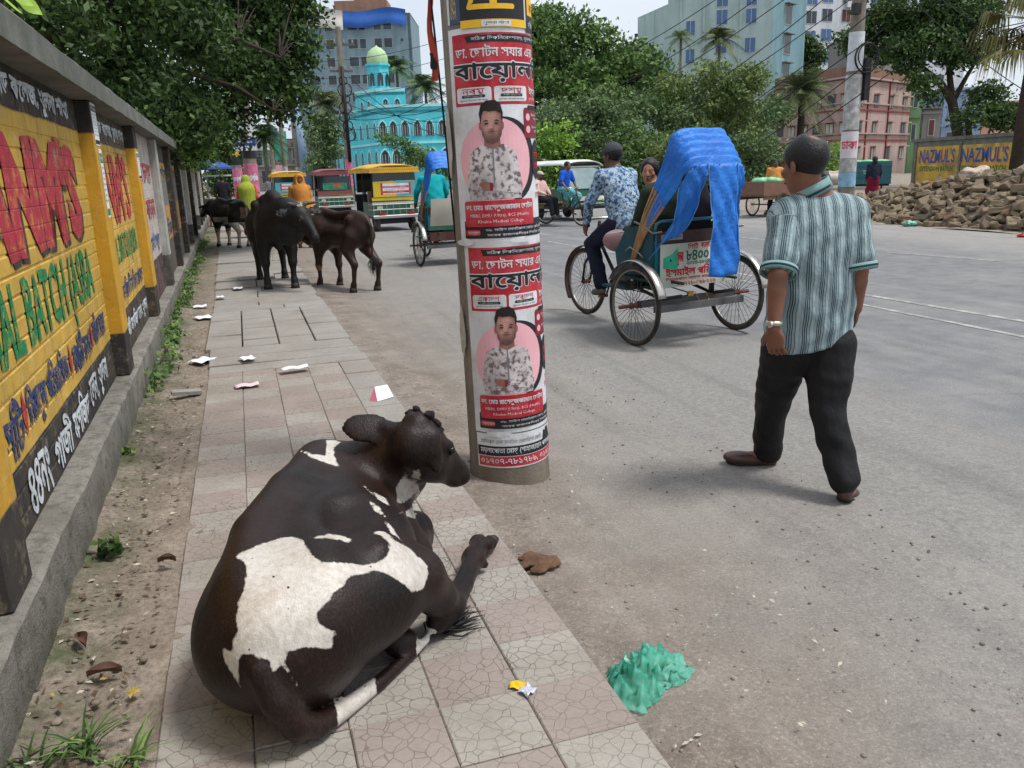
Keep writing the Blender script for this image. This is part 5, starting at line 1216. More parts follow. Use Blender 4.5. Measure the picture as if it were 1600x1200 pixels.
JM = dict(hip=ip(1264, 512, 3.12), neck=ip(1270, 304, 3.10), head=ip(1256, 257, 3.10), shL=ip(1229, 337, 3.10), shR=ip(1329, 334, 3.05), elL=ip(1216, 428, 3.0), elR=ip(1342, 420, 2.99), wrL=ip(1209, 513, 2.98), wrR=ip(1338, 482, 3.02), hdL=ip(1214, 560, 2.99), hdR=ip(1333, 500, 3.07),
    hpL=ip(1228, 545, 3.16), hpR=ip(1298, 540, 3.05), knL=ip(1205, 640, 3.33), knR=ip(1292, 640, 3.0), anL=ip(1199, 706, 3.43), anR=ip(1322, 755, 2.87), toL=ip(1140, 714, 3.50), toR=ip(1335, 773, 3.02), face=(-.16, .98, -.08), palmL=(.75, .6, 0), palmR=(-.6, .3, 0))
man, P_, hp_, HR_, Rt_, o_ = person('person', 'man in striped teal polo shirt and black trousers walking away along the road', JM, .0058, 1.0, 'skin', MATS['polo'], slacks, brown_shoe, bald=True, sleeve=.46, fat=1.10, hem=-.035, ret=True, curl=.75, hemtilt=.16, fatb=1.02)
# collar, sleeve bands, watch
def band(c, ax, r, w, mat, name, th=.006, n=28, sq=1.):
    ax = nv(ax); a = nv(np.cross(ax, (0.3, 1, .2))); b = np.cross(ax, a); mb = MB()
    mb.grid(lambda u, v: Vector(c+ax*(v-.5)*w+(a*math.cos(2*PI*u)+b*math.sin(2*PI*u)*sq)*r), n, 1); o = mb.ob(name, mat, man, True); return solidify(o, th, 0)
ca_ = nv(P_['head']-P_['neck'])+E_((0, .22, 0))
band(P_['neck']+E_((-.004, .008, .018)), ca_, .085, .05, polo_trim, 'collar', .009)
band(P_['neck']+E_((-.004, .008, .006)), ca_, .0915, .010, polo_trim_d, 'collar_stripe', .005)
for q in 'LR':
    ax = nv(P_['el'+q]-P_['sh'+q]); L_e = np.linalg.norm(P_['el'+q]-P_['sh'+q]); e = P_['sh'+q]+ax*(L_e*.75+.055)
    b_ = band(e, ax, .0765, .032, polo_trim, 'sleeve_band', .006); band(e, ax, .080, .008, polo_trim_d, 'sleeve_stripe', .004)
wd = nv(P_['wrL']-P_['elL']); band(P_['wrL']-wd*.022, wd, .0335, .02, M('watch_steel', (.55, .52, .45), .3, .1, metal=.9), 'watch_band', .005)
c_ = P_['wrL']-wd*.022+E_((-.03, -.012, 0)); MB().lathe([(0, -.004), (.016, -.004), (.016, .004), (0, .004)], 14, tuple(c_), 'x').ob('watch_case', MATS['watch_steel'], man)
# ================================================================== CYCLE RICKSHAWS
M('rubber', (.022, .021, .02), .8, .25, 30, .3, 90, dirt=srgb(120, 108, 96), dscale=5, damt=.45); M('rim_steel', (.30, .29, .28), .38, .2, 20, metal=.85, dirt=srgb(94, 78, 62), damt=.6)
M('dark_steel', (.035, .034, .034), .5, .3, 20, metal=.4, dirt=srgb(90, 76, 62), damt=.5); M('grey_steel', srgb(92, 92, 94), .55, .2, 12, metal=.3, dirt=srgb(86, 70, 58), damt=.5)
M('teal_paint', srgb(44, 128, 148), .5, .15, 8, dirt=srgb(70, 84, 84), damt=.6); M('teal_dark', srgb(28, 72, 82), .55, .2, 8, dirt=srgb(60, 50, 44), damt=.5); M('maroon_paint', srgb(74, 40, 38), .55, .2, 8, dirt=srgb(100, 86, 74), damt=.5)
M('bamboo', srgb(150, 116, 82), .7, .25, 14, .3, 60); M('rust', srgb(100, 62, 46), .8, .3, 18, .3, 60); M('chrome', (.55, .53, .5), .28, .15, 14, metal=.95, dirt=srgb(112, 92, 74), damt=.55)
M('mauve_vinyl', srgb(148, 116, 116), .5, .12, 8, dirt=srgb(96, 76, 74), damt=.5)
t = NT('blue_tarpaulin'); k = t.ramp(t.noise(3, 5), [(.3, srgb(18, 92, 180)), (.7, srgb(36, 122, 212))]); k = t.mix(t.ramp(t.noise(14, 6, .7), [(.58, 0.), (.75, .25)]), k, srgb(120, 160, 200))
t.color(k).set(.45, 0, .4); t.bump(t.math('ADD', t.noise(11, 5, .6), t.math('MULTIPLY', t.noise(160, 2), .05)), .6, .04); MATS['blue_tarp'] = t.m
M('blue_tarp_seam', srgb(96, 150, 214), .5, .1)
def wheel(parent, c, R=.355, n=28, tilt=0.):
    w_ = MB().torus(c, R-.02, .021, 'x', 48, 10).ob('wheel', MATS['rubber'], parent, True)
    MB().torus(c, R-.045, .012, 'x', 48, 8).ob('rim', MATS['rim_steel'], w_, True)
    sp = MB()
    for k in range(n):
        a = 2*PI*k/n; b = a+(.5 if k % 2 else -.5); sx = .03 if (k//2) % 2 else -.03
        sp.tube([(c[0]+sx, c[1]+.022*math.cos(b), c[2]+.022*math.sin(b)), (c[0], c[1]+(R-.045)*math.cos(a), c[2]+(R-.045)*math.sin(a))], .0021, 4, cap=False)
    sp.ob('spokes', MATS['dark_steel'], w_)
    MB().lathe([(.0, -.06), (.012, -.06), (.012, -.045), (.027, -.04), (.02, -.02), (.02, .02), (.027, .04), (.012, .045), (.012, .06), (0, .06)], 14, c, 'x').ob('hub', MATS['rust'], w_, True)
    return w_
def fender(parent, c, R, a0, a1, w=.085, mat='chrome'):
    def fn(u, v):
        a = rad(a0+(a1-a0)*v); q = (u-.5)*2; r = R-.012*q*q
        return (c[0]+q*w/2, c[1]+r*math.cos(a), c[2]+r*math.sin(a))
    return solidify(MB().grid(fn, 6, 22).ob('fender', MATS[mat], parent, True), .003)
def hood_profile(u, W=.47, Wt=.31, Ht=1.):
    """inverted U, u 0..1 -> (x, t along the rib)"""
    pts = [(-W, 0), (-W+.03, .35), (-Wt-.03, .74), (-Wt+.0, .92), (-Wt+.09, 1.0), (0, 1.01), (Wt-.09, 1.0), (Wt, .92), (Wt+.03, .74), (W-.03, .35), (W, 0)]
    f = u*(len(pts)-1); i = min(int(f), len(pts)-2); f -= i
    p0, p1 = Vector(pts[max(i-1, 0)]), Vector(pts[i]); p2, p3 = Vector(pts[i+1]), Vector(pts[min(i+2, len(pts)-1)])
    q = .5*((2*p1)+(p2-p0)*f+(2*p0-5*p1+4*p2-p3)*f*f+(3*p1-p0-3*p2+p3)*f**3); return q.x, q.y
def rickshaw(label, loc, rz, hood='blue_tarp', main=True, ua=0.):
    T = thing('cycle_rickshaw', label, 'rickshaw', loc, rz)
    tp, td = MATS['teal_paint'], MATS['teal_dark']
    for x in (-.59, .59): wheel(T, (x, 0, .355), n=36)
    wheel(T, (0, 1.62, .355), n=32)
    fender(T, (-.585, 0, .355), .40, 30, 165); fender(T, (.585, 0, .355), .40, 30, 168); fender(T, (0, 1.62, .355), .385, -35, 110, .07, 'maroon_paint')
    # axle, leaf springs, frame
    MB().bb(-.54, .54, -.03, .03, .33, .385).bb(-.5, .5, -.20, -.15, .30, .36).ob('axle', MATS['grey_steel'], T)
    MB().tube([(-.75, 0, .355), (.75, 0, .355)], .017, 10).ob('axle_shaft', MATS['rust'], T, True)
    fr = MB()
    for x in (-.3, .3):
        fr.tube([(x, -.28, .44), (x, .0, .38), (x, .3, .44), (x*.6, .75, .50), (0, 1.05, .42)], .016, 8); fr.tube([(x, -.3, .55), (x, .45, .55)], .014, 8); fr.tube([(x, .0, .40), (x, .0, .56)], .02, 6)
    fr.tube([(0, 1.05, .42), (0, .88, .86)], .018, 8).tube([(0, 1.05, .42), (0, 1.38, .82)], .018, 8).tube([(0, .9, .80), (0, 1.38, .84)], .018, 8).tube([(0, .92, .80), (0, .2, .62)], .016, 8).tube([(0, 1.05, .42), (0, .35, .38)], .014, 8)
    fr.ob('frame', MATS['dark_steel'], T, True)
    MB().tube([(-.045, 1.62, .355), (-.055, 1.56, .55), (-.02, 1.44, .74)], .013, 8).tube([(.045, 1.62, .355), (.055, 1.56, .55), (.02, 1.44, .74)], .013, 8).tube([(0, 1.44, .72), (0, 1.36, 1.0)], .018, 8).ob('fork', MATS['dark_steel'], T, True)
    hb = MB().tube([(-.27, 1.22, .99), (-.22, 1.30, 1.02), (-.08, 1.37, 1.03), (.08, 1.37, 1.03), (.22, 1.30, 1.02), (.27, 1.22, .99)], .012, 8).ob('handlebar', MATS['chrome'], T, True)
    for sx in (-1, 1): MB().tube([(sx*.255, 1.25, 1.0), (sx*.275, 1.16, .975)], .018, 8).ob('grip', MATS['rubber'], hb, True)
    MB().sphere((0, .90, .90), .11, 12, 8, (1, 1.3, .4)).ob('saddle', MATS['rubber'], T, True)
    pd = MB().tube([(-.08, 1.05, .42), (.08, 1.05, .42)], .02, 8)
    pd.tube([(-.09, 1.05, .42), (-.09, 1.12, .27)], .01, 6).tube([(.09, 1.05, .42), (.09, .98, .57)], .01, 6).lathe([(.0, -.003), (.085, -.003), (.085, .003), (0, .003)], 20, (.06, 1.05, .42), 'x').ob('crank', MATS['dark_steel'], T)
    MB().bb(-.17, -.09, 1.09, 1.15, .255, .28).ob('pedal', MATS['rust'], T); MB().bb(.09, .17, .95, 1.01, .56, .585).ob('pedal', MATS['rust'], T)
    MB().tube([(.05, 1.05, .5), (.05, .0, .40)], .006, 5).tube([(.05, 1.05, .34), (.05, .0, .31)], .006, 5).ob('chain', MATS['dark_steel'], T)
    # seat tub
    MB().bb(-.44, .44, -.08, .52, .545, .57).bb(-.44, .44, .30, .70, .44, .46).ob('floor', td, T)
    MB().bb(-.43, .43, -.06, .36, .62, .80).ob('seat_base', td, T); bevel(MB().bb(-.42, .42, -.04, .38, .80, .88).ob('seat_cushion', MATS['mauve_vinyl'], T), .03, 3)
    for sx in (-1, 1): MB().prism([(-.08, .60), (.42, .60), (.46, .78), (.30, 1.0), (-.08, 1.06)], .02, Matrix.Translation((sx*.45-.01, 0, 0)) @ Matrix(((0, 0, 1, 0), (1, 0, 0, 0), (0, 1, 0, 0), (0, 0, 0, 1)))).ob('side_panel', td, T)
    MB().bb(-.44, .44, -.10, -.085, .60, .96).ob('back_panel', tp, T); bevel(MB().bb(-.43, .43, -.115, -.10, .86, .98).ob('back_rail_board', MATS['maroon_paint'], T), .004, 1)
    MB().tube([(-.455, -.10, .98), (-.455, -.12, 1.05), (-.40, -.12, 1.07), (.40, -.12, 1.07), (.455, -.12, 1.05), (.455, -.1, .98)], .014, 8).ob('back_rail', tp, T, True)
    # hood: bamboo ribs fanned from a pivot, tarpaulin over the upper part
    piv = Vector((0, .20, .70)); hm = MATS[hood]; a0, a1 = (22, 38) if main else (12, 30)
    def rib(u, j, lo=.42):
        a = rad(a0+(a1-a0)*j); L = 1.17-.12*j; x, t_ = hood_profile(u)
        zig = .020*math.cos(j*9*2*PI/2)*(1 if .1 < u < .9 else .4)
        wr = .003*math.sin(23*u+31*j)+.0025*math.sin(41*u-17*j+1)+.002*math.sin(67*u+9*j); return Vector((x*(1+zig*.8)-.09*t_+wr*.5, piv.y-math.sin(a)*t_*L-.015*zig+wr, piv.z+math.cos(a)*t_*(L+zig)+wr))
    ribs = []
    for k in range(6):
        for sgn in (0, 1):
            q = MB().tube([rib(u if sgn == 0 else 1-u, .02+.19*k) for u in (0, .03, .06, .09, .12, .16)], [.014, .015, .015, .014, .013, .012], 7).ob('hood_rib', MATS['bamboo'], T, True)
    for sgn in (-1, 1):
        MB().tube([Vector(p) for p in ((sgn*.485, .27, .80), (sgn*.49, .20, .84), (sgn*.49, .08, .80), (sgn*.485, .02, .76))], .008, 6).tube([Vector(p) for p in ((sgn*.47, .16, 1.06), (sgn*.475, .04, 1.03), (sgn*.47, -.10, .97), (sgn*.46, -.2, .99))], .009, 6).ob('rib_clamp', MATS['rim_steel'], T, True)
    NJ = 27
    H = MB().grid(lambda u, v: rib(.10+.80*u, v*1.02)+Vector((0, 0, .008)), 46, NJ).ob('hood', hm, T, True); solidify(H, .004)
    if main:
        S0 = [rib(u, 1.0) for u in np.linspace(0, 1, 60)]
        def panel(x0, x1, drop, sweep, nm, back=.0, curl=0.):
            def top(x):
                c_ = [p for p in S0 if p.z > 1.3]; return min(c_, key=lambda p: abs(p.x-x))
            def fn(u, v):
                x = x0+(x1-x0)*u; p = top(x); zt = p.z+.012
                return Vector((x+sweep*v*v+.006*math.sin(5*v+3*u), p.y-.02-back*math.sin(min(v*1.6, 1)*PI/2)+.012*math.sin(9*v+4*u)+.007*math.sin(21*v-13*u)+.006*math.sin(37*u+8*v)+curl*v*v, zt-drop*v))
            o = MB().grid(fn, 14, 24).ob(nm, hm, T, True); solidify(o, .003)
            for e in (0, 1): MB().tube([fn(e, v/16)+Vector((0, -.003, 0)) for v in range(17)], .004, 5).ob('seam', MATS['blue_tarp_seam'], o, True)
            return o
        panel(-.20, .10, .92, .02, 'hood_back_flap', .03)
        panel(-.40, -.22, .60, -.08, 'hood_back_flap', .0, .26); panel(.08, .22, .60, .04, 'hood_back_flap', .0, .14)
    return T, rib
RK = (3.76, 6.5, -.06); RZ = .19
rk, rib_ = rickshaw('cycle rickshaw with bright blue folded hood and painted number board, carrying passengers', RK, RZ)
# painted tin plate at the back
brd = bevel(MB().bb(-.43, .40, -.150, -.142, .50, .875).ob('number_plate', M('plate_tin', srgb(186, 184, 168), .6, .12, 5, dirt=srgb(112, 150, 140), dscale=2.5, damt=.6), rk), .003, 1)
pr_ = Print(); RD = M('sign_red', srgb(168, 30, 44), .6, .2, 15); GR = M('sign_green', srgb(22, 84, 62), .6, .2, 15); MG = M('sign_mint', srgb(40, 158, 124), .6, .15, 8); BK = M('sign_black', (.02, .025, .025), .6)
pr_.poly([(-.40, .76), (-.30, .79), (-.24, .84), (-.235, .70), (-.25, .62), (-.33, .66), (-.40, .67)], MG, .0006); pr_.ell(-.32, .735, .012, .012, BK, .0012)
for k, ch in enumerate('খুলনা সিটি কর্পো'.split(' ')): pr_.text(ch, (-.215, -.07, .07)[k], (.745, .845, .85)[k], RD, w=(.07, .12, .1)[k], h=(.12, .05, .05)[k], lift=.001, bold=.03)
pr_.text('৮৪০০', -.02, .765, GR, w=.25, h=.085, lift=.001, bold=.05); pr_.text('২০২৩-২০২৪', -.01, .70, BK, w=.26, h=.034, lift=.001, bold=.03)
pr_.rect(.10, .40, .72, .86, M('plate_white', srgb(214, 218, 212), .6, .05), .0007); pr_.rect(.19, .30, .72, .86, M('plate_mint', srgb(170, 214, 196), .6, .08), .0010); pr_.text('প্র', .15, .80, RD, w=.03, h=.04, lift=.001)
pr_.text('ইসমাইল পরিবহন', -.03, .635, RD, w=.68, h=.085, lift=.001, bold=.05); pr_.text('উত্তরপাড়া মোড়ল বাজার, খুলনা', -.03, .57, RD, w=.68, h=.04, lift=.001, bold=.03); pr_.text('০১৭২৮-৫৯৮২২৯', -.02, .525, RD, w=.44, h=.032, lift=.001, bold=.03)
pr_.ob('plate_lettering', lambda u, v, w: (u, -.1505-w, v), brd)
pr_ = Print(); pr_.rect(-.40, -.16, .905, .955, M('plate_pale', srgb(150, 150, 148), .6, .2, 20), .0006); pr_.text('খুলনা ৮৪০০', -.28, .93, BK, w=.2, h=.03, lift=.0012); pr_.ob('small_plate', lambda u, v, w: (u, -.1155-w, v), rk)
bevel(MB().sphere((-.30, .62, .86), .17, 16, 10, (.75, 1.15, .62)).ob('bag', MATS['mauve_vinyl'], rk, True), .001); MB().tube([(-.44, .62, .93), (-.40, .48, .95), (-.3, .43, .95)], .008, 6).ob('bag_zip', MATS['chrome'], rk)
MB().tube([(.1, -.14, .42), (.12, -.16, .36), (.02, -.17, .33), (-.05, -.16, .44)], .004, 5).bb(-.13, -.07, -.17, -.15, .41, .45).ob('padlock_chain', M('brass', srgb(160, 120, 50), .4, .2, metal=.7), rk)
def rl(*p):  # rickshaw frame -> world
    c, s = math.cos(RZ), math.sin(RZ); return (RK[0]+c*p[0]-s*p[1], RK[1]+s*p[0]+c*p[1], RK[2]+p[2])
camo = cloth('camouflage_blue', srgb(88, 116, 146), .2, .85, 8, .3, 12, (srgb(150, 168, 184), 26)); 
t = NT('camouflage_shirt'); a = t.noise(22, 4, .6); b = t.noise(31, 4, .6)
k = t.ramp(a, [(.40, srgb(60, 86, 118)), (.47, srgb(110, 140, 168)), (.56, srgb(176, 190, 202)), (.64, srgb(92, 120, 150))]); k = t.mix(t.ramp(b, [(.56, 0.), (.60, 1.)]), k, srgb(42, 58, 82))
t.color(k).set(.85, 0, .15); t.bump(t.noise(12, 3), .35, .03); camo = t.m
jeans = cloth('dark_jeans', srgb(30, 34, 52), .2, .8, 8); capm = cloth('grey_cap', srgb(66, 68, 72), .15, .8, 12, .2)
JR = dict(hip=rl(0, .90, 1.02), neck=rl(-.02, 1.06, 1.50), head=rl(-.03, 1.10, 1.63), shL=rl(-.19, 1.05, 1.44), shR=rl(.16, 1.07, 1.44), elL=rl(-.29, 1.12, 1.20), elR=rl(.27, 1.14, 1.2), wrL=rl(-.275, 1.20, 1.0), wrR=rl(.27, 1.22, 1.0), hpL=rl(-.10, .92, .98), hpR=rl(.10, .92, .98), knL=rl(-.13, 1.32, .78), knR=rl(.13, 1.26, .92), anL=rl(-.13, 1.14, .36), anR=rl(.13, 1.02, .66), toL=rl(-.13, 1.27, .29), toR=rl(.13, 1.16, .60), face=(-.35, .93, 0))
person('person', 'rickshaw puller in blue camouflage shirt and dark cap, seen from behind', JR, .012, .98, 'skin_dark', camo, jeans, M('grey_shoe', srgb(96, 90, 86), .6, .2), cap=capm, sleeve=1., fat=1.05, hem=.06)
olive = cloth('olive_cloth', srgb(44, 52, 42), .2, .85, 8)
JG = dict(hip=rl(-.15, .12, .95), neck=rl(-.22, .21, 1.36), head=rl(-.25, .24, 1.485), shL=rl(-.33, .14, 1.30), shR=rl(-.03, .24, 1.30), elL=rl(-.38, .22, 1.08), elR=rl(.02, .36, 1.08), wrL=rl(-.3, .40, .97), wrR=rl(-.02, .5, .98), hpL=rl(-.24, .18, .93), hpR=rl(-.06, .18, .93), knL=rl(-.24, .55, .93), knR=rl(-.06, .55, .93), anL=rl(-.24, .58, .54), anR=rl(-.06, .58, .54), toL=rl(-.24, .70, .49), toR=rl(-.06, .70, .49), face=(-.62, -.78, -.02), fwd=(-.19, .98, 0))
person('person', 'girl passenger in olive clothes looking back from the blue rickshaw', JG, .011, .9, 'skin_pale', olive, olive, M('grey_shoe', srgb(96, 90, 86)), hairlen=.12, sleeve=1., fat=1.12, hem=.1)
JG2 = {k: ((v[0]+.30, v[1]+.07, v[2]+.02) if k not in ('face', 'fwd') else v) for k, v in JG.items()}; JG2['face'] = (-.2, .97, 0)
person('person', 'second rickshaw passenger half hidden under the blue hood', JG2, .02, .9, 'skin', cloth('dark_scarf', srgb(40, 36, 44), .2), olive, M('grey_shoe', srgb(96, 90, 86)), hairlen=.1, sleeve=1., fingers=False, nose=False)
# ================================================================== OTHER TRAFFIC
def paint(n, c, **k): return M(n, c, k.pop('rough', .42), k.pop('var', .1), 5, dirt=k.pop('dirt', srgb(110, 100, 88)), dscale=2.5, damt=.45, spec=.4, **k)
YC = paint('yellow_canvas', srgb(214, 164, 30), rough=.7); MC = paint('maroon_canvas', srgb(128, 60, 70), rough=.7); GP = paint('bottle_green', srgb(16, 92, 70)); CP = paint('cream_paint', srgb(190, 186, 172)); YP = paint('yellow_paint', srgb(206, 178, 40)); SP = M('silver_pipe', srgb(150, 152, 150), .4, .1, metal=.5); GL = M('dark_glass', (.02, .026, .028), .08, .1, spec=.6); RLT = M('tail_lamp_red', srgb(170, 24, 34), .25, .1); KB = M('black_paint', (.02, .02, .022), .5, .2); CYN = paint('cyan_paint', srgb(60, 172, 190)); OR_ = M('orange_print', srgb(196, 80, 40), .6, .2)
def small_wheel(parent, c, r=.23, w=.1):
    o = MB().lathe([(r*.55, -w/2), (r*.92, -w/2), (r, -w*.3), (r, w*.3), (r*.92, w/2), (r*.55, w/2)], 22, c, 'x').ob('wheel', MATS['rubber'], parent, True)
    MB().lathe([(0, -w*.3), (r*.55, -w*.45), (r*.56, w*.45), (0, w*.3)], 16, c, 'x').ob('rim', MATS['grey_steel'], o, True)
def easy_bike(label, loc, rz, roof, banner=True, panel=None):
    """battery three-wheeler seen mostly from behind; +Y is forward"""
    T = thing('auto_rickshaw', label, 'auto rickshaw', loc, rz); W = .66
    for x in (-.52, .52): small_wheel(T, (x, .18, .23))
    small_wheel(T, (0, 2.0, .23))
    MB().bb(-W, W, .0, 2.0, .36, .44).bb(-.5, .5, .1, .3, .2, .36).ob('chassis', KB, T)
    MB().bb(-W, W, .0, .05, .46, .82).bb(-W, -W+.03, .05, .9, .46, .8).bb(W-.03, W, .05, .9, .46, .8).ob('rear_body', GP, T)
    MB().bb(-W, W, -.006, -.001, .84, .93).ob('rear_stripe', YP, T); MB().bb(-W-.004, W+.004, -.012, -.007, .75, .80).ob('rear_stripe', CP, T)
    r = MB()
    for z in (.44, .60, .74): r.tube([(-W-.02, .3, z), (-W-.02, -.1, z), (W+.02, -.1, z), (W+.02, .3, z)], .013, 6)
    for k in range(8): x = -W+2*W*k/7; r.tube([(x, -.1, .44), (x, -.1, .74)], .011, 6)
    r.ob('rail_guard', SP, T)
    bevel(MB().bb(-W-.03, W+.03, -.14, -.11, .36, .44).ob('bumper', SP, T), .01, 1)
    for sx in (-1, 1): MB().bb(sx*.42-.1, sx*.42+.1, -.125, -.105, .45, .51).ob('tail_lamp', RLT, T); MB().bb(sx*.48-.08, sx*.48+.08, -.108, -.103, .62, .70).ob('reflector', CP, T)
    for x in (-W+.03, W-.03):
        for y in (.03, .95, 1.75): MB().tube([(x, y, .8), (x*.97, y+(.12 if y > 1.5 else 0), 1.62)], .02, 6).ob('post', KB, T)
    if banner:
        b = MB().bb(-W+.05, W-.05, -.02, -.014, .94, 1.36).ob('rear_screen', panel or YP, T)
        p = Print(); RDm = PMT['R']; WH = PMT['W']
        p.rect(.05, W-.06, .95, 1.35, CYN, .0005); p.rect(-.40, .48, 1.02, 1.30, WH, .001); p.rect(-.34, .42, 1.04, 1.10, RDm, .0015, .02); p.rect(-.34, .42, 1.18, 1.23, RDm, .0015, .02); p.rect(-.40, -.34, 1.0, 1.32, RDm, .0015); p.rect(.42, .48, 1.0, 1.32, RDm, .0015)
        p.text('মা বাবার দোয়া পরিবহন', .04, 1.205, WH, w=.66, h=.04, lift=.002); p.text('নিরাপদে চলুন', .04, 1.07, WH, w=.5, h=.035, lift=.002); p.text('খুলনা সিটি', .04, 1.14, RDm, w=.6, h=.045, lift=.0015)
        p.ob('banner', lambda u, v, w: (u, -.0205-w, v), b)
        MB().bb(-W+.05, W-.05, -.02, -.014, 1.37, 1.60).ob('rear_window', GL, T)
    else:
        b = MB().bb(-W+.08, W-.08, -.02, -.014, 1.02, 1.54).ob('rear_window', GL, T)
        p = Print(); p.rect(-.46, .46, 1.04, 1.30, M('mural_green', srgb(50, 120, 96), .5, .5, 9), .001); p.ell(.1, 1.2, .16, .06, OR_, .0015); p.ob('painting', lambda u, v, w: (u, -.0205-w, v), b)
        MB().bb(-W, W, -.012, -.007, .86, 1.0).ob('rear_stripe', MC, T)
    MB().bb(-W+.05, W-.05, .45, .85, .6, .72).bb(-W+.05, W-.05, .5, .58, .72, 1.1).ob('seat', MATS['mauve_vinyl'], T)
    # roof canvas with scalloped fringe
    def rf(u, v):
        x = (u-.5)*2*(W+.05); y = -.08+2.15*v; z = 1.66+.12*(1-(2*u-1)**4)+.05*math.sin(PI*v)
        return (x, y, z)
    solidify(MB().grid(rf, 14, 10).ob('roof', roof, T, True), .02)
    fr = MB(); N = 26
    for k in range(N):
        x0 = -W-.05+2*(W+.05)*k/N; x1 = x0+2*(W+.05)/N; fr.poly([(x0, -.085, 1.70), (x1, -.085, 1.70), (x1, -.09, 1.60), ((x0+x1)/2, -.09, 1.575), (x0, -.09, 1.60)])
    solidify(fr.ob('fringe', roof, T), .006); MB().bb(-W-.05, W+.05, -.095, -.083, 1.67, 1.73).ob('roof_edge', roof, T)
    for sx in (-1, 1): MB().bb(sx*(W+.05)-.006, sx*(W+.05)+.006, -.08, 2.05, 1.60, 1.70).ob('side_fringe', roof, T)
    MB().bb(-.55, .55, 1.95, 2.0, .44, 1.0).bb(-.5, .5, 1.98, 2.02, 1.05, 1.6).ob('front_panel', GL, T)
    return T
easy_bike('three-wheeler with yellow fringed roof and red banner, rear view, left of the pole', (4.15, 23.2, -.06), rad(8), YC, True)
easy_bike('three-wheeler with maroon roof and painted rear window behind the brown calf', (3.6, 33.0, -.06), rad(2), MC, False)
easy_bike('distant three-wheeler with yellow roof left of the maroon-roofed one', (2.15, 37.0, -.06), rad(2), YC, True, CYN)
# second rickshaw, half behind the pole
rk2, _ = rickshaw('cycle rickshaw with dark blue hood and cream back, half hidden behind the pole', (3.42, 13.85, -.06), rad(4), 'blue_tarp', False)
MB().grid(lambda u, v: (-.43+.86*u, -.14-.03*math.sin(PI*v)-.16*v, .62+.50*v), 8, 8).ob('back_cover', CP, rk2, True); MB().bb(-.435, .435, -.165, -.155, .60, .70).ob('back_stripe', GP, rk2); MB().bb(-.44, .44, -.2, -.08, .42, .56).ob('tool_box', MATS['maroon_paint'], rk2)
def rel(loc, rz):
    c, s = math.cos(rz), math.sin(rz); return lambda x, y, z: (loc[0]+c*x-s*y, loc[1]+s*x+c*y, loc[2]+z)
def rider_pose(q, lean=.12, up=0.):
    return dict(hip=q(0, .90, 1.0), neck=q(0, .9+lean, 1.48), head=q(0, .95+lean, 1.61), shL=q(-.18, .9+lean, 1.42), shR=q(.18, .9+lean, 1.42), elL=q(-.28, 1.06, 1.20), elR=q(.28, 1.06, 1.2), wrL=q(-.27, 1.22, 1.02), wrR=q(.27, 1.22, 1.02), hpL=q(-.1, .92, .98), hpR=q(.1, .92, .98), knL=q(-.13, 1.3, .80), knR=q(.13, 1.24, .92), anL=q(-.13, 1.12, .38), anR=q(.13, 1.02, .64), toL=q(-.13, 1.25, .31), toR=q(.13, 1.15, .58))
q2 = rel((3.42, 13.85, -.06), rad(4)); J = rider_pose(q2); J['face'] = (-.05, 1, 0)
person('person', 'rickshaw puller in turquoise shirt and lime green cap, left of the pole', J, .018, 1., 'skin_dark', cloth('turquoise_shirt', srgb(20, 150, 156), .12), jeans, M('grey_shoe', srgb(96, 90, 86)), cap=cloth('lime_cap', srgb(150, 178, 30), .1), sleeve=1., fingers=False, nose=False)
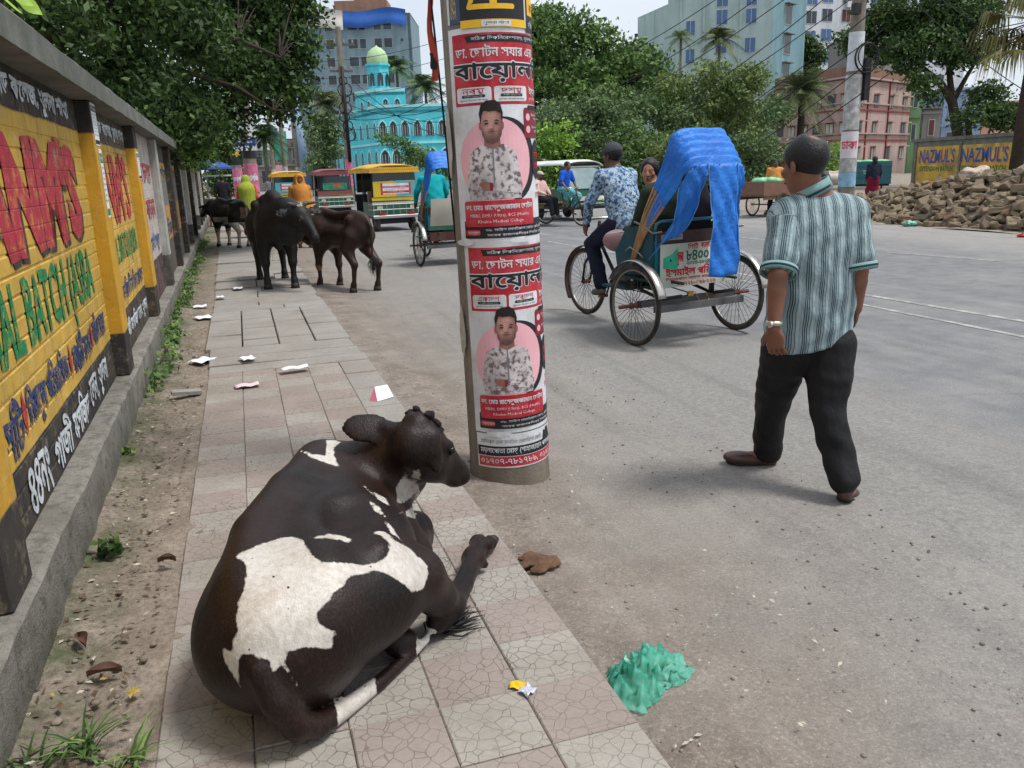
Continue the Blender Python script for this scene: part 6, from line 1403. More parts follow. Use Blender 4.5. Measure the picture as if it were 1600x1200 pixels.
# white and green auto van facing the camera
def auto_van(label, loc, rz):
    T = thing('auto_rickshaw', label, 'auto rickshaw', loc, rz); W = .68; wp = paint('van_white', srgb(206, 210, 204))
    for x in (-.55, .55): small_wheel(T, (x, -1.5, .24))
    small_wheel(T, (0, .25, .24), .24)
    prof = [(.42, .40), (.50, .75), (.34, 1.0), (.05, 1.60), (-.12, 1.72), (-1.9, 1.74), (-2.0, 1.6), (-2.0, .40)]
    MB().prism([(y, z) for y, z in prof], .03, Matrix.Translation((-W, 0, 0)) @ Matrix(((0, 0, 1, 0), (1, 0, 0, 0), (0, 1, 0, 0), (0, 0, 0, 1)))).ob('side_panel', GP, T)
    MB().bb(-W, W, -2.0, .40, .34, .42).ob('chassis', KB, T); MB().bb(W-.03, W, -2.0, .3, .42, .95).ob('side_panel', GP, T)
    def nose(u, v):
        x = (u-.5)*2*W; b = 1-(2*u-1)**2; y = .38+.12*b; return (x, y-.02*v, .42+.50*v)
    MB().grid(nose, 14, 6).ob('front_apron', GP, T, True); MB().grid(lambda u, v: Vector(nose(u, .35+.25*v))+Vector((0, .006, 0)), 14, 2).ob('front_stripe', wp, T, True)
    ws = MB().grid(lambda u, v: ((u-.5)*1.9*W*(1-.08*v), .40+.10*(1-(2*u-1)**2)-.36*v, .95+.60*v), 12, 6).ob('windscreen', M('pale_glass', srgb(120, 138, 140), .12, .15, spec=.6), T, True)
    MB().tube([(-W, .38, .94), (-W*.92, .06, 1.58), (W*.92, .06, 1.58), (W, .38, .94)], .03, 8).ob('windscreen_frame', wp, T, True)
    solidify(MB().grid(lambda u, v: ((u-.5)*2.08*W, .16-2.2*v, 1.64+.14*(1-(2*u-1)**4)-.05*max(0, .12-v)/.12), 14, 8).ob('roof', wp, T, True), .03)
    for sx in (-1, 1): MB().sphere((sx*.5, .44, .62), .07, 12, 8, (1, .5, 1)).ob('headlamp', M('lamp_glass', srgb(220, 214, 180), .15, .05), T, True)
    MB().bb(-.12, .12, .49, .51, .66, .76).ob('number_plate', YP, T); MB().tube([(-.5, .5, .5), (.5, .5, .5)], .02, 6).ob('bumper', SP, T); MB().tube([(W+.03, .3, 1.0), (W+.1, .42, 1.7)], .012, 6).ob('mirror_stalk', SP, T)
    return T
auto_van('white and green three-wheeler van facing the camera, right of the pole', (9.95, 23.6, -.06), rad(180+14))
# flat cargo trike in front of it, ridden by a youth with a seated passenger
def cargo_trike(label, loc, rz, box=None):
    T = thing('cargo_trike', label, 'trike', loc, rz)
    wheel(T, (0, 1.55, .34), .34, 28); wheel(T, (-.5, -.1, .34), .34, 24); wheel(T, (.5, -.1, .34), .34, 24)
    MB().tube([(0, 1.0, .4), (0, 1.32, .86)], .017, 6).tube([(0, 1.0, .4), (0, .86, .86)], .017, 6).tube([(0, .88, .8), (0, 1.34, .84)], .017, 6).tube([(0, 1.0, .4), (0, -.1, .38)], .016, 6).tube([(-.5, -.1, .34), (.5, -.1, .34)], .02, 6).tube([(0, 1.55, .34), (0, 1.32, 1.0)], .02, 6).ob('frame', MATS['dark_steel'], T, True)
    MB().tube([(-.28, 1.12, 1.0), (-.2, 1.28, 1.03), (.2, 1.28, 1.03), (.28, 1.12, 1.0)], .012, 6).ob('handlebar', MATS['chrome'], T, True); MB().sphere((0, .88, .9), .1, 10, 6, (1, 1.3, .4)).ob('saddle', MATS['rubber'], T, True)
    MB().bb(-.48, .48, -.95, .6, .60, .64).bb(-.46, -.42, -.9, .55, .5, .6).bb(.42, .46, -.9, .55, .5, .6).ob('platform', M('old_wood', srgb(112, 90, 72), .8, .3, 12), T)
    if box:
        for k, (x0, x1, y0, y1) in enumerate(((-.48, .48, -.97, -.94), (-.48, .48, .57, .60), (-.48, -.45, -.94, .57), (.45, .48, -.94, .57))): MB().bb(x0, x1, y0, y1, .645, 1.0).ob('box_board', box, T)
    return T
TV = (8.05, 22.3, -.06); TZ = rad(-148); cargo_trike('flat cargo trike carrying two men, in front of the white van', TV, TZ)
q3 = rel(TV, TZ); J = rider_pose(q3); J['face'] = tuple(Vector(q3(0, 1, 0))-Vector(q3(0, 0, 0))); J['wrL'] = q3(-.27, 1.16, 1.02)
person('person', 'youth in bright blue T-shirt and checked lungi riding the cargo trike', J, .018, .95, 'skin', cloth('royal_blue_tee', srgb(30, 84, 186), .12), cloth('aqua_lungi', srgb(110, 178, 178), .15, pat=(srgb(60, 120, 130), 30)), None, sleeve=.5, lungi=.55, fingers=False)
JS = dict(hip=q3(.22, .28, .76), neck=q3(.22, .26, 1.24), head=q3(.22, .29, 1.37), shL=q3(.06, .27, 1.17), shR=q3(.39, .27, 1.17), elL=q3(.02, .4, .96), elR=q3(.45, .38, .96), wrL=q3(.12, .55, .86), wrR=q3(.3, .55, .86), hpL=q3(.12, .34, .74), hpR=q3(.32, .34, .74), knL=q3(.12, .72, .72), knR=q3(.34, .72, .72), anL=q3(.12, .78, .32), anR=q3(.34, .78, .32), toL=q3(.12, .9, .27), toR=q3(.34, .9, .27)); JS['face'] = J['face']
person('person', 'bearded man in pale pink tunic sitting on the cargo trike', JS, .018, .95, 'skin', cloth('pink_tunic', srgb(206, 170, 160), .1), cloth('dark_pants', srgb(40, 42, 48), .15), M('grey_shoe', srgb(96, 90, 86)), sleeve=1., beard=True, hair=None, cap=cloth('white_cap', srgb(186, 170, 160), .05), fingers=False)
# parked cart with a brown box and its puller in orange
CV = (14.75, 20.9, -.06); CZ = rad(-70); cart = cargo_trike('parked cargo trike with brown wooden box of green sacks across the road', CV, CZ, paint('brown_board', srgb(120, 84, 70), rough=.75))
for k in range(9):
    a = rnd.uniform(-.35, .35), rnd.uniform(-.8, .45); MB().sphere((a[0], a[1], .98+rnd.uniform(0, .05)), rnd.uniform(.12, .17), 10, 7, (1, 1.2, .7)).ob('sack', M('green_plastic_sack', srgb(120, 190, 140), .45, .25, 8, .4, 20), cart, True)
def stand_pose(p, face, h=1.62, arms=.0, stride=.1, bend=0.):
    f = Vector(face); f.z = 0; f.normalize(); sd = Vector((f.y, -f.x, 0)); p = Vector(p); s = h/1.70
    def q(x, y, z): return tuple(p+(sd*x+f*y)*s+Vector((0, 0, z*s)))
    return dict(hip=q(0, 0, .95), neck=q(0, bend, 1.43), head=q(0, bend*1.15+.02, 1.56), shL=q(-.18, bend, 1.37), shR=q(.18, bend, 1.37), elL=q(-.24, bend-.03+arms, 1.12), elR=q(.24, bend-.03+arms, 1.12), wrL=q(-.23, .06+arms*2, .90+arms*.4), wrR=q(.23, .06+arms*2, .90+arms*.4), hpL=q(-.09, 0, .91), hpR=q(.09, 0, .91), knL=q(-.1, stride*.6+.02, .5), knR=q(.1, -stride*.3+.03, .5), anL=q(-.1, stride, .09), anR=q(.1, -stride, .09), toL=q(-.11, stride+.15, .03), toR=q(.11, -stride+.15, .03), face=tuple(f))
sand = M('sandal', (.03, .025, .02), .7)
p_ = dp(1208, 330, 24.5); person('person', 'man in orange shirt standing beside the brown cart across the road', stand_pose((p_.x, p_.y, -.04), (-.4, -1, 0), 1.6), .02, .95, 'skin_dark', cloth('orange_shirt', srgb(206, 138, 78), .12), cloth('dark_pants', srgb(40, 42, 48)), sand, sleeve=1., fingers=False)
p_ = dp(1363, 300, 27.5); person('person', 'person in dark top and maroon skirt behind the heap, beside the green cart', stand_pose((p_.x, p_.y, -.04), (.3, 1, 0), 1.62), .025, .95, 'skin_dark', cloth('navy_top', srgb(38, 44, 60), .12), cloth('maroon_skirt', srgb(118, 30, 52)), sand, sleeve=1., fingers=False, nose=False, hairlen=.15, lungi=.8)
p_ = dp(385, 380, 21.3); person('person', 'woman in lime green headscarf and orange dress walking behind the far cow', stand_pose((p_.x+.15, 22.4, .0), (.1, 1, 0), 1.58), .022, .93, 'skin', cloth('orange_dress', srgb(176, 84, 44), .12), cloth('orange_dress', srgb(176, 84, 44)), sand, sleeve=1., fingers=False, nose=False, lungi=.85, hair=None)
def veil(p, f, h, mat, label, L=.75):
    f = Vector(f).normalized(); sd = Vector((f.y, -f.x, 0)); p = Vector(p); s = h/1.7
    S = SDF(tuple(p+Vector((-.4, -.4, .5*s))), tuple(p+Vector((.4, .4, 1.75*s))), .02)
    c = p+f*.02*s; S.ell(tuple(c+Vector((0, 0, 1.585*s))), (.115*s, .125*s, .13*s), None, .05)
    S.chain([tuple(c+Vector((0, 0, 1.5*s))), tuple(c-f*.05+Vector((0, 0, 1.3*s))), tuple(c-f*.06*s+Vector((0, 0, (1.55-L)*s)))], [.12*s, .22*s, .23*s], .06)
    S.ell(tuple(c+f*.12*s+Vector((0, 0, 1.55*s))), (.08*s, .08*s, .09*s), None, .02, sub=True)
    return tag(ob('headscarf', S.mesh('veil', 1), mat, smooth=True), label, 'scarf')
veil((p_.x+.15, 22.4, 0), (.1, 1, 0), 1.58, cloth('lime_scarf', srgb(146, 158, 60), .12), 'lime green headscarf worn by the woman behind the far cow', .85)
p2_ = dp(463, 330, 20.0); person('person', 'woman with orange headscarf facing the camera behind the black bull', stand_pose((p2_.x, 19.2, -.06), (.1, -1, 0), 1.62), .02, .95, 'skin', cloth('orange_scarf', srgb(196, 132, 66), .12), cloth('orange_scarf', srgb(222, 150, 64)), sand, sleeve=1., fingers=False, lungi=.85, hair=None)
veil((p2_.x, 19.2, -.06), (.1, -1, 0), 1.62, MATS['orange_scarf'], 'orange headscarf of the woman behind the black bull', .8)
p_ = dp(353, 340, 27.0); person('person', 'man in dark shirt standing beyond the far cow near the wall', stand_pose((p_.x, p_.y, 0), (.2, 1, 0), 1.66), .028, 1., 'skin_dark', cloth('black_tee', srgb(34, 34, 40), .12), cloth('dark_pants', srgb(40, 42, 48)), sand, sleeve=.5, fingers=False, nose=False)
for (x, D, lab, c) in ((600, 46, 'distant pedestrian in white near the mosque road', (196, 196, 196)), (612, 50, 'distant pedestrian in pale blue near the mosque road', (110, 140, 176)), (574, 55, 'distant pedestrian in red left of the yellow-roofed three-wheeler', (150, 50, 60)), (425, 44, 'distant pedestrian in grey beyond the pink-postered poles', (110, 110, 116))):
    p_ = dp(x, 320, D); person('person', lab, stand_pose((p_.x, p_.y, -.06), (.1, -1, 0), 1.64), .035, 1., 'skin_dark', cloth('far_%d' % x, srgb(*c), .1), cloth('dark_pants', srgb(40, 42, 48)), sand, fingers=False, nose=False, hairlen=0)
# blue-green handcart behind the heap
p_ = dp(1365, 297, 30); T = thing('handcart', 'blue green metal box cart parked behind the brick heap', 'cart', (p_.x, p_.y, -.04), rad(-42))
bg = paint('sea_green', srgb(34, 104, 116)); MB().bb(-1.15, .55, -.4, .4, .62, 1.42).ob('box', bg, T)
for k in range(4): MB().bb(-1.17, .57, -.43, -.40, .64+.2*k, .67+.2*k).ob('rib', bg, T)
p = Print(); p.text('জনস্বাস্থ্য ২', -.1, 1.05, PMT['W'], w=.6, h=.14, bold=.03); p.ob('lettering', lambda u, v, w: (u, -.4-w-.004, v), T)
for x in (-.75, .25): wheel(T, (x, 0, .34), .34, 16); 
MB().tube([(-.75, 0, .34), (-.75, 0, .62)], .03, 6).tube([(.25, 0, .34), (.25, 0, .62)], .03, 6).bb(-1.1, .5, -.3, .3, .55, .62).ob('chassis', KB, T)
for k in range(3): MB().sphere((-.7+.45*k, 0, 1.42), .28, 10, 6, (1, 1, .25)).ob('cover', MATS['green_plastic_sack'], T, True)
p_ = dp(1302, 295, 33); standing_cow('cow', 'piebald black and white cow far behind the heap, mostly hidden by the man', 1.15, (p_.x, p_.y, -.04), rad(60), MATS['hide_far'], (0, .84, .8), (0, 1.1, .55), lambda V: .07*np.sin(9*V[:, 1]+2)+.04*n3(V), .04, 1.)
# ================================================================== BUILDINGS AND FAR STREET
def bp(x, D, y=270): p = dp(x, y, D); return Vector((p.x, p.y, 0))
def zt(x, y, D): return dp(x, y, D).z
def wallm(n, c, d=None):
    t = NT(n); P, s_ = pos_xyz(t); d = d or tuple(v*.55 for v in c); mp = t.n('Mapping'); mp.inputs['Scale'].default_value = (1.1, 1.1, .09); t.l(P, mp.inputs['Vector'])
    k = t.ramp(t.noise(.5, 5, .6, P), [(.3, tuple(v*.9 for v in c)), (.7, tuple(min(1, v*1.06) for v in c))])
    k = t.mix(t.ramp(t.noise(1., 6, .7, mp.outputs[0]), [(.46, 0.), (.72, .6)]), k, d); k = t.mix(t.ramp(t.noise(.35, 6, .7, P), [(.5, 0.), (.7, .4)]), k, d)
    k = t.mix(t.ramp(t.math('MULTIPLY_ADD', s_[2], -.5, 1.), [(0., 0.), (1., .45)]), k, tuple(v*.6 for v in d)); t.color(k).set(.85, 0, .2); MATS[n] = t.m; return t.m
BG = wallm('blue_grey_render', srgb(126, 148, 158)); TQ = wallm('turquoise_render', srgb(92, 202, 214), srgb(72, 170, 186)); TQ2 = wallm('turquoise_trim', srgb(164, 228, 232)); MINT = wallm('mint_render', srgb(166, 184, 182)); MINTD = wallm('teal_render', srgb(120, 152, 160)); WHT = wallm('white_render', srgb(196, 200, 206)); PNK = wallm('pink_render', srgb(172, 148, 142), srgb(124, 106, 98)); PNKD = wallm('maroon_band', srgb(136, 66, 62)); GRN = wallm('green_render', srgb(116, 146, 104)); GRY = wallm('grey_render', srgb(128, 126, 124)); LBL = wallm('pale_blue_render', srgb(142, 164, 190)); SAL = wallm('salmon_render', srgb(204, 158, 136)); BRK = wallm('raw_brick', srgb(150, 118, 100)); DGL = M('window_glass_dark', srgb(48, 56, 62), .15, .3, 1.2, spec=.5); BGL = M('window_glass_blue', srgb(62, 94, 138), .15, .2, 1.5, spec=.5); CUR = M('window_curtain', srgb(176, 176, 168), .7, .2, 3); FRM = M('window_frame_pale', srgb(170, 174, 174), .6, .1)
class Facade:
    """a wall from ground point a to b, height h; items are placed in (distance along, height)"""
    def __init__(s, root, a, b, h, mat, th=.3, base=0., name='wall'):
        s.root = root; s.a = Vector(a); s.b = Vector(b); d = (s.b-s.a); d.z = 0; s.L = d.length; s.u = d/s.L; s.n = Vector((s.u.y, -s.u.x, 0)); s.h = h; s.th = th
        if s.n.dot(-s.a) < 0: s.n = -s.n
        s.o = s.a-Vector(root.location)
        s.blk(0, s.L, base, h, -th, 0, name, mat)
    def P(s, x, z, w): p = s.o+s.u*x+s.n*w; return (p.x, p.y, z-s.root.location.z)
    def blk(s, x0, x1, z0, z1, w0, w1, name, mat, parent=None):
        vs = [s.P(x, z, w) for w in (w0, w1) for x, z in ((x0, z0), (x1, z0), (x1, z1), (x0, z1))]
        fs = [(0, 1, 2, 3), (4, 5, 6, 7), (0, 1, 5, 4), (1, 2, 6, 5), (2, 3, 7, 6), (3, 0, 4, 7)]
        return MB().add(vs, fs).ob(name, mat, parent or s.root)
    def win(s, x0, x1, z0, z1, glass=None, frame=None, mull=1, shade=None, arch=False):
        if arch:
            N = 8; pts = [(x0, z0), (x1, z0)]; zs = z0+(z1-z0)*.55; c = (x0+x1)/2; r = (x1-x0)/2
            arc = [(c+r*math.cos(t_)*(1-.12*math.sin(2*t_) if t_ < PI/2 else 1), zs+(z1-zs)*math.sin(t_)) for t_ in [PI*k/N for k in range(N+1)]]
            arc[N//2] = (c, z1+(z1-zs)*.12); out = pts+arc
            def ring(k): return [((x-c)*k+c, (z-z0)*(1+(k-1)*.5)+z0) for x, z in out]
            o = MB(); A, B = ring(1.0), ring(1.22); m_ = len(out)
            o.add([s.P(x, z, .10) for x, z in A]+[s.P(x, z, .10) for x, z in B]+[s.P(x, z, 0) for x, z in B]+[s.P(x, z, .0) for x, z in A], [(i, (i+1) % m_, m_+(i+1) % m_, m_+i) for i in range(m_)]+[(m_+i, m_+(i+1) % m_, 2*m_+(i+1) % m_, 2*m_+i) for i in range(m_)]+[(i, (i+1) % m_, 3*m_+(i+1) % m_, 3*m_+i) for i in range(m_)])
            f = o.ob('window', frame or TQ2, s.root); MB().add([s.P(x, z, .02) for x, z in A], [tuple(range(m_))]).ob('pane', glass or DGL, f)
            k = MB()
            for q in (-.33, 0, .33): k.add([s.P(c+q*2*r-.03, z0, .03), s.P(c+q*2*r+.03, z0, .03), s.P(c+q*2*r+.03, zs+(z1-zs)*.5, .03), s.P(c+q*2*r-.03, zs+(z1-zs)*.5, .03)], [(0, 1, 2, 3)])
            k.ob('grille', FRM, f); return f
        f = s.blk(x0-.06, x1+.06, z0-.06, z1+.06, -.02, .05, 'window', frame or FRM)
        p = s.blk(x0, x1, z0, z1, .0, .056, 'pane', glass or DGL, f)
        for k in range(mull): xm = x0+(x1-x0)*(k+1)/(mull+1); s.blk(xm-.03, xm+.03, z0, z1, .057, .075, 'mullion', frame or FRM, f)
        if shade: s.blk(x0-.2, x1+.2, z1+.1, z1+.2, 0, .55, 'shade', shade, f)
        return f
def slab_roof(root, pts, z0, z1, mat, name='roof'):
    o = [Vector(p)-Vector(root.location) for p in pts]; n = len(o)
    return MB().add([(p.x, p.y, z0) for p in o]+[(p.x, p.y, z1) for p in o], [tuple(range(n)), tuple(range(n, 2*n))]+[(i, (i+1) % n, n+(i+1) % n, n+i) for i in range(n)]).ob(name, mat, root)
def back(a, b, d):
    """two rear corners of a plot of depth d"""
    a, b = Vector(a), Vector(b); u = (b-a).normalized(); n = Vector((-u.y, u.x, 0)); n = n if n.dot(a) > 0 else -n; return b+n*d, a+n*d
# ---- tall blue-grey block with tarpaulins on the roof
D = 145.; a, b = bp(466, D), bp(655, D); H = zt(560, 34, D)
T = thing('apartment_block', 'tall blue grey block with white and blue tarpaulins along its roof edge', 'building', tuple(a))
F = Facade(T, a, b, H, BG, .5); c2, d2 = back(a, b, 14); Facade(T, d2, a, H, BG, .5); Facade(T, b, c2, H, BG, .5); slab_roof(T, [a, b, c2, d2], H-.3, H, GRY)
mx = F.L/189.
for r in range(8):
    zc = zt(560, 50+26*r, D)
    for (px, w) in ((506, 12), (532, 12), (567, 14), (582, 9), (605, 11), (620, 12)): F.win((px-466-w/2)*mx, (px-466+w/2)*mx, zc-.75, zc+.75, DGL, FRM, 0)
    for px in (517, 547, 641): F.blk((px-466-1.6)*mx, (px-466+1.6)*mx, zc+.2, zc+.6, -.1, .06, 'vent', DGL)
F.blk(0, F.L, -.1, .1, 0, .05, 'band', BG)
for (x0, x1, y0, y1, m_) in ((475, 555, 26, 54, M('white_tarp', srgb(196, 192, 186), .7, .1, .5)), (556, 649, 28, 52, M('far_blue_tarp', srgb(44, 92, 168), .6, .15, .5)), (476, 497, 38, 66, M('yellow_tarp', srgb(206, 178, 60), .7, .1)), (496, 509, 33, 68, M('far_blue_tarp', srgb(44, 92, 168)))):
    za, zb = zt(560, y0, D), zt(560, y1, D)
    o = MB().grid(lambda u, v: F.P((x0-466+(x1-x0)*u)*mx, zb+(za-zb)*v+.3*math.sin(7*u+x0), .5+.25*math.sin(9*u)+.2*math.sin(5*v+u)), 14, 5).ob('tarpaulin', m_, T, True)
MB().box(Vector(F.P((580-466)*mx, H+1.2, -4)), (9, 5, 2.6), (0, 0, math.atan2(F.u.y, F.u.x))).box(Vector(F.P((590-466)*mx, H+1.8, -4)), (4.5, 4, 3.8), (0, 0, math.atan2(F.u.y, F.u.x))).ob('roof_room', BRK, T)
for px in (468, 475): F.blk((px-466)*mx, (px-464)*mx, H, H+4, -1, -.5, 'column_stub', BRK)
# ---- turquoise mosque
D = 85.; c0 = bp(597, D); r1 = bp(770, D+1); l1 = bp(527, 98); H = zt(597, 170, D)
T = thing('mosque', 'turquoise two-storey mosque with pointed arches and a pale green domed minaret', 'mosque', tuple(c0))
FR = Facade(T, c0, r1, H, TQ); FL = Facade(T, l1, c0, H, TQ); slab_roof(T, [l1, c0, r1, r1+Vector((3, 14, 0)), l1+Vector((3, 12, 0))], H-.6, H-.3, TQ)
for F in (FR, FL):
    F.blk(0, F.L, H-.02, H+.25, -.3, .12, 'parapet', TQ2); zm = zt(597, 225, D); F.blk(0, F.L, zm-.1, zm+.12, 0, .12, 'cornice', TQ2)
sR = FR.L/173.
for px in (603, 619, 637, 656, 675, 694, 713, 732): FR.win((px-597-6)*sR, (px-597+6)*sR, zt(597, 214, D), zt(597, 192, D), DGL, TQ2, arch=True)
for px in (604, 622, 640, 659, 678, 697, 716): FR.win((px-597-7)*sR, (px-597+7)*sR, zt(597, 262, D), zt(597, 236, D), DGL, TQ2, arch=True)
for k in range(7):
    x = FL.L*(k+.5)/7; FL.win(x-.42, x+.42, zt(597, 214, D), zt(597, 192, D), DGL, TQ2, arch=True); FL.win(x-.45, x+.45, zt(597, 264, D), zt(597, 236, D), DGL, TQ2, arch=True)
m1 = bp(640, D+1); m0 = bp(596, D+1); ml = bp(564, D+4); H2 = zt(597, 147, D+1)
F1 = Facade(T, m0, m1, H2, TQ, base=H); F2 = Facade(T, ml, m0, H2, TQ, base=H); slab_roof(T, [ml, m0, m1, m1+Vector((1, 5, 0)), ml+Vector((1, 4, 0))], H2-.3, H2, TQ)
for F in (F1, F2): F.blk(0, F.L, H2, H2+.4, -.2, .06, 'parapet', TQ2)
for px in (610, 628): F1.win((px-596-4.5)*F1.L/44, (px-596+4.5)*F1.L/44, zt(597, 172, D+1), zt(597, 158, D+1), DGL, TQ2, arch=True)
for k in (1, 2): F2.win(F2.L*k/3-.3, F2.L*k/3+.3, zt(597, 172, D+1), zt(597, 159, D+1), DGL, TQ2, arch=True)
q = bp(601.5, D+3)-c0; r_ = 18*(D+3)/1275; zb, zc = H2, zt(601, 107, D+3)
MB().lathe([(r_*.95, zb), (r_*.9, zc-.2), (r_*1.05, zc-.1), (r_*1.05, zc+.1)], 8, (q.x, q.y, 0)).ob('minaret', TQ, T)
zd = zt(601, 79, D+3); hd = zd-zc
MB().lathe([(r_*.86, zc+.1), (r_*.9, zc+hd*.3), (r_*.86, zc+hd*.5), (r_*.68, zc+hd*.72), (r_*.4, zc+hd*.88), (.12, zc+hd*.97), (.02, zc+hd*1.05)], 20, (q.x, q.y, 0)).ob('dome', wallm('pale_green_dome', srgb(176, 204, 160)), T, True)
for k in range(8):
    an = PI/8+2*PI*k/8+PI/8; cx, cy = q.x+r_*.86*math.cos(an), q.y+r_*.86*math.sin(an); tx = Vector((-math.sin(an), math.cos(an), 0)); nn = Vector((math.cos(an), math.sin(an), 0))*.08; za, zbb = zt(601, 139, D+3), zt(601, 119, D+3)
    MB().add([Vector((cx, cy, 0))+nn+tx*s_+Vector((0, 0, z)) for s_, z in ((-.3, za), (.3, za), (.3, zbb-.3), (0, zbb), (-.3, zbb-.3))], [(0, 1, 2, 3, 4)]).ob('window', DGL, T)
# ---- mint apartment block at the right
D = 95.; a, b, c = bp(1040, D+3), bp(1197, D), bp(1246, D+6); H = zt(1100, -60, D)
T = thing('apartment_block', 'pale mint high-rise with blue sliding windows behind the trees', 'building', tuple(a))
F = Facade(T, a, b, H, MINT); F2 = Facade(T, b, c, H, MINTD); slab_roof(T, [a, b, c, c+Vector((6, 12, 0)), a+Vector((6, 14, 0))], H-.3, H, GRY); s1 = F.L/157
for px, w in ((1075, 13), (1165, 15), (1122, 16)):
    for y in (-40, 8, 34, 76, 118, 160):
        if px == 1075 and y < 10: continue
        z_ = zt(px, y+(14 if px == 1075 else 0), D); F.win((px-1040-w/2)*s1, (px-1040+w/2)*s1, z_-.75, z_+.75, BGL, FRM, 1)
for px in (1060, 1095, 1150): F.blk((px-1040)*s1-.12, (px-1040)*s1+.12, 0, H, 0, .15, 'pilaster', MINT)
for y in (28, 72, 115, 158): z_ = zt(1216, y, D); F2.win(F2.L*.35, F2.L*.55, z_-1., z_+1., DGL, FRM, 0, GRY)
g0, g1 = bp(995, D+12), bp(1041, D+4); H3 = zt(1010, 24, D+6); F3 = Facade(T, g0, g1, H3, MINT); F3.win(F3.L*.4, F3.L*.55, H3-5, H3-3.5, DGL, FRM, 0); F3.win(F3.L*.4, F3.L*.55, H3-9, H3-7.5, BGL, FRM, 0)
# ---- white block with blue windows
D = 120.; a, b = bp(1240, D), bp(1490, D+10); H = zt(1300, -70, D)
T = thing('apartment_block', 'white high-rise with blue and brown windows beyond the far pole', 'building', tuple(a))
F = Facade(T, a, b, H, WHT); s1 = F.L/250.; slab_roof(T, [a, b, b+Vector((4, 10, 0)), a+Vector((4, 12, 0))], H-.3, H, GRY); BRN = M('brown_shutter', srgb(96, 52, 50), .6, .15)
for px, w, gl in ((1253, 14, BGL), (1275, 14, BGL), (1302, 12, BRN), (1316, 14, M('cyan_glass', srgb(64, 160, 206), .2, .15)), (1345, 16, BGL), (1385, 16, BGL), (1420, 14, BGL), (1450, 16, BGL)):
    for y in (-30, 4, 31, 60, 92, 124, 156): z_ = zt(1300, y+(px % 3)*2, D); F.win((px-1240-w/2)*s1, (px-1240+w/2)*s1, z_-.8, z_+.8, gl if (y+px) % 2 else DGL, FRM, 1)
for y in (100, 15): z_ = zt(1300, y, D); o = F.blk((1304-1240)*s1-.5, (1304-1240)*s1+.5, z_-.4, z_+.4, .0, .5, 'air_conditioner', M('ac_white', srgb(196, 198, 196), .5)); 
# ---- pink house
D = 72.; c0 = bp(1322, D); a = bp(1205, D+9); b = bp(1413, D+9); H = zt(1322, 121, D)
T = thing('house', 'old pink three-storey house with maroon bands and flaking parapet', 'house', tuple(c0))
FA = Facade(T, a, c0, H, PNK); FB = Facade(T, c0, b, H, PNK); slab_roof(T, [a, c0, b, b+Vector((5, 9, 0)), a+Vector((5, 9, 0))], H-.3, H-.1, GRY)
zs_ = [zt(1322, y, D) for y in (172, 219)]
for F in (FA, FB):
    F.blk(0, F.L, H-.05, H+.75, -.25, .06, 'parapet', wallm('stained_parapet', srgb(134, 104, 90))); F.blk(0, F.L, H-.2, H-.05, 0, .3, 'cornice', PNK)
    for z_ in zs_: F.blk(0, F.L, z_-.06, z_+.06, 0, .10, 'band', PNKD); F.blk(0, F.L, z_+.5, z_+.62, 0, .2, 'sunshade', PNK)
    n = 6 if F is FA else 4
    for k in range(n):
        x = F.L*(k+.6)/n
        for y0, y1 in ((149, 166), (192, 210), (232, 250)): F.win(x-.42, x+.42, zt(1322, y1, D), zt(1322, y0, D), CUR if (k+y0) % 3 else DGL, M('frame_wood', srgb(90, 76, 66), .6), 1, PNK)
for x in (.25, .6): FB.blk(FB.L*x, FB.L*x+.1, 0, H, .02, .12, 'drainpipe', PNKD)
MB().box(Vector(FB.P(FB.L*.7, H+2., -3)), (7, 4, 3.2), (0, 0, math.atan2(FB.u.y, FB.u.x))).ob('roof_room', GRY, T)
# ---- green, grey, pale blue and salmon houses
for lab, nm, x0, x1, y, D, m_, wins in (('narrow lime green house beside the pink one', 'house', 1411, 1431, 128, 82, GRN, ((.35, .65),)), ('grey rounded annex with a red shutter between green and blue houses', 'house', 1430, 1462, 172, 84, GRY, ((.45, .7),)), ('pale blue house wall behind the right trees', 'house', 1460, 1524, 145, 88, LBL, ((.2, .35), (.6, .75))), ('salmon coloured house behind the right trees', 'house', 1522, 1610, 165, 92, SAL, ((.2, .3), (.5, .6), (.8, .9)))):
    a, b = bp(x0, D), bp(x1, D); H = zt(x0, y, D); T = thing(nm, lab, 'house', tuple(a)); F = Facade(T, a, b, H, m_); c_, d_ = back(a, b, 8); Facade(T, d_, a, H, m_); slab_roof(T, [a, b, c_, d_], H-.2, H, GRY); F.blk(0, F.L, H, H+.3, -.2, .1, 'parapet', m_)
    zz = H-2.6
    while zz > 1:
        for w0, w1 in wins: F.win(F.L*w0, F.L*w1, zz, zz+1.5, BRN if m_ is GRY else DGL, FRM, 0)
        F.blk(0, F.L, zz+2.1, zz+2.25, 0, .1, 'band', m_); zz -= 3.1
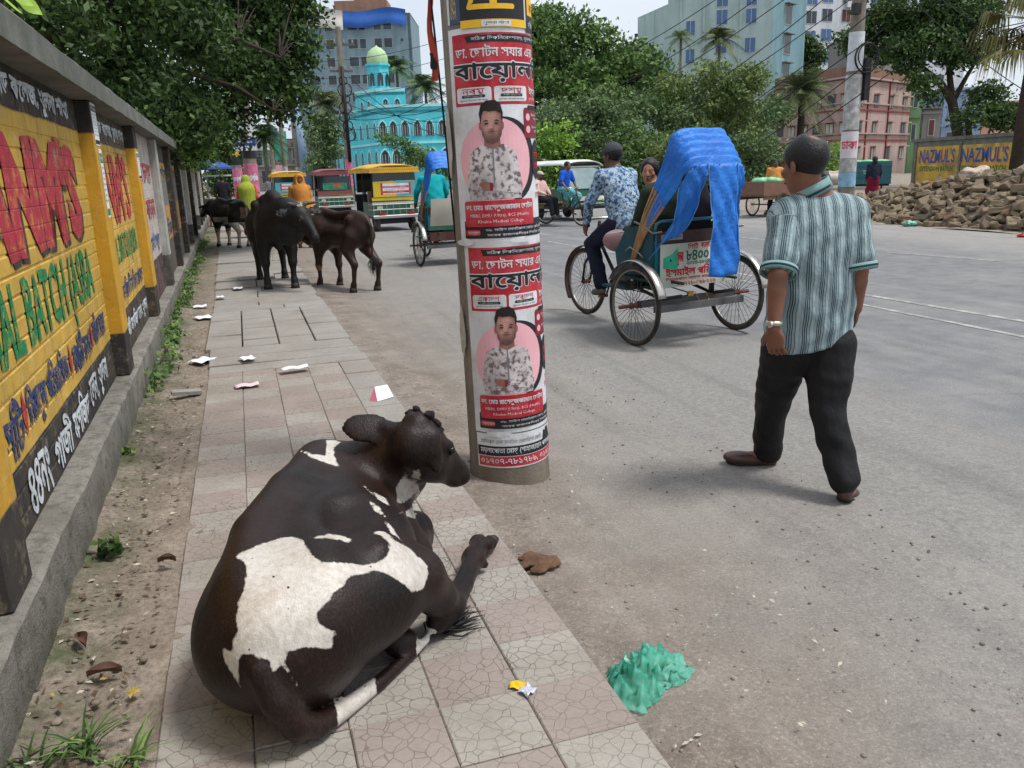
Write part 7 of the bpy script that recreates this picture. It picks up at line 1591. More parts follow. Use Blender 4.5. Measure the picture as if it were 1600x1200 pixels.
# ---- far left street: brownish blocks, teal cloth, blue column, low shops
for lab, x0, x1, y, D, m_ in (('brownish grey block at the far end of the street', 430, 476, 218, 130, wallm('far_brown', srgb(128, 116, 112))), ('grey block with dark balconies far down the street', 462, 482, 222, 112, wallm('far_dark', srgb(100, 98, 98))), ('low pale shop row far down the street left of the mosque', 400, 530, 258, 105, wallm('far_shop', srgb(158, 146, 140))), ('hazy white block far down the street above the shops', 395, 440, 236, 150, wallm('far_white', srgb(168, 172, 178)))):
    a, b = bp(x0, D), bp(x1, D); H = zt(x0, y, D); T = thing('street_building', lab, 'building', tuple(a)); F = Facade(T, a, b, H, m_); c_, d_ = back(a, b, 10); Facade(T, d_, a, H, m_); Facade(T, b, c_, H, m_); slab_roof(T, [a, b, c_, d_], H-.2, H, GRY)
    zz = .6
    while zz < H-2:
        n = max(2, int(F.L/2.4))
        for k in range(n): x = F.L*(k+.5)/n; F.win(x-.6, x+.6, zz+.4, zz+1.9, DGL, FRM, 0)
        F.blk(0, F.L, zz+2.4, zz+2.6, 0, .5, 'balcony', m_); zz += 3.0
def board(name, label, cat, x0, x1, y0, y1, D, mat, txt=None, tm_=None, post=True):
    a, b = dp(x0, y1, D), dp(x1, y0, D); c = (a+b)/2; w = (Vector((b.x, b.y))-Vector((a.x, a.y))).length; h = b.z-a.z; T = thing(name, label, cat, (c.x, c.y, 0), -math.atan2(c.x, c.y))
    o = MB().bb(-w/2, w/2, -.04, .04, a.z, b.z).ob('panel', mat, T)
    if post: MB().bb(-.06, .06, .05, .15, 0, a.z+.1).ob('post', MATS['grey_steel'], T)
    return T, w, h, a.z
board('hanging_cloth', 'teal green cloth hung on the front of a far street block', 'cloth', 430, 446, 205, 250, 100, M('teal_cloth', srgb(60, 176, 150), .8, .1), post=True)
board('billboard', 'small blue billboard above the far street roofs', 'billboard', 418, 433, 200, 220, 90, M('bill_blue', srgb(70, 100, 140), .6, .1))
board('shop_sign', 'yellow shop sign far down the street', 'sign', 422, 431, 278, 290, 60, M('sign_yellow', srgb(210, 168, 40), .6, .1)); board('shop_sign', 'pink and white shop sign beyond the street poles', 'sign', 432, 444, 258, 276, 75, M('sign_pink', srgb(196, 150, 160), .6, .1))
a = bp(478, 100); T = thing('column', 'tall pale blue column rising beside the grey block', 'column', tuple(a)); MB().tube([(0, 0, 0), (-.9, 0, zt(473, 128, 100))], [.75, .6], 12).ob('shaft', LBL, T, True)
# ---- yellow painted wall across the road
D0, D1 = 33., 25.5; a, b = bp(1424, D0), bp(1640, D1); H = zt(1424, 222, D0)
T = thing('boundary_wall', 'stained yellow wall with blue lettering behind the brick heap', 'wall', tuple(a)); F = Facade(T, a, b, H, MATS['coping'], .25)
t = NT('yellow_far_wall'); P, s_ = pos_xyz(t); c = t.ramp(t.noise(1.5, 6, .65, P), [(.3, srgb(190, 150, 56)), (.7, srgb(214, 178, 76))]); t.color(t.mix(t.ramp(t.noise(1.1, 7, .7, P), [(.42, 0.), (.62, .75)]), c, srgb(96, 84, 62))).set(.8); FY = t.m
F.blk(.25, F.L, .1, H-.22, 0, .012, 'painted_panel', FY); F.blk(-.1, F.L, H-.02, H+.1, -.3, .06, 'coping', MATS['coping'])
for k in range(3): x = .2+2.9*k; F.blk(x, x+.12, .0, H-.1, .0, .06, 'pillar', MATS['coping'])
p = Print(); OUT = M('far_orange', srgb(206, 120, 60), .8, .2); BL = M('far_letter_blue', srgb(52, 88, 146), .8, .25, 4); GRL = M('far_letter_green', srgb(70, 110, 60), .8, .2)
for x0, x1 in ((.45, 2.9), (3.15, 5.85)):
    for mm, of, lf in ((OUT, .035, .016), (BL, 0, .020)): V, F_ = text_np("NAZMUL'S", 1, .018, w=x1-x0-.15, h=.52, res=2); p.shape(V, F_, mm, ((x0+x1)/2+of, H-.58-of), lf)
    V, F_ = text_np('EXTENSION BATCH', 1, .03, w=x1-x0-.3, h=.2, res=1); p.shape(V, F_, GRL, ((x0+x1)/2, H-1.05), .018)
p.ob('lettering', lambda u, v, w: F.P(u, v, w), T)
# ================================================================== BRICK HEAP, POLES, WIRES
t = NT('old_brick_chunk'); oi = t.n('ObjectInfo')
c = t.ramp(oi.outputs['Random'], [(0., srgb(86, 78, 68)), (.35, srgb(116, 100, 84)), (.7, srgb(138, 124, 104)), (1., srgb(120, 88, 72))])
c = t.mix(t.ramp(t.noise(6, 6, .7), [(.4, 0.), (.65, .6)]), c, srgb(96, 90, 74)); c = t.mix(t.ramp(t.noise(20, 5, .7), [(.6, 0.), (.75, .5)]), c, srgb(182, 172, 156))
t.color(c).set(.92, 0, .12); t.bump(t.noise(18, 5, .7), .5, .02); BCH = t.m
def heap_h(x, y):
    """height of the heap over the roadside"""
    e = min(1, max(0, (y-6)/3))*min(1, max(0, (21.5-y)/6.5))**.8; w = (x-15.0-.06*(y-14))/1.5
    prof = max(0, min(1, w))*max(0, min(1, (4.6-(x-15))/2.2)); return 1.04*e*prof**.75+.04*math.sin(3*x+2*y)
def lump(name, c, r, sc, seed, mat, amp=.18):
    mb = MB().sphere((0, 0, 0), 1, 20, 14); V = np.array(mb.v); n = 1+amp*(np.sin(5*V[:, 0]+seed)*np.sin(4*V[:, 1]+2*seed)+.6*np.sin(9*V[:, 2]+7*V[:, 0]+seed)+.4*np.sin(13*V[:, 1]-11*V[:, 2])); mb.v = [tuple(p) for p in V*n[:, None]*np.array(sc)*r]
    return mb.ob(name, mat, None, True, loc=c)
def chunk_mesh(q):
    L, W, Hh = q.choice(((.25, .12, .075), (.24, .12, .11), (.16, .12, .075), (.2, .17, .1), (.3, .2, .09), (.26, .16, .14))); mb = MB(); g_ = lambda s_: q.uniform(.75, 1.1)*s_
    vs = [(sx*g_(L/2), sy*g_(W/2), sz*g_(Hh/2)) for sz in (-1, 1) for sx, sy in ((-1, -1), (1, -1), (1, 1), (-1, 1))]
    mb.add(vs, [(3, 2, 1, 0), (4, 5, 6, 7), (0, 1, 5, 4), (1, 2, 6, 5), (2, 3, 7, 6), (3, 0, 4, 7)]); me = mb.mesh('chunk')
    bm = bmesh.new(); bm.from_mesh(me); bmesh.ops.bevel(bm, geom=bm.edges[:], offset=.012, segments=1, affect='EDGES'); bm.to_mesh(me); bm.free(); me.materials.append(BCH); return me
hq = random.Random(4); CM = [chunk_mesh(hq) for _ in range(14)]
V = []; n_big = 0
spots = []
for k in range(1500):
    y = hq.uniform(6.5, 21.4); x = 14.8+hq.random()**1.25*3.2; z = heap_h(x, y)
    if z < .01 and hq.random() < .75: continue
    spots.append((x, y, z))
spots.sort(key=lambda p: p[0]+.0*p[1]); vis = [p for p in spots if p[1] > 8.2 and p[0] < 16.9]; hq.shuffle(vis)
take = set(vis[:290]); rest = MB()
for p in spots:
    sc = hq.uniform(.95, 1.55); rot = Euler((hq.gauss(0, .45), hq.gauss(0, .45), hq.uniform(0, 6.28)))
    if p in take:
        o = bpy.data.objects.new('brick_chunk', hq.choice(CM)); link(o); o.location = (p[0], p[1], p[2]+hq.uniform(-.02, .05)); o.rotation_euler = rot; o.scale = (sc,)*3
        tag(o, 'grey brown broken brick chunk in the heap across the road', 'brick chunk', 'broken brick chunks heaped across the road')
    else:
        me = hq.choice(CM); T_ = Matrix.Translation((p[0], p[1], p[2]-.04)) @ rot.to_matrix().to_4x4() @ Matrix.Scale(sc, 4); rest.add([v.co for v in me.vertices], [tuple(f.vertices) for f in me.polygons], T_)
tag(rest.ob('brick_rubble', BCH), 'mass of smaller broken brick filling the heap across the road', 'rubble', kind='stuff')
core = sheet(14.6, 19.8, 6, 22, 26, 60, np.vectorize(lambda x, y: heap_h(x, y)-.14)); tag(ob('rubble_mound', core, MATS.get('dirt')), 'earthy core of the brick heap across the road', 'mound', kind='stuff')
for k in range(6):
    p_ = Vector((15.2+.4*k*rnd.random(), 19.2-.6*k*.4, .35)); y = 17.5+.45*k; 
    tag(lump('sack', (14.95+.1*(k % 3), y, .12), .2, (1.2, 1, .55), k, M('pale_sack', srgb(176, 160, 148), .8, .25, 8, .5, 12)), 'pale dusty sack lying at the left end of the brick heap', 'sack', 'pale sacks at the left end of the heap')
p_ = dp(1525, 262, 20); tag(lump('sack', (p_.x, p_.y, heap_h(17, 11)+.0), .3, (1.5, 1, .6), 9, MATS['pale_sack']), 'pale sack lying on top of the brick heap before the yellow wall', 'sack')
tag(lump('plastic_bag', (14.1, 11.9, -.04), .11, (1.3, 1, .35), 11, M('red_plastic', srgb(180, 30, 50), .4, .2, 8, .5, 20), .3), 'crumpled red plastic bag on the road before the heap', 'bag')
tag(lump('plastic_bag', (14.6, 15.3, .0), .12, (1.3, 1, .5), 12, M('mint_plastic', srgb(120, 180, 156), .4, .2, 8, .5, 20), .3), 'crumpled pale green plastic bag at the foot of the heap', 'bag')
# ---- poles
def plain_pole(label, p, h, r0, r1, arms=(), posters=(), name='utility_pole', mat='pole'):
    T = thing(name, label, 'pole', (p[0], p[1], -.05)); MB().lathe([(r0, -.2), (r0, 0), (r1, h)], 16).ob('shaft', MATS[mat], T, True)
    for z, w in arms: MB().bb(-w, w, -.05, .05, z, z+.1).ob('crossarm', MATS['grey_steel'], T); [MB().lathe([(.03, 0), (.06, .04), (.03, .1), (.05, .14), (0, .2)], 8, (x_, 0, z+.1)).ob('insulator', M('porcelain', srgb(150, 140, 134), .3), T, True) for x_ in (-w*.85, -w*.3, w*.3, w*.85)]
    f0 = math.atan2(-p[1], -p[0])
    for k, (z0, z1, m_, txt, tmat) in enumerate(posters):
        rr = r0+(r1-r0)*z0/h+.006
        o = MB().grid(lambda u, v: (rr*math.cos(f0-1.5+3*u), rr*math.sin(f0-1.5+3*u), z0+(z1-z0)*v), 12, 1).ob('poster', m_, T, True)
        if txt:
            P_ = Print(); P_.text(txt, 0, (z0+z1)/2, tmat, w=rr*2, h=(z1-z0)*.3, bold=.03); P_.ob('print', lambda u, v, w: ((rr+.006+w)*math.cos(f0+u/rr), (rr+.006+w)*math.sin(f0+u/rr), v), o, cut=.05)
    return T
pw = M('old_paper', srgb(178, 178, 178), .8, .3, 6, dirt=srgb(110, 108, 106), dscale=5, damt=.7); pk = M('pink_poster', srgb(196, 110, 140), .6, .3, 9); MATS['pale_red'] = M('pale_red', srgb(196, 60, 84), .6, .1)
p_ = bp(1324, 25.5); plain_pole('grey utility pole with torn white posters behind the brick heap', p_, 9.5, .26, .17, ((8.6, .8),), ((1.15, 1.55, pw, '', None), (1.56, 2.35, M('poster_white', srgb(206, 200, 204), .7, .1), 'ঢাকা', MATS['pale_red']), (2.4, 4.0, pw, '', None), (4.1, 5.2, M('poster_pale', srgb(196, 200, 206), .7, .15), '', None), (.7, 1.14, M('poster_blue', srgb(130, 166, 190), .7, .4, 4), '', None)))
T = thing('meter_box', 'black electrical boxes and coiled cable strapped to the far pole', 'electrical box', (p_.x, p_.y, 0)); MB().bb(.17, .36, -.3, -.05, 3.2, 4.4).ob('box', KB, T); MB().bb(-.4, -.2, -.35, -.15, 5.6, 5.9).ob('box', KB, T)
for z_, rr in ((4.4, .42), (6.8, .35)): MB().torus((.15, -.32, z_), rr, .03, 'y', 24, 6).torus((.18, -.34, z_+.05), rr*.85, .02, 'y', 24, 6).ob('cable_coil', MATS['cable_black'], T, True)
for x, D, lab in ((392, 23.5, 'pole wrapped in pink posters beyond the far cow'), (371, 33, 'farther pole wrapped in pink posters near the wall')):
    p_ = bp(x, D); plain_pole(lab, p_, 8, .2, .15, (), tuple((.3+.86*k, 1.1+.86*k, pk, 'বায়োলজি', PMT['W']) for k in range(2))+((2.1, 3.0, KB, 'Paragon', YP),))
p_ = bp(391, 23.3); T = thing('billboard', 'blue and white hoarding with two figures fixed on the pink-postered pole', 'billboard', (p_.x, p_.y, 0), -.12); z0, z1 = zt(390, 236, 23.3), zt(390, 190, 23.3)
o = MB().bb(-.42, .27, -.26, -.22, z0, z1).ob('panel', PMT['W'], T); p = Print(); BLU = M('hoarding_blue', srgb(50, 74, 140), .6, .1); p.rect(-.42, .27, z0+.13, z0+.32, BLU); p.rect(-.40, -.1, z0+.32, z1-.06, M('hoarding_pale', srgb(170, 190, 214), .6, .2)); p.ell(-.28, z0+.45, .07, .12, BLU, .002); p.ell(-.0, z0+.45, .06, .12, M('hoarding_skin', srgb(170, 110, 100), .6), .002); p.rect(-.36, .22, z0+.02, z0+.12, PMT['W'], .001, .04); p.text('হুইলচেয়ার', -.08, z0+.07, BLU, w=.4, h=.05, lift=.002); p.text('বিজ্ঞাপন', -.08, z0+.24, PMT['W'], w=.5, h=.08, lift=.002); p.ob('print', lambda u, v, w: (u, -.261-w, v), o)
for x, D, h, lab in ((546, 44, 9.0, 'slim concrete pole with crossarms before the mosque'), (446, 62, 9, 'slim grey pole far down the street'), (428, 80, 9, 'distant grey pole at the end of the street'), (466, 70, 9.5, 'distant grey pole beside the blue column')):
    p_ = bp(x, D); plain_pole(lab, p_, h, .2, .14, ((h-.9, .8), (h-2.2, .6)), ((1.0, 2.4, pk if x == 546 else pw, '', None),))
p_ = bp(546, 44); T = thing('cable_bundle', 'tangled black cable bundle hanging on the pole before the mosque', 'cables', (p_.x, p_.y, 0)); mb = MB()
for k in range(7): mb.torus((rnd.uniform(-.15, .15), -.25, 3.6+.45*k), rnd.uniform(.2, .38), .03, 'y', 16, 5)
mb.tube([(.05, -.25, 2.2), (.0, -.28, 7.0)], .09, 6).ob('coil', MATS['cable_black'], T, True)
# ---- overhead wires: strung between the pole tops
def wire(a, b, sag, r, lab, grp):
    a, b = Vector(a), Vector(b); pts = [a.lerp(b, k/16)-Vector((0, 0, sag*4*(k/16)*(1-k/16))) for k in range(17)]
    tag(MB().tube(pts, r, 5, cap=False).ob('overhead_wire', MATS['cable_black'], smooth=True), lab, 'wire', grp)
wq = random.Random(8); topA = Vector((PX-.08, PY, 7.2)); fp = bp(1324, 25.5)
for k in range(9): a = dp(836, 150+34*k+wq.uniform(-8, 8), 34+wq.uniform(-2, 2)); b = dp(1290+40*k*.4, -120+26*k+wq.uniform(-8, 8), 21+wq.uniform(-2, 2)); wire(a, b, .5+wq.random()*.5, .014, 'black overhead wire crossing in front of the trees right of the pole', 'wires before the right trees')
for k in range(5): a = dp(700, 60+30*k, 60); b = dp(440, 95+26*k, 72); wire(a, b, .6, .02, 'black overhead wire crossing in front of the mosque and grey block', 'wires before the mosque')
for k in range(4): a = dp(700, 215-25*k, 40); b = dp(546, 120+22*k, 44); wire(a, b, .5, .018, 'sagging black wire running to the pole before the mosque', 'wires at the mosque pole')
for k in range(4): a = Vector((fp.x, fp.y, 8.7-.4*k)); b = dp(1650, -40+70*k, 24); wire(a, b, .4, .014, 'thin dark wire running right from the far pole', 'wires right of the far pole')
# ================================================================== TREES
def mat_leaf(name, dark, mid, light, tr=.25):
    t = NT(name); r = t.attr('r').outputs['Fac']; P, s_ = pos_xyz(t)
    k = t.math('ADD', t.math('MULTIPLY', r, .55), t.math('MULTIPLY', t.noise(.8, 4, .6, P), .45))
    c = t.ramp(k, [(.22, dark), (.5, mid), (.78, light)]); t.color(c).set(.55, 0, .25)
    tl = t.n('BsdfTranslucent'); t.l(c, tl.inputs['Color']); mx = t.n('MixShader', i_0=tr); t.l(t.p.outputs[0], mx.inputs[1]); t.l(tl.outputs[0], mx.inputs[2]); t.l(mx.outputs[0], t.out.inputs['Surface']); return t.m
LF_DK = mat_leaf('leaf_dark', srgb(36, 52, 28), srgb(58, 82, 42), srgb(96, 122, 62)); LF_MD = mat_leaf('leaf_mid', srgb(52, 76, 40), srgb(88, 118, 62), srgb(136, 160, 94)); LF_OL = mat_leaf('leaf_olive', srgb(56, 74, 42), srgb(98, 118, 66), srgb(150, 162, 98)); LF_BR = mat_leaf('leaf_bright', srgb(70, 104, 40), srgb(112, 152, 60), srgb(168, 196, 84)); LF_PL = mat_leaf('leaf_palm', srgb(52, 66, 44), srgb(84, 98, 66), srgb(134, 142, 96), .15); LF_DRY = mat_leaf('leaf_dry_palm', srgb(78, 76, 46), srgb(122, 120, 72), srgb(176, 170, 112), .15); LF_GY = mat_leaf('leaf_grey_green', srgb(56, 78, 50), srgb(90, 114, 72), srgb(136, 154, 106))
M('bark', srgb(60, 51, 44), .9, .25, 8, .6, 30); M('bark_grey', srgb(96, 90, 82), .9, .25, 8, .6, 30)
def leaves(blobs, n, size, seed, aspect=.45, twig=10, tsp=.22, shell=.55, up=.35):
    """leaf faces gathered on twigs spread through the volume of the blobs"""
    R = np.random.default_rng(seed); B = np.array([list(c)+list(r) for c, r in blobs]); vol = np.prod(B[:, 3:], 1)**.7; nt_ = max(1, n//twig)
    i = R.choice(len(B), nt_, p=vol/vol.sum()); d = R.normal(size=(nt_, 3)); d /= np.linalg.norm(d, axis=1)[:, None]
    rad_ = (shell+(1.05-shell)*R.random(nt_)**.6)*(1+.22*np.sin(5*d[:, 0]+i)*np.sin(4*d[:, 2]+2*i)*1.2)
    C = B[i, :3]+d*B[i, 3:]*rad_[:, None]
    T = np.repeat(C, twig, 0)+R.normal(size=(nt_*twig, 3))*tsp*np.array([1, 1, .6]); D = np.repeat(d, twig, 0); N = len(T)
    nrm = R.normal(size=(N, 3))*.75+D*.45+np.array([0, 0, up]); nrm /= np.linalg.norm(nrm, axis=1)[:, None]
    a = R.normal(size=(N, 3)); a[:, 2] -= .35; a -= nrm*(a*nrm).sum(1)[:, None]; a /= np.linalg.norm(a, axis=1)[:, None]; b = np.cross(nrm, a)
    s = size*(.6+.8*R.random(N))[:, None]; q = np.stack([T-a*s*.5, T+b*s*aspect*.5-nrm*s*.06, T+a*s*.5, T-b*s*aspect*.5-nrm*s*.06], 1)
    V = q.reshape(-1, 3); F = np.arange(N*4).reshape(-1, 4); tone = np.repeat(np.clip(np.repeat(R.random(nt_), twig)*.6+R.random(N)*.4, 0, 1), 4)
    me = mesh_np('leaves', V, F); fattr(me, 'r', tone); return me
def limb(pts, rs, n=8): return (pts, rs, n)
def tree(label, base, trunk, blobs, n, size, mat, seed, name='tree', bark='bark', **kw):
    T = thing(name, label, 'tree', tuple(base)); b = Vector(base)
    mb = MB()
    for pts, rs in trunk: mb.tube([Vector(p)-b for p in pts], rs, 9)
    # twigs out to every clump so that the crown hangs on wood
    tops = [Vector(p) for pts, rs in trunk for p in pts[1:]]
    for c, r in blobs:
        c = Vector(c); t0 = min(tops, key=lambda p: (p-c).length); mid = t0.lerp(c, .5)+Vector((0, 0, .05*(c-t0).length)); mb.tube([t0-b, mid-b, c-b], [.02*max(r)**.5+.004, .014*max(r)**.5, .005], 5)
    mb.ob('trunk', MATS[bark], T, True)
    me = leaves([(Vector(c)-b, r) for c, r in blobs], n, size, seed, **kw); ob('crown', me, mat, T); return T
def blobset(pts, seed, jit=.0):
    """(px x, px y, depth, radius px) -> clumps standing at that depth"""
    q = random.Random(seed); out = []
    for x, y, D, r in pts:
        c = dp(x, y, D+q.uniform(-jit, jit)); rr = r*D/fpx; out.append((c, (rr*1.15, rr*1.15, rr*.85)))
    return out
# big dark tree hanging over the painted wall
def fill(x0, x1, ytop, ybot, D0, D1, r, n, seed):
    q = random.Random(seed); o = []
    for k in range(n):
        x = q.uniform(x0, x1); f = (x-x0)/(x1-x0); yt, yb = ytop(f), ybot(f); o.append((x, q.uniform(yt, yb), D0+(D1-D0)*f+q.uniform(-1, 1), r*q.uniform(.7, 1.3)))
    return o
b1 = blobset(fill(-60, 330, lambda f: -80, lambda f: -10+240*f, 8.0, 13.5, 46, 46, 3), 3, .5)
tb = (-2.9, 9.5, 0); tree('large dark leafy tree leaning over the nearest part of the painted wall', tb, [([tb, (-2.8, 9.6, 1.8), (-2.5, 9.8, 3.2), (-2.1, 10, 4.6)], [.22, .19, .15, .1]), ([(-2.7, 9.7, 2.2), (-2.0, 9, 3.0), (-1.5, 8.6, 3.4)], [.12, .09, .05]), ([(-2.6, 9.7, 2.6), (-1.9, 11.5, 3.2), (-1.4, 12.5, 3.3)], [.11, .08, .05])], b1, 40000, .105, LF_DK, 21, aspect=.48, tsp=.16)
b2 = blobset(fill(270, 440, lambda f: -60, lambda f: 215-115*f, 16, 17, 34, 30, 5)+[(455, 20, 16.5, 26), (462, 65, 16.5, 22), (440, 100, 16.5, 26), (425, 135, 16.5, 24), (452, 140, 16.5, 20), (470, 110, 16.5, 16), (478, 60, 16.5, 14), (400, 160, 16.5, 24), (445, 172, 16.5, 18), (468, 150, 16.5, 16), (482, 20, 16.5, 16), (472, 88, 16.5, 16), (395, 120, 16.5, 28), (410, 60, 16.5, 30), (380, 30, 16.5, 34), (440, 50, 16.5, 28), (475, 185, 16.4, 9), (430, 180, 16.5, 11), (300, 225, 17, 26), (345, 215, 17, 24), (372, 195, 17, 22), (465, -10, 16.5, 24)], 6, .7)
tb = (-2.6, 16.5, 0); tree('dark broadleaf tree further along the wall with branches reaching over the sidewalk', tb, [([tb, (-2.4, 16.5, 2.0), (-2.0, 16.6, 3.4), (-1.2, 16.6, 4.4)], [.2, .17, .13, .08]), ([(-2.2, 16.5, 2.6), (-.8, 16.5, 3.4), (.3, 16.4, 3.9), (1.0, 16.4, 3.6)], [.1, .07, .045, .02]), ([(-.8, 16.5, 3.4), (.2, 16.5, 3.1), (.8, 16.5, 2.7)], [.05, .035, .015])], b2, 32000, .13, LF_DK, 22, aspect=.5, tsp=.18)
b3 = blobset([(282, 215, 15, 20), (300, 235, 15.5, 16), (312, 205, 15.5, 14), (262, 190, 14.5, 16), (290, 190, 15, 13)], 7, .3); tb = (-2.2, 15, 0)
tree('bright yellow green shrub rising behind the painted wall', tb, [([tb, (-2.1, 15, 1.2), (-1.9, 15, 2.0)], [.06, .05, .03])], b3, 3200, .12, LF_BR, 23, name='shrub')
b3 = blobset([(330, 250, 37, 15), (345, 228, 37, 16), (362, 240, 37, 16), (378, 255, 37, 14), (335, 275, 37, 15), (358, 268, 37, 16), (352, 292, 36.5, 14), (372, 285, 37, 14), (330, 298, 36.5, 12)], 8, .3); tb = tuple(bp(352, 37)); tree('dark leafy tree standing beyond the far end of the wall', tb, [([tb, (tb[0], tb[1], 1.2), (tb[0], tb[1], 2.4)], [.12, .1, .06])], b3, 6500, .16, LF_DK, 24, tsp=.2)
# banana plant
p_ = dp(345, 262, 21); T = thing('banana_plant', 'banana plant with broad drooping leaves beyond the far end of the wall', 'plant', (p_.x-.95, p_.y, 0)); MB().tube([(0, 0, 0), (.03, 0, 1.2), (0, 0, 2.0)], [.10, .09, .06], 10).ob('stem', MATS['bark'], T, True)
for k in range(9):
    a = 2*PI*k/9+.3; L = rnd.uniform(1.0, 1.4); el = rnd.uniform(.5, 1.2)
    def fn(u, v, a=a, L=L, el=el):
        r = L*v*math.cos(el*.6); z = 1.9+L*v*math.sin(el)-1.0*v*v*L*.7; w = .19*math.sin(PI*min(1, v*1.02+.02))**.6*(u-.5)*2
        return (r*math.cos(a)-w*math.sin(a), r*math.sin(a)+w*math.cos(a), z+.05*abs(u-.5)-.03)
    me = MB().grid(fn, 4, 12).mesh('leaf'); fattr(me, 'r', [rnd.uniform(.3, .8)]*len(me.vertices)); ob('leaf', me, LF_MD, T, smooth=True)
# overhanging leaves close to the camera, top left
for k, (x, y, D, an) in enumerate(((14, 4, 3.2, -.6), (44, 6, 3.3, .5), (28, -8, 3.25, .1))):
    c = dp(x, y, D); me = MB().grid(lambda u, v: (Vector((c.x, c.y, c.z))+Vector(((v-.5)*.10*math.cos(an)+.03*math.sin(PI*v)*(u-.5)*2*math.sin(an), .02*(u-.5)+.01*v, -(v-.5)*.08+.028*math.sin(PI*v)*(u-.5)*2*math.cos(an)))), 4, 8).mesh('leaf'); fattr(me, 'r', [.8]*len(me.vertices))
    tag(ob('hanging_leaf', me, LF_BR, smooth=True), 'bright green leaf hanging over the wall top at the upper left corner', 'leaf', 'bright leaves at the upper left corner')
# rain tree and companions right of the pole
def crown(x0, x1, top, bot, D, r, n, seed, dj=3.):
    q = random.Random(seed); o = []
    for k in range(n):
        x = q.uniform(x0, x1); f = (x-x0)/(x1-x0); o.append((x, q.uniform(top(f), bot(f)), D+q.uniform(-dj, dj), r*q.uniform(.7, 1.3)))
    return o
g_ = bp(880, 52); b4 = blobset(crown(800, 1040, lambda f: 28+45*max(0, f-.45)*2.2, lambda f: 165+10*f, 52, 22, 60, 11), 12)
tree('huge spreading rain tree with rounded crown right of the pole', tuple(g_), [([tuple(g_), (g_.x, g_.y, 3), (g_.x+1, g_.y, 6), (g_.x+2, g_.y, 8)], [.5, .42, .3, .18]), ([(g_.x, g_.y, 3), (g_.x-3, g_.y, 6.5), (g_.x-5, g_.y, 8)], [.3, .2, .1]), ([(g_.x+.5, g_.y, 4), (g_.x+4, g_.y, 6.5), (g_.x+6.5, g_.y, 7.5)], [.28, .2, .1])], b4, 34000, .30, LF_MD, 24, aspect=.6, tsp=.32)
g_ = bp(930, 47); b5 = blobset(crown(860, 1060, lambda f: 165-20*f, lambda f: 250, 46, 20, 34, 13), 14); tree('greyish creeper covered tree below the rain tree', tuple(g_), [([tuple(g_), (g_.x, g_.y, 2), (g_.x, g_.y, 4)], [.2, .16, .1])], b5, 14000, .26, LF_GY, 25, tsp=.3)
g_ = bp(1110, 50); b6 = blobset(crown(1050, 1175, lambda f: 118-20*math.sin(PI*f), lambda f: 235, 49, 18, 42, 15), 16); tree('olive green neem tree with tiered clumps behind the blue rickshaw', tuple(g_), [([tuple(g_), (g_.x, g_.y, 3), (g_.x+.5, g_.y, 6)], [.3, .22, .12]), ([(g_.x, g_.y, 2.5), (g_.x+2, g_.y, 5)], [.16, .08])], b6, 17000, .26, LF_OL, 26, tsp=.28)
g_ = bp(1180, 56); b7 = blobset(crown(1140, 1215, lambda f: 150, lambda f: 255, 55, 16, 16, 17), 18); tree('grey green tree between the neem tree and pink house', tuple(g_), [([tuple(g_), (g_.x, g_.y, 4)], [.2, .1])], b7, 6500, .28, LF_GY, 27, tsp=.3)
for k, (x, D, m_, s_, lab) in enumerate(((868, 40, LF_BR, 20, 'light green bush at the foot of the rain tree, nearest the pole'), (925, 41, LF_DK, 22, 'dark bush at the foot of the rain tree'), (1000, 42, LF_MD, 24, 'leafy bush behind the rickshaw puller'), (1060, 40, LF_OL, 20, 'feathery olive bush behind the blue hood'), (1110, 43, LF_DK, 22, 'dark bush right of the blue hood'), (1170, 45, LF_GY, 18, 'dusty grey bush left of the brown cart'), (1295, 58, LF_BR, 14, 'light green bush before the pink house'))):
    g_ = bp(x, D); b = blobset(crown(x-38, x+38, lambda f: 228-24*math.sin(PI*f), lambda f: 282, D, s_, 12, 30+k, 1.), 31+k); tree(lab, tuple(g_), [([tuple(g_), (g_.x, g_.y, 1.5)], [.1, .06])], b, 4200, .24, m_, 40+k, name='bush', tsp=.25)
tag(ob('undergrowth', leaves([((bp(x, 50).x, bp(x, 50).y, .7), (2.2, 1.5, 1.)) for x in range(840, 1240, 40)], 9000, .3, 77), LF_DK), 'low mass of undergrowth below the trees across the road', 'undergrowth', kind='stuff')
# tall tree at the right with visible limbs
g_ = bp(1500, 40); gz = lambda x, y: tuple(dp(x, y, 40))
b8 = blobset([(1365, 40, 40, 24), (1345, 70, 40, 20), (1395, 20, 40, 26), (1430, 45, 40, 28), (1405, 75, 40, 22), (1375, 88, 40, 18), (1465, 20, 40, 28), (1460, 70, 40, 26), (1500, 40, 40, 28), (1535, 20, 40, 24), (1420, 100, 40, 16), (1500, 90, 40, 20), (1440, 130, 40, 14), (1455, 150, 40, 10), (1530, 80, 40, 22), (1540, 150, 40, 20), (1560, 180, 40, 20), (1590, 190, 40, 22), (1510, 185, 40, 14), (1325, 60, 40, 14), (1480, -20, 40, 30), (1400, -20, 40, 26), (1545, -15, 40, 26)], 19, 2.)
tree('tall dark forked tree behind the yellow lettered wall', tuple(g_), [([tuple(g_), gz(1497, 210), gz(1488, 160), gz(1470, 130), gz(1435, 100), gz(1400, 85)], [.3, .26, .22, .16, .1, .05]), ([gz(1488, 160), gz(1483, 110), gz(1478, 60)], [.17, .13, .06]), ([gz(1488, 160), gz(1510, 120), gz(1535, 80)], [.15, .1, .05]), ([tuple(g_+Vector((1, 0, 0))), gz(1512, 190), gz(1540, 165)], [.2, .14, .07])], b8, 24000, .24, LF_DK, 28, tsp=.26)
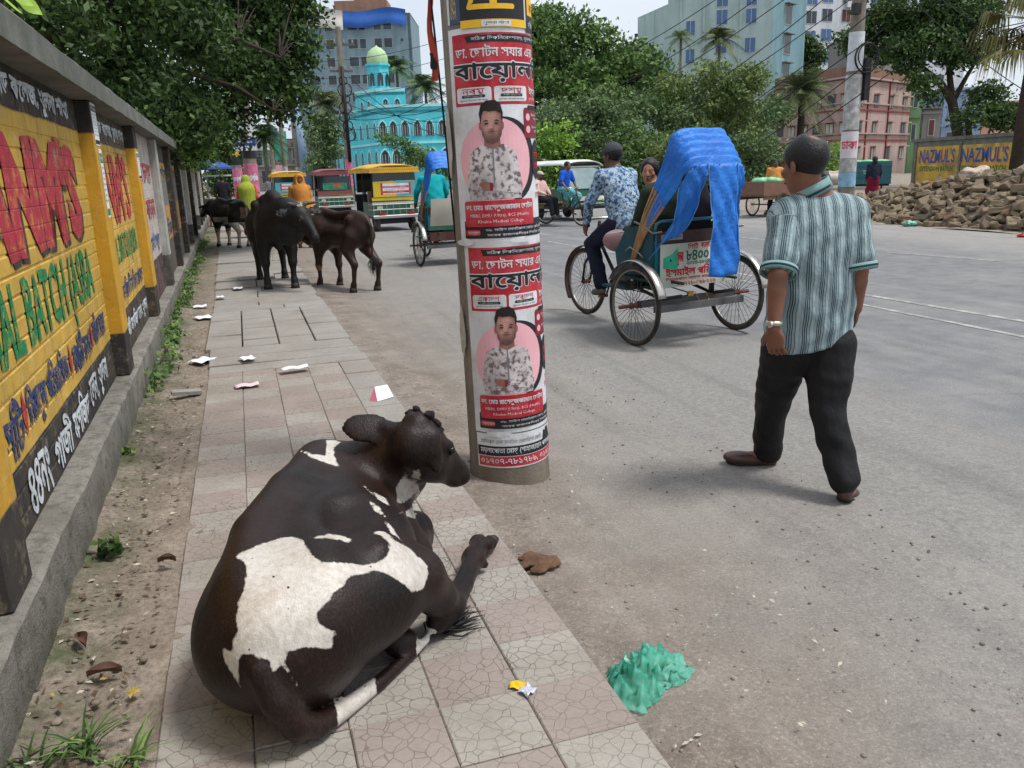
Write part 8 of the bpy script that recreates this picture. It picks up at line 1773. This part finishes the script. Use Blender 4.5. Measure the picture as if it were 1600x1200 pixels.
g_ = bp(1265, 100); b9 = blobset([(1250, 70, 100, 16), (1268, 85, 100, 16), (1262, 105, 100, 12)], 20); tree('dark round tree above the date palm before the white block', tuple(g_), [([tuple(g_), (g_.x, g_.y, 10)], [.3, .2])], b9, 3500, .55, LF_DK, 29, tsp=.5)
# palms
def palm(label, base, h, L, nf, mat, seed, lw=.05, droop=.9, tr=.16, name='palm_tree', curve=(0, 0), trunk_mat='bark_grey', lo=-.35):
    q = random.Random(seed); T = thing(name, label, 'palm', tuple(base)); top = Vector((curve[0], curve[1], h))
    MB().tube([(0, 0, 0), (curve[0]*.3, curve[1]*.3, h*.5), tuple(top)], [tr, tr*.8, tr*.75], 10).ob('trunk', MATS[trunk_mat], T, True)
    fm = MB(); tone = []
    for k in range(nf):
        a = 2*PI*k*.381966*1.0+q.uniform(-.2, .2); el = lo+(1.35-lo)*((k+.5)/nf)**.8; l = L*q.uniform(.8, 1.1)
        d = Vector((math.cos(a), math.sin(a), 0)); pts = []
        for i in range(11):
            s = i/10; pts.append(top+d*(l*(s*math.cos(el)))+Vector((0, 0, l*(s*math.sin(el)-droop*.55*s*s))))
        r = q.random()
        b0 = len(fm.v); fm.tube(pts, [.03*L/2]+[.02*L/2]*9+[.006], 4, cap=False); tone += [r]*(len(fm.v)-b0)
        for i in range(1, 30):
            s = i/30; f = s*10; j = min(int(f), 9); p = pts[j].lerp(pts[j+1], f-j); tg = (pts[j+1]-pts[j]).normalized(); sd = tg.cross(Vector((0, 0, 1))).normalized(); ll = L*.30*math.sin(PI*min(1, .12+s*.9))**.5
            for sg in (-1, 1):
                e = p+(sd*sg*.8+tg*.55+Vector((0, 0, -.35+q.uniform(-.2, .2)))).normalized()*ll; w = tg*lw*L*.5
                b0 = len(fm.v); fm.add([p-w*.5, p+w*.5, e+w*.1, e-w*.1], [(0, 1, 2, 3)]); tone += [min(1, max(0, r*.7+q.random()*.3))]*4
    me = fm.mesh('fronds'); fattr(me, 'r', tone); ob('fronds', me, mat, T); return T
D = 58; g_ = bp(1247, D); palm('date palm with a dense round head before the pink house', tuple(g_), zt(1247, 145, D), 3.3*D/72, 46, LF_PL, 1, .045, .75, .3, curve=(0, 0), trunk_mat='bark', lo=-.9)
D = 70; g_ = bp(520, D); palm('coconut palm beside the mosque, left of its corner', tuple(g_), zt(520, 165, D), 2.6, 26, LF_PL, 2, .05, 1.0, .18, lo=-.6)
D = 92; g_ = bp(672, D); palm('coconut palm with wide fronds right of the mosque minaret', tuple(g_), zt(672, 140, D), 3.4, 26, LF_PL, 3, .06, 1., .2, lo=-.4)
g_ = bp(630, 95); palm('coconut palm directly behind the mosque minaret', tuple(g_), zt(630, 112, 95), 3., 22, LF_GY, 4, .06, 1., .2, lo=-.4)
D = 80; g_ = bp(1118, D); palm('small palm top showing above the neem tree before the mint block', tuple(g_), zt(1118, 68, D), 2.6, 26, LF_PL, 5, .05, 1., .16, lo=-.5)
D = 84; g_ = bp(1060, D); palm('second small palm top above the rain tree before the mint block', tuple(g_), zt(1060, 66, D), 1.8, 20, LF_GY, 6, .05, 1., .16, lo=-.5)
D = 60; g_ = bp(418, D); palm('dark palm far down the street above the billboard', tuple(g_), zt(418, 215, D), 2.2, 24, LF_DK, 7, .06, 1., .2, lo=-.8)
# fan palm with hanging dry blades at the right edge
g_ = bp(1585, 24); T = thing('fan_palm', 'fan palm with long pale drooping blades at the right edge', 'palm', tuple(g_)); htop = zt(1600, 40, 24)
MB().tube([(0, 0, 0), (.1, 0, htop*.6), (.25, 0, htop)], [.2, .17, .15], 10).ob('trunk', MATS['bark'], T, True)
fm = MB(); tone = []; q = random.Random(5)
for k in range(34):
    a = q.uniform(0, 2*PI); el = q.uniform(-1.0, 1.1); l = q.uniform(.8, 1.35); d = Vector((math.cos(a)*math.cos(el), math.sin(a)*math.cos(el), math.sin(el))); o_ = Vector((.25, 0, htop)); tip = o_+d*l; sd = d.cross(Vector((0, 0, 1))); sd = sd.normalized() if sd.length > .01 else Vector((1, 0, 0)); upv = sd.cross(d); r = q.random()
    b0 = len(fm.v); fm.tube([o_, tip], .018, 4, cap=False); tone += [r*.5]*(len(fm.v)-b0)
    for j in range(26):
        t_ = (j/25-.5)*2.6; bd = (d*math.cos(t_)+sd*math.sin(t_)+upv*.1*q.uniform(-1, 1)).normalized(); L = q.uniform(.75, 1.05); w = bd.cross(upv).normalized()*.026; m1 = tip+bd*L*.55; e = m1+(bd*.25+Vector((0, 0, -1))).normalized()*L*q.uniform(.4, .85)
        b0 = len(fm.v); fm.add([tip-w*.4, tip+w*.4, m1+w, m1-w], [(0, 1, 2, 3)]); fm.add([m1-w, m1+w, e+w*.1, e-w*.1], [(0, 1, 2, 3)]); tone += [min(1, r*.6+q.random()*.4)]*8
me = fm.mesh('blades'); fattr(me, 'r', tone); ob('blades', me, LF_DRY, T)
# green hedge vine on the wires before the mosque
vb = [dp(597+k*9, 214+k*3.6, 60) for k in range(13)]; tag(ob('vine', leaves([(c, (.5, .5, .35)) for c in vb]+[(c-Vector((0, 0, .7)), (.4, .4, .5)) for c in vb[4:]], 4200, .2, 88), LF_MD), 'green vine hanging along the cable before the mosque', 'vine')
b = blobset([(505, 190, 68, 16), (500, 215, 68, 18), (515, 235, 68, 18), (500, 255, 68, 18), (520, 205, 68, 14)], 50); g_ = bp(508, 68); tree('dark grey green tree below the coconut palm left of the mosque', tuple(g_), [([tuple(g_), (g_.x, g_.y, 3)], [.15, .1])], b, 4200, .3, LF_GY, 51, tsp=.3)
# ================================================================== LITTER, WEEDS AND SMALL THINGS
t = NT('thin_green_plastic'); c = t.ramp(t.noise(12, 5), [(.3, srgb(40, 176, 144)), (.7, srgb(130, 226, 202))]); t.color(c).set(.12, 0, .8)
tl = t.n('BsdfTranslucent'); t.l(c, tl.inputs['Color']); trn = t.n('BsdfTransparent'); m1 = t.n('MixShader', i_0=.45); m2 = t.n('MixShader', i_0=.3); t.l(t.p.outputs[0], m1.inputs[1]); t.l(tl.outputs[0], m1.inputs[2]); t.l(m1.outputs[0], m2.inputs[1]); t.l(trn.outputs[0], m2.inputs[2]); t.l(m2.outputs[0], t.out.inputs['Surface'])
t.bump(t.noise(45, 6, .65), .5, .012); GBAG = t.m
bg_ = gp(1000, 1060, -.03); q = np.random.default_rng(3)
q_ = np.random.default_rng(8); V = []; F = []; NB = 20
for lay in range(1):
    b0 = len(V); jj = q_.normal(size=(NB+1, NB+1, 3))*.0055
    for j in range(NB+1):
        for i in range(NB+1):
            u, v = i/NB*2-1, j/NB*2-1; k = math.sqrt(u*u+v*v)+1e-6; k = max(abs(u), abs(v))/k; x, y = u*k, v*k; r = math.hypot(x, y); a = math.atan2(y, x)
            R_ = .125*(1+.22*math.cos(2*a-.3)+.18*math.cos(3*a+1.2)-.35*math.exp(-((a-1.6)/.35)**2))
            rg = 1-abs(math.sin(9*x+3*y+lay)); rg2 = 1-abs(math.sin(5*y-7*x+2*lay+1.5*math.sin(4*x))); z = (1-r**3)*(.018+.022*lay+.040*rg+.034*rg2+.09*max(0, x)*max(0, .4+y)+.05*max(0, -x)*max(0, .2+y))
            V.append((x*R_+jj[j, i, 0], y*R_+jj[j, i, 1], max(.0015, z+jj[j, i, 2]*(1-r**4))))
    F += [t3 for j in range(NB) for i in range(NB) for n_ in (b0+j*(NB+1)+i,) for t3 in ((n_, n_+1, n_+NB+2), (n_, n_+NB+2, n_+NB+1))]
me = mesh_np('bag', np.array(V), np.array(F))
T = thing('plastic_bag', 'crumpled translucent green plastic bag on the dirt beside the sidewalk edge', 'bag', (bg_.x+.01, bg_.y, -.035), .3)
ob('film', me, GBAG, T)
# wrappers and papers
def sheet_thing(name, label, cat, p, w, l, rz, mat, h=.006, z=0., fold=.0, tilt=(0, 0)):
    o = MB().grid(lambda u, v: ((u-.5)*w, (v-.5)*l, .003+h*math.sin(5*u+3*v)**2+fold*abs(u-.5)*2), 8, 8).ob(name, mat, None, True); o.location = (p.x, p.y, z); o.rotation_euler = (tilt[0], tilt[1], rz); solidify(o, .0008); return tag(o, label, cat)
p_ = gp(810, 1073, 0); sheet_thing('wrapper', 'small yellow printed wrapper lying on the grey tile', 'wrapper', p_, .052, .036, -.6, M('wrapper_yellow', srgb(226, 178, 30), .35, .25, 40), .006); p_ = gp(824, 1082, 0); sheet_thing('wrapper', 'crumpled silver wrapper beside the yellow one', 'wrapper', p_, .045, .04, .5, M('wrapper_silver', srgb(190, 192, 204), .3, .2, 40, .6, 60, metal=.3), .012)
wp = M('paper_sheet', srgb(222, 224, 230), .8, .05, 6); pkp = M('paper_pink', srgb(214, 190, 196), .8, .06, 6)
for x, y, w, l, rz, m_, lab in ((316, 562, .20, .16, .9, wp, 'white paper scrap on the dirt beside the slabs, leftmost'), (387, 563, .11, .14, .3, wp, 'small white paper scrap on the slab edge'), (461, 578, .21, .10, .15, wp, 'long white paper strip lying across the cover slab'), (386, 601, .17, .10, .1, pkp, 'pinkish paper scrap where the slabs meet the tiles'), (344, 466, .10, .12, .3, wp, 'tiny white paper scrap on the slabs left of the bull'), (372, 452, .13, .2, .1, wp, 'white paper scrap on the slabs in front of the bull'), (312, 478, .16, .18, .1, wp, 'white paper scrap on the dirt strip nearest the wall'), (318, 495, .18, .2, .4, wp, 'flat white paper scrap on the dirt strip by the weeds')):
    sheet_thing('paper_scrap', lab, 'paper', gp(x, y, .02), w, l, rz, m_, .01, .034 if y < 600 and x > 330 else .012)
p_ = gp(597, 622, 0); T = thing('paper_scrap', 'folded white and pink paper standing on the sidewalk edge', 'paper', (p_.x, p_.y, .0), .5); MB().add([(-.07, -.04, 0), (.06, -.05, .005), (.075, .03, .075), (-.03, .035, .08)], [(0, 1, 2, 3)]).ob('white_leaf', wp, T); MB().add([(-.09, .02, 0), (-.07, -.04, 0), (-.03, .035, .08)], [(0, 1, 2)]).ob('pink_leaf', M('paper_rose', srgb(200, 110, 130), .8), T)
# dung
t = NT('dung'); t.color(t.ramp(t.noise(30, 6, .7), [(.3, srgb(66, 46, 32)), (.7, srgb(116, 84, 60))])).set(.9); t.bump(t.noise(40, 5, .7), .8, .02); DUNG = t.m
p_ = gp(838, 878, -.02); S = SDF((-.14, -.14, -.03), (.14, .14, .08), .006)
for k in range(34): a = rnd.random()*6.28; r = rnd.random()**.7*.07; S.ell((r*math.cos(a)*1.1, r*math.sin(a), .004+.014*(1-r/.08)+.006*rnd.random()), (rnd.uniform(.02, .04), rnd.uniform(.012, .025), rnd.uniform(.006, .013)), (0, 0, rnd.random()*3), .006)
tag(ob('dung_pat', S.mesh('dung', 1), DUNG, smooth=True, loc=(p_.x, p_.y, -.03)), 'brown cow dung pat on the dirt beside the sidewalk near the pole', 'dung')
# dry leaves, pebbles and twigs along the wall foot (counted as ground litter)
q = random.Random(12)
def litter(n, xs, ys, z, size, seed, mat, name, label):
    q = random.Random(seed); V = []; F = []
    for k in range(n):
        x = q.uniform(*xs); y = ys[0]+(ys[1]-ys[0])*q.random()**1.6; a = q.random()*6.28; s = size*q.uniform(.4, 1.2); w = s*q.uniform(.3, .6); u = Vector((math.cos(a), math.sin(a), q.uniform(-.3, .3))); v = Vector((-math.sin(a), math.cos(a), q.uniform(-.3, .3))); c = Vector((x, y, z+s*.12)); b = len(V)
        V += [c-u*s*.5, c+v*w*.5+Vector((0, 0, s*.1)), c+u*s*.5, c-v*w*.5+Vector((0, 0, s*.08))]; F.append((b, b+1, b+2, b+3))
    return tag(ob(name, mesh_np(name, np.array([tuple(p) for p in V]), np.array(F)), mat), label, 'litter', kind='stuff')
litter(420, (-.76, -.42), (1.6, 9), .015, .035, 1, M('dead_leaf', srgb(92, 76, 60), .8, .4, 30), 'leaf_litter', 'scattered brown dead leaves along the wall foot'); litter(160, (-.76, -.40), (1.6, 9), .014, .03, 2, M('pale_litter', srgb(176, 168, 152), .8, .3, 30), 'pale_litter', 'scattered pale paper bits and husks along the wall foot'); litter(36, (-.74, -.4), (1.6, 8), .014, .022, 3, M('yellow_leaf', srgb(160, 138, 62), .7, .3, 30), 'yellow_litter', 'scattered small yellow fallen leaves along the wall foot'); litter(120, (.9, 1.7), (1.6, 6), -.03, .022, 4, MATS['pale_litter'], 'verge_litter', 'scattered pale crumbs on the dirt verge')
def pebbles(n, xs, ys, zf, r0, r1, seed, mat, name, label):
    q = random.Random(seed); mb = MB()
    for k in range(n):
        x, y = q.uniform(*xs), ys[0]+(ys[1]-ys[0])*q.random()**1.5; r = r0+(r1-r0)*q.random()**3; mb.sphere((x, y, zf(x, y)+r*.25), r, 6, 4, (q.uniform(.8, 1.3), q.uniform(.8, 1.3), .6))
    return tag(mb.ob(name, mat, None, True), label, 'pebbles', kind='stuff')
pebbles(380, (-.78, -.4), (1.5, 8), lambda x, y: .0, .003, .016, 5, M('pebble', srgb(124, 114, 102), .9, .3, 20), 'gravel', 'small stones and clods along the wall foot'); pebbles(900, (.89, 2.6), (1.4, 8), lambda x, y: float(verge_z(np.array(x), np.array(y))) if x < 1.7 else -.058, .002, .008, 6, MATS['pebble'], 'gravel', 'small stones scattered on the dirt verge'); pebbles(700, (1.6, 6), (1.6, 9), lambda x, y: -.06, .0012, .0042, 7, M('grit_stone', srgb(134, 128, 120), .9, .3, 20), 'grit', 'fine grit scattered on the old asphalt')
for x, y, L, rz, lab in ((130, 1012, .09, .4, 'large brown curled dead leaf by the wall foot'), (165, 1062, .10, 1.5, 'long brown curled dead leaf nearest the grass tuft'), (262, 885, .07, 1.4, 'dark brown dead leaf at the sidewalk edge')):
    p_ = gp(x, y, 0); o = MB().grid(lambda u, v: ((u-.5)*L*.42*math.sin(PI*min(1, v+.03)), (v-.5)*L, .006+.02*(2*u-1)**2+.012*math.sin(PI*v)), 6, 10).ob('dead_leaf', M('dead_leaf_big', srgb(88, 64, 54), .7, .25, 20), None, True); o.location = (p_.x, p_.y, .012); o.rotation_euler.z = rz; tag(o, lab, 'leaf')
p_ = gp(210, 1086, 0); sheet_thing('fallen_leaf', 'small yellow fallen leaf on the dirt strip', 'leaf', p_, .025, .035, .8, MATS['yellow_leaf'], .004, .01)
p_ = gp(292, 617, 0); o = MB().box((0, 0, .02), (.20, .07, .025), (.05, .1, 0)).ob('broken_slab', MATS['slab']); o.location = (p_.x, p_.y, .0); o.rotation_euler.z = .2; tag(o, 'broken concrete fragment lying left of the tiles', 'fragment')
# grass tufts and weeds
def grass(label, p, n, L, seed, spread=.05, mat=LF_BR, arch=.6, w=.005, name='grass_tuft'):
    q = random.Random(seed); V = []; F = []; tn = []
    for k in range(n):
        a = q.random()*6.28; l = L*q.uniform(.5, 1.1); b = Vector((q.gauss(0, spread), q.gauss(0, spread), 0)); d = Vector((math.cos(a), math.sin(a), 0)); s = Vector((-d.y, d.x, 0)); r = q.random()
        pts = [b+d*(l*t_*.6*arch+l*arch*.5*t_*t_)+Vector((0, 0, l*(t_*.95-.55*arch*t_*t_))) for t_ in (0, .35, .7, 1)]
        i = len(V)
        for t_, pt in zip((1, .9, .6, .05), pts): V += [pt-s*w*t_, pt+s*w*t_]
        F += [(i+2*j, i+2*j+1, i+2*j+3, i+2*j+2) for j in range(3)]; tn += [r]*8
    me = mesh_np('grass', np.array([tuple(v) for v in V]), np.array(F)); fattr(me, 'r', tn)
    o = ob(name, me, mat, loc=(p[0], p[1], p[2] if len(p) > 2 else .0)); return tag(o, label, 'grass')
p_ = gp(135, 1175, 0); grass('spiky green grass tuft at the wall foot, bottom left corner', (p_.x, p_.y, .0), 26, .15, 1, .018, LF_MD, .8, .005); p_ = gp(205, 1195, 0); grass('second green grass tuft by the tile edge, bottom left', (p_.x, p_.y, .0), 20, .12, 2, .02, LF_MD, .9, .0045); p_ = gp(60, 1195, 0); grass('low grass tuft against the plinth at the bottom left', (p_.x, p_.y, .0), 30, .10, 3, .03, LF_DK, .9, .004)
def weed(label, p, n, R, size, seed, mat): return tag(ob('weed', leaves([((0, 0, R*.8), (R, R, R*.8))], n, size, seed, .6, 4, .01, .1, .5), mat, loc=(p[0], p[1], 0)), label, 'weed')
p_ = gp(168, 870, 0); weed('small leafy weed growing from the plinth foot nearest the camera', p_, 46, .05, .05, 61, LF_DK); p_ = gp(205, 715, 0); weed('tiny leafy weed at the plinth foot beyond the first one', p_, 30, .04, .045, 62, LF_MD)
q = random.Random(33)
tag(ob('weeds', leaves([((-.74-.012*(y-5)+q.uniform(-.03, .05), y, .05), (.10, .22, .09+.05*q.random())) for y in np.arange(6.2, 22, .22) if q.random() < .75], 2300, .065, 63, .5, 8, .03, .2, .6), LF_MD), 'strip of low green weeds and grass along the wall foot', 'weeds', kind='stuff')
# far end of the wall: umbrella stall, stool, drum
p_ = bp(322, 31); T = thing('stall', 'street stall under a blue umbrella at the far end of the wall', 'stall', (p_.x, p_.y, 0)); MB().tube([(0, 0, 0), (0, 0, 2.2)], .025, 6).ob('pole', SP, T); MB().lathe([(.02, 2.35), (.5, 2.2), (1.0, 1.95), (1.02, 1.88)], 10).ob('umbrella', M('umbrella_blue', srgb(46, 70, 130), .7, .2, 3), T); MB().bb(-.7, .7, -.3, .4, 0, .8).ob('counter', M('stall_wood', srgb(90, 80, 72), .8, .2), T); MB().bb(-.9, .9, -.5, .5, 1.62, 1.68).ob('awning', M('awning_white', srgb(176, 186, 180), .7, .1), T)
p_ = bp(329, 27); T = thing('stool', 'red plastic stool beside the wall far ahead', 'stool', (p_.x, p_.y, 0)); rp = M('red_plastic_stool', srgb(186, 34, 48), .4, .1); MB().bb(-.17, .17, -.17, .17, .42, .45).ob('seat', rp, T)
for sx in (-1, 1):
    for sy in (-1, 1): MB().tube([(sx*.14, sy*.14, .42), (sx*.19, sy*.19, 0)], .022, 6).ob('leg', rp, T)
p_ = bp(341, 26.5); T = thing('drum', 'blue plastic drum beside the red stool', 'drum', (p_.x, p_.y, 0)); MB().lathe([(0, 0), (.19, 0), (.21, .1), (.2, .3), (.21, .5), (.19, .62), (0, .62)], 16).ob('barrel', M('blue_drum', srgb(40, 84, 130), .45, .15), T, True); MB().lathe([(0, .62), (.06, .62), (.06, .85), (0, .87)], 10).ob('jug', rp, T, True)
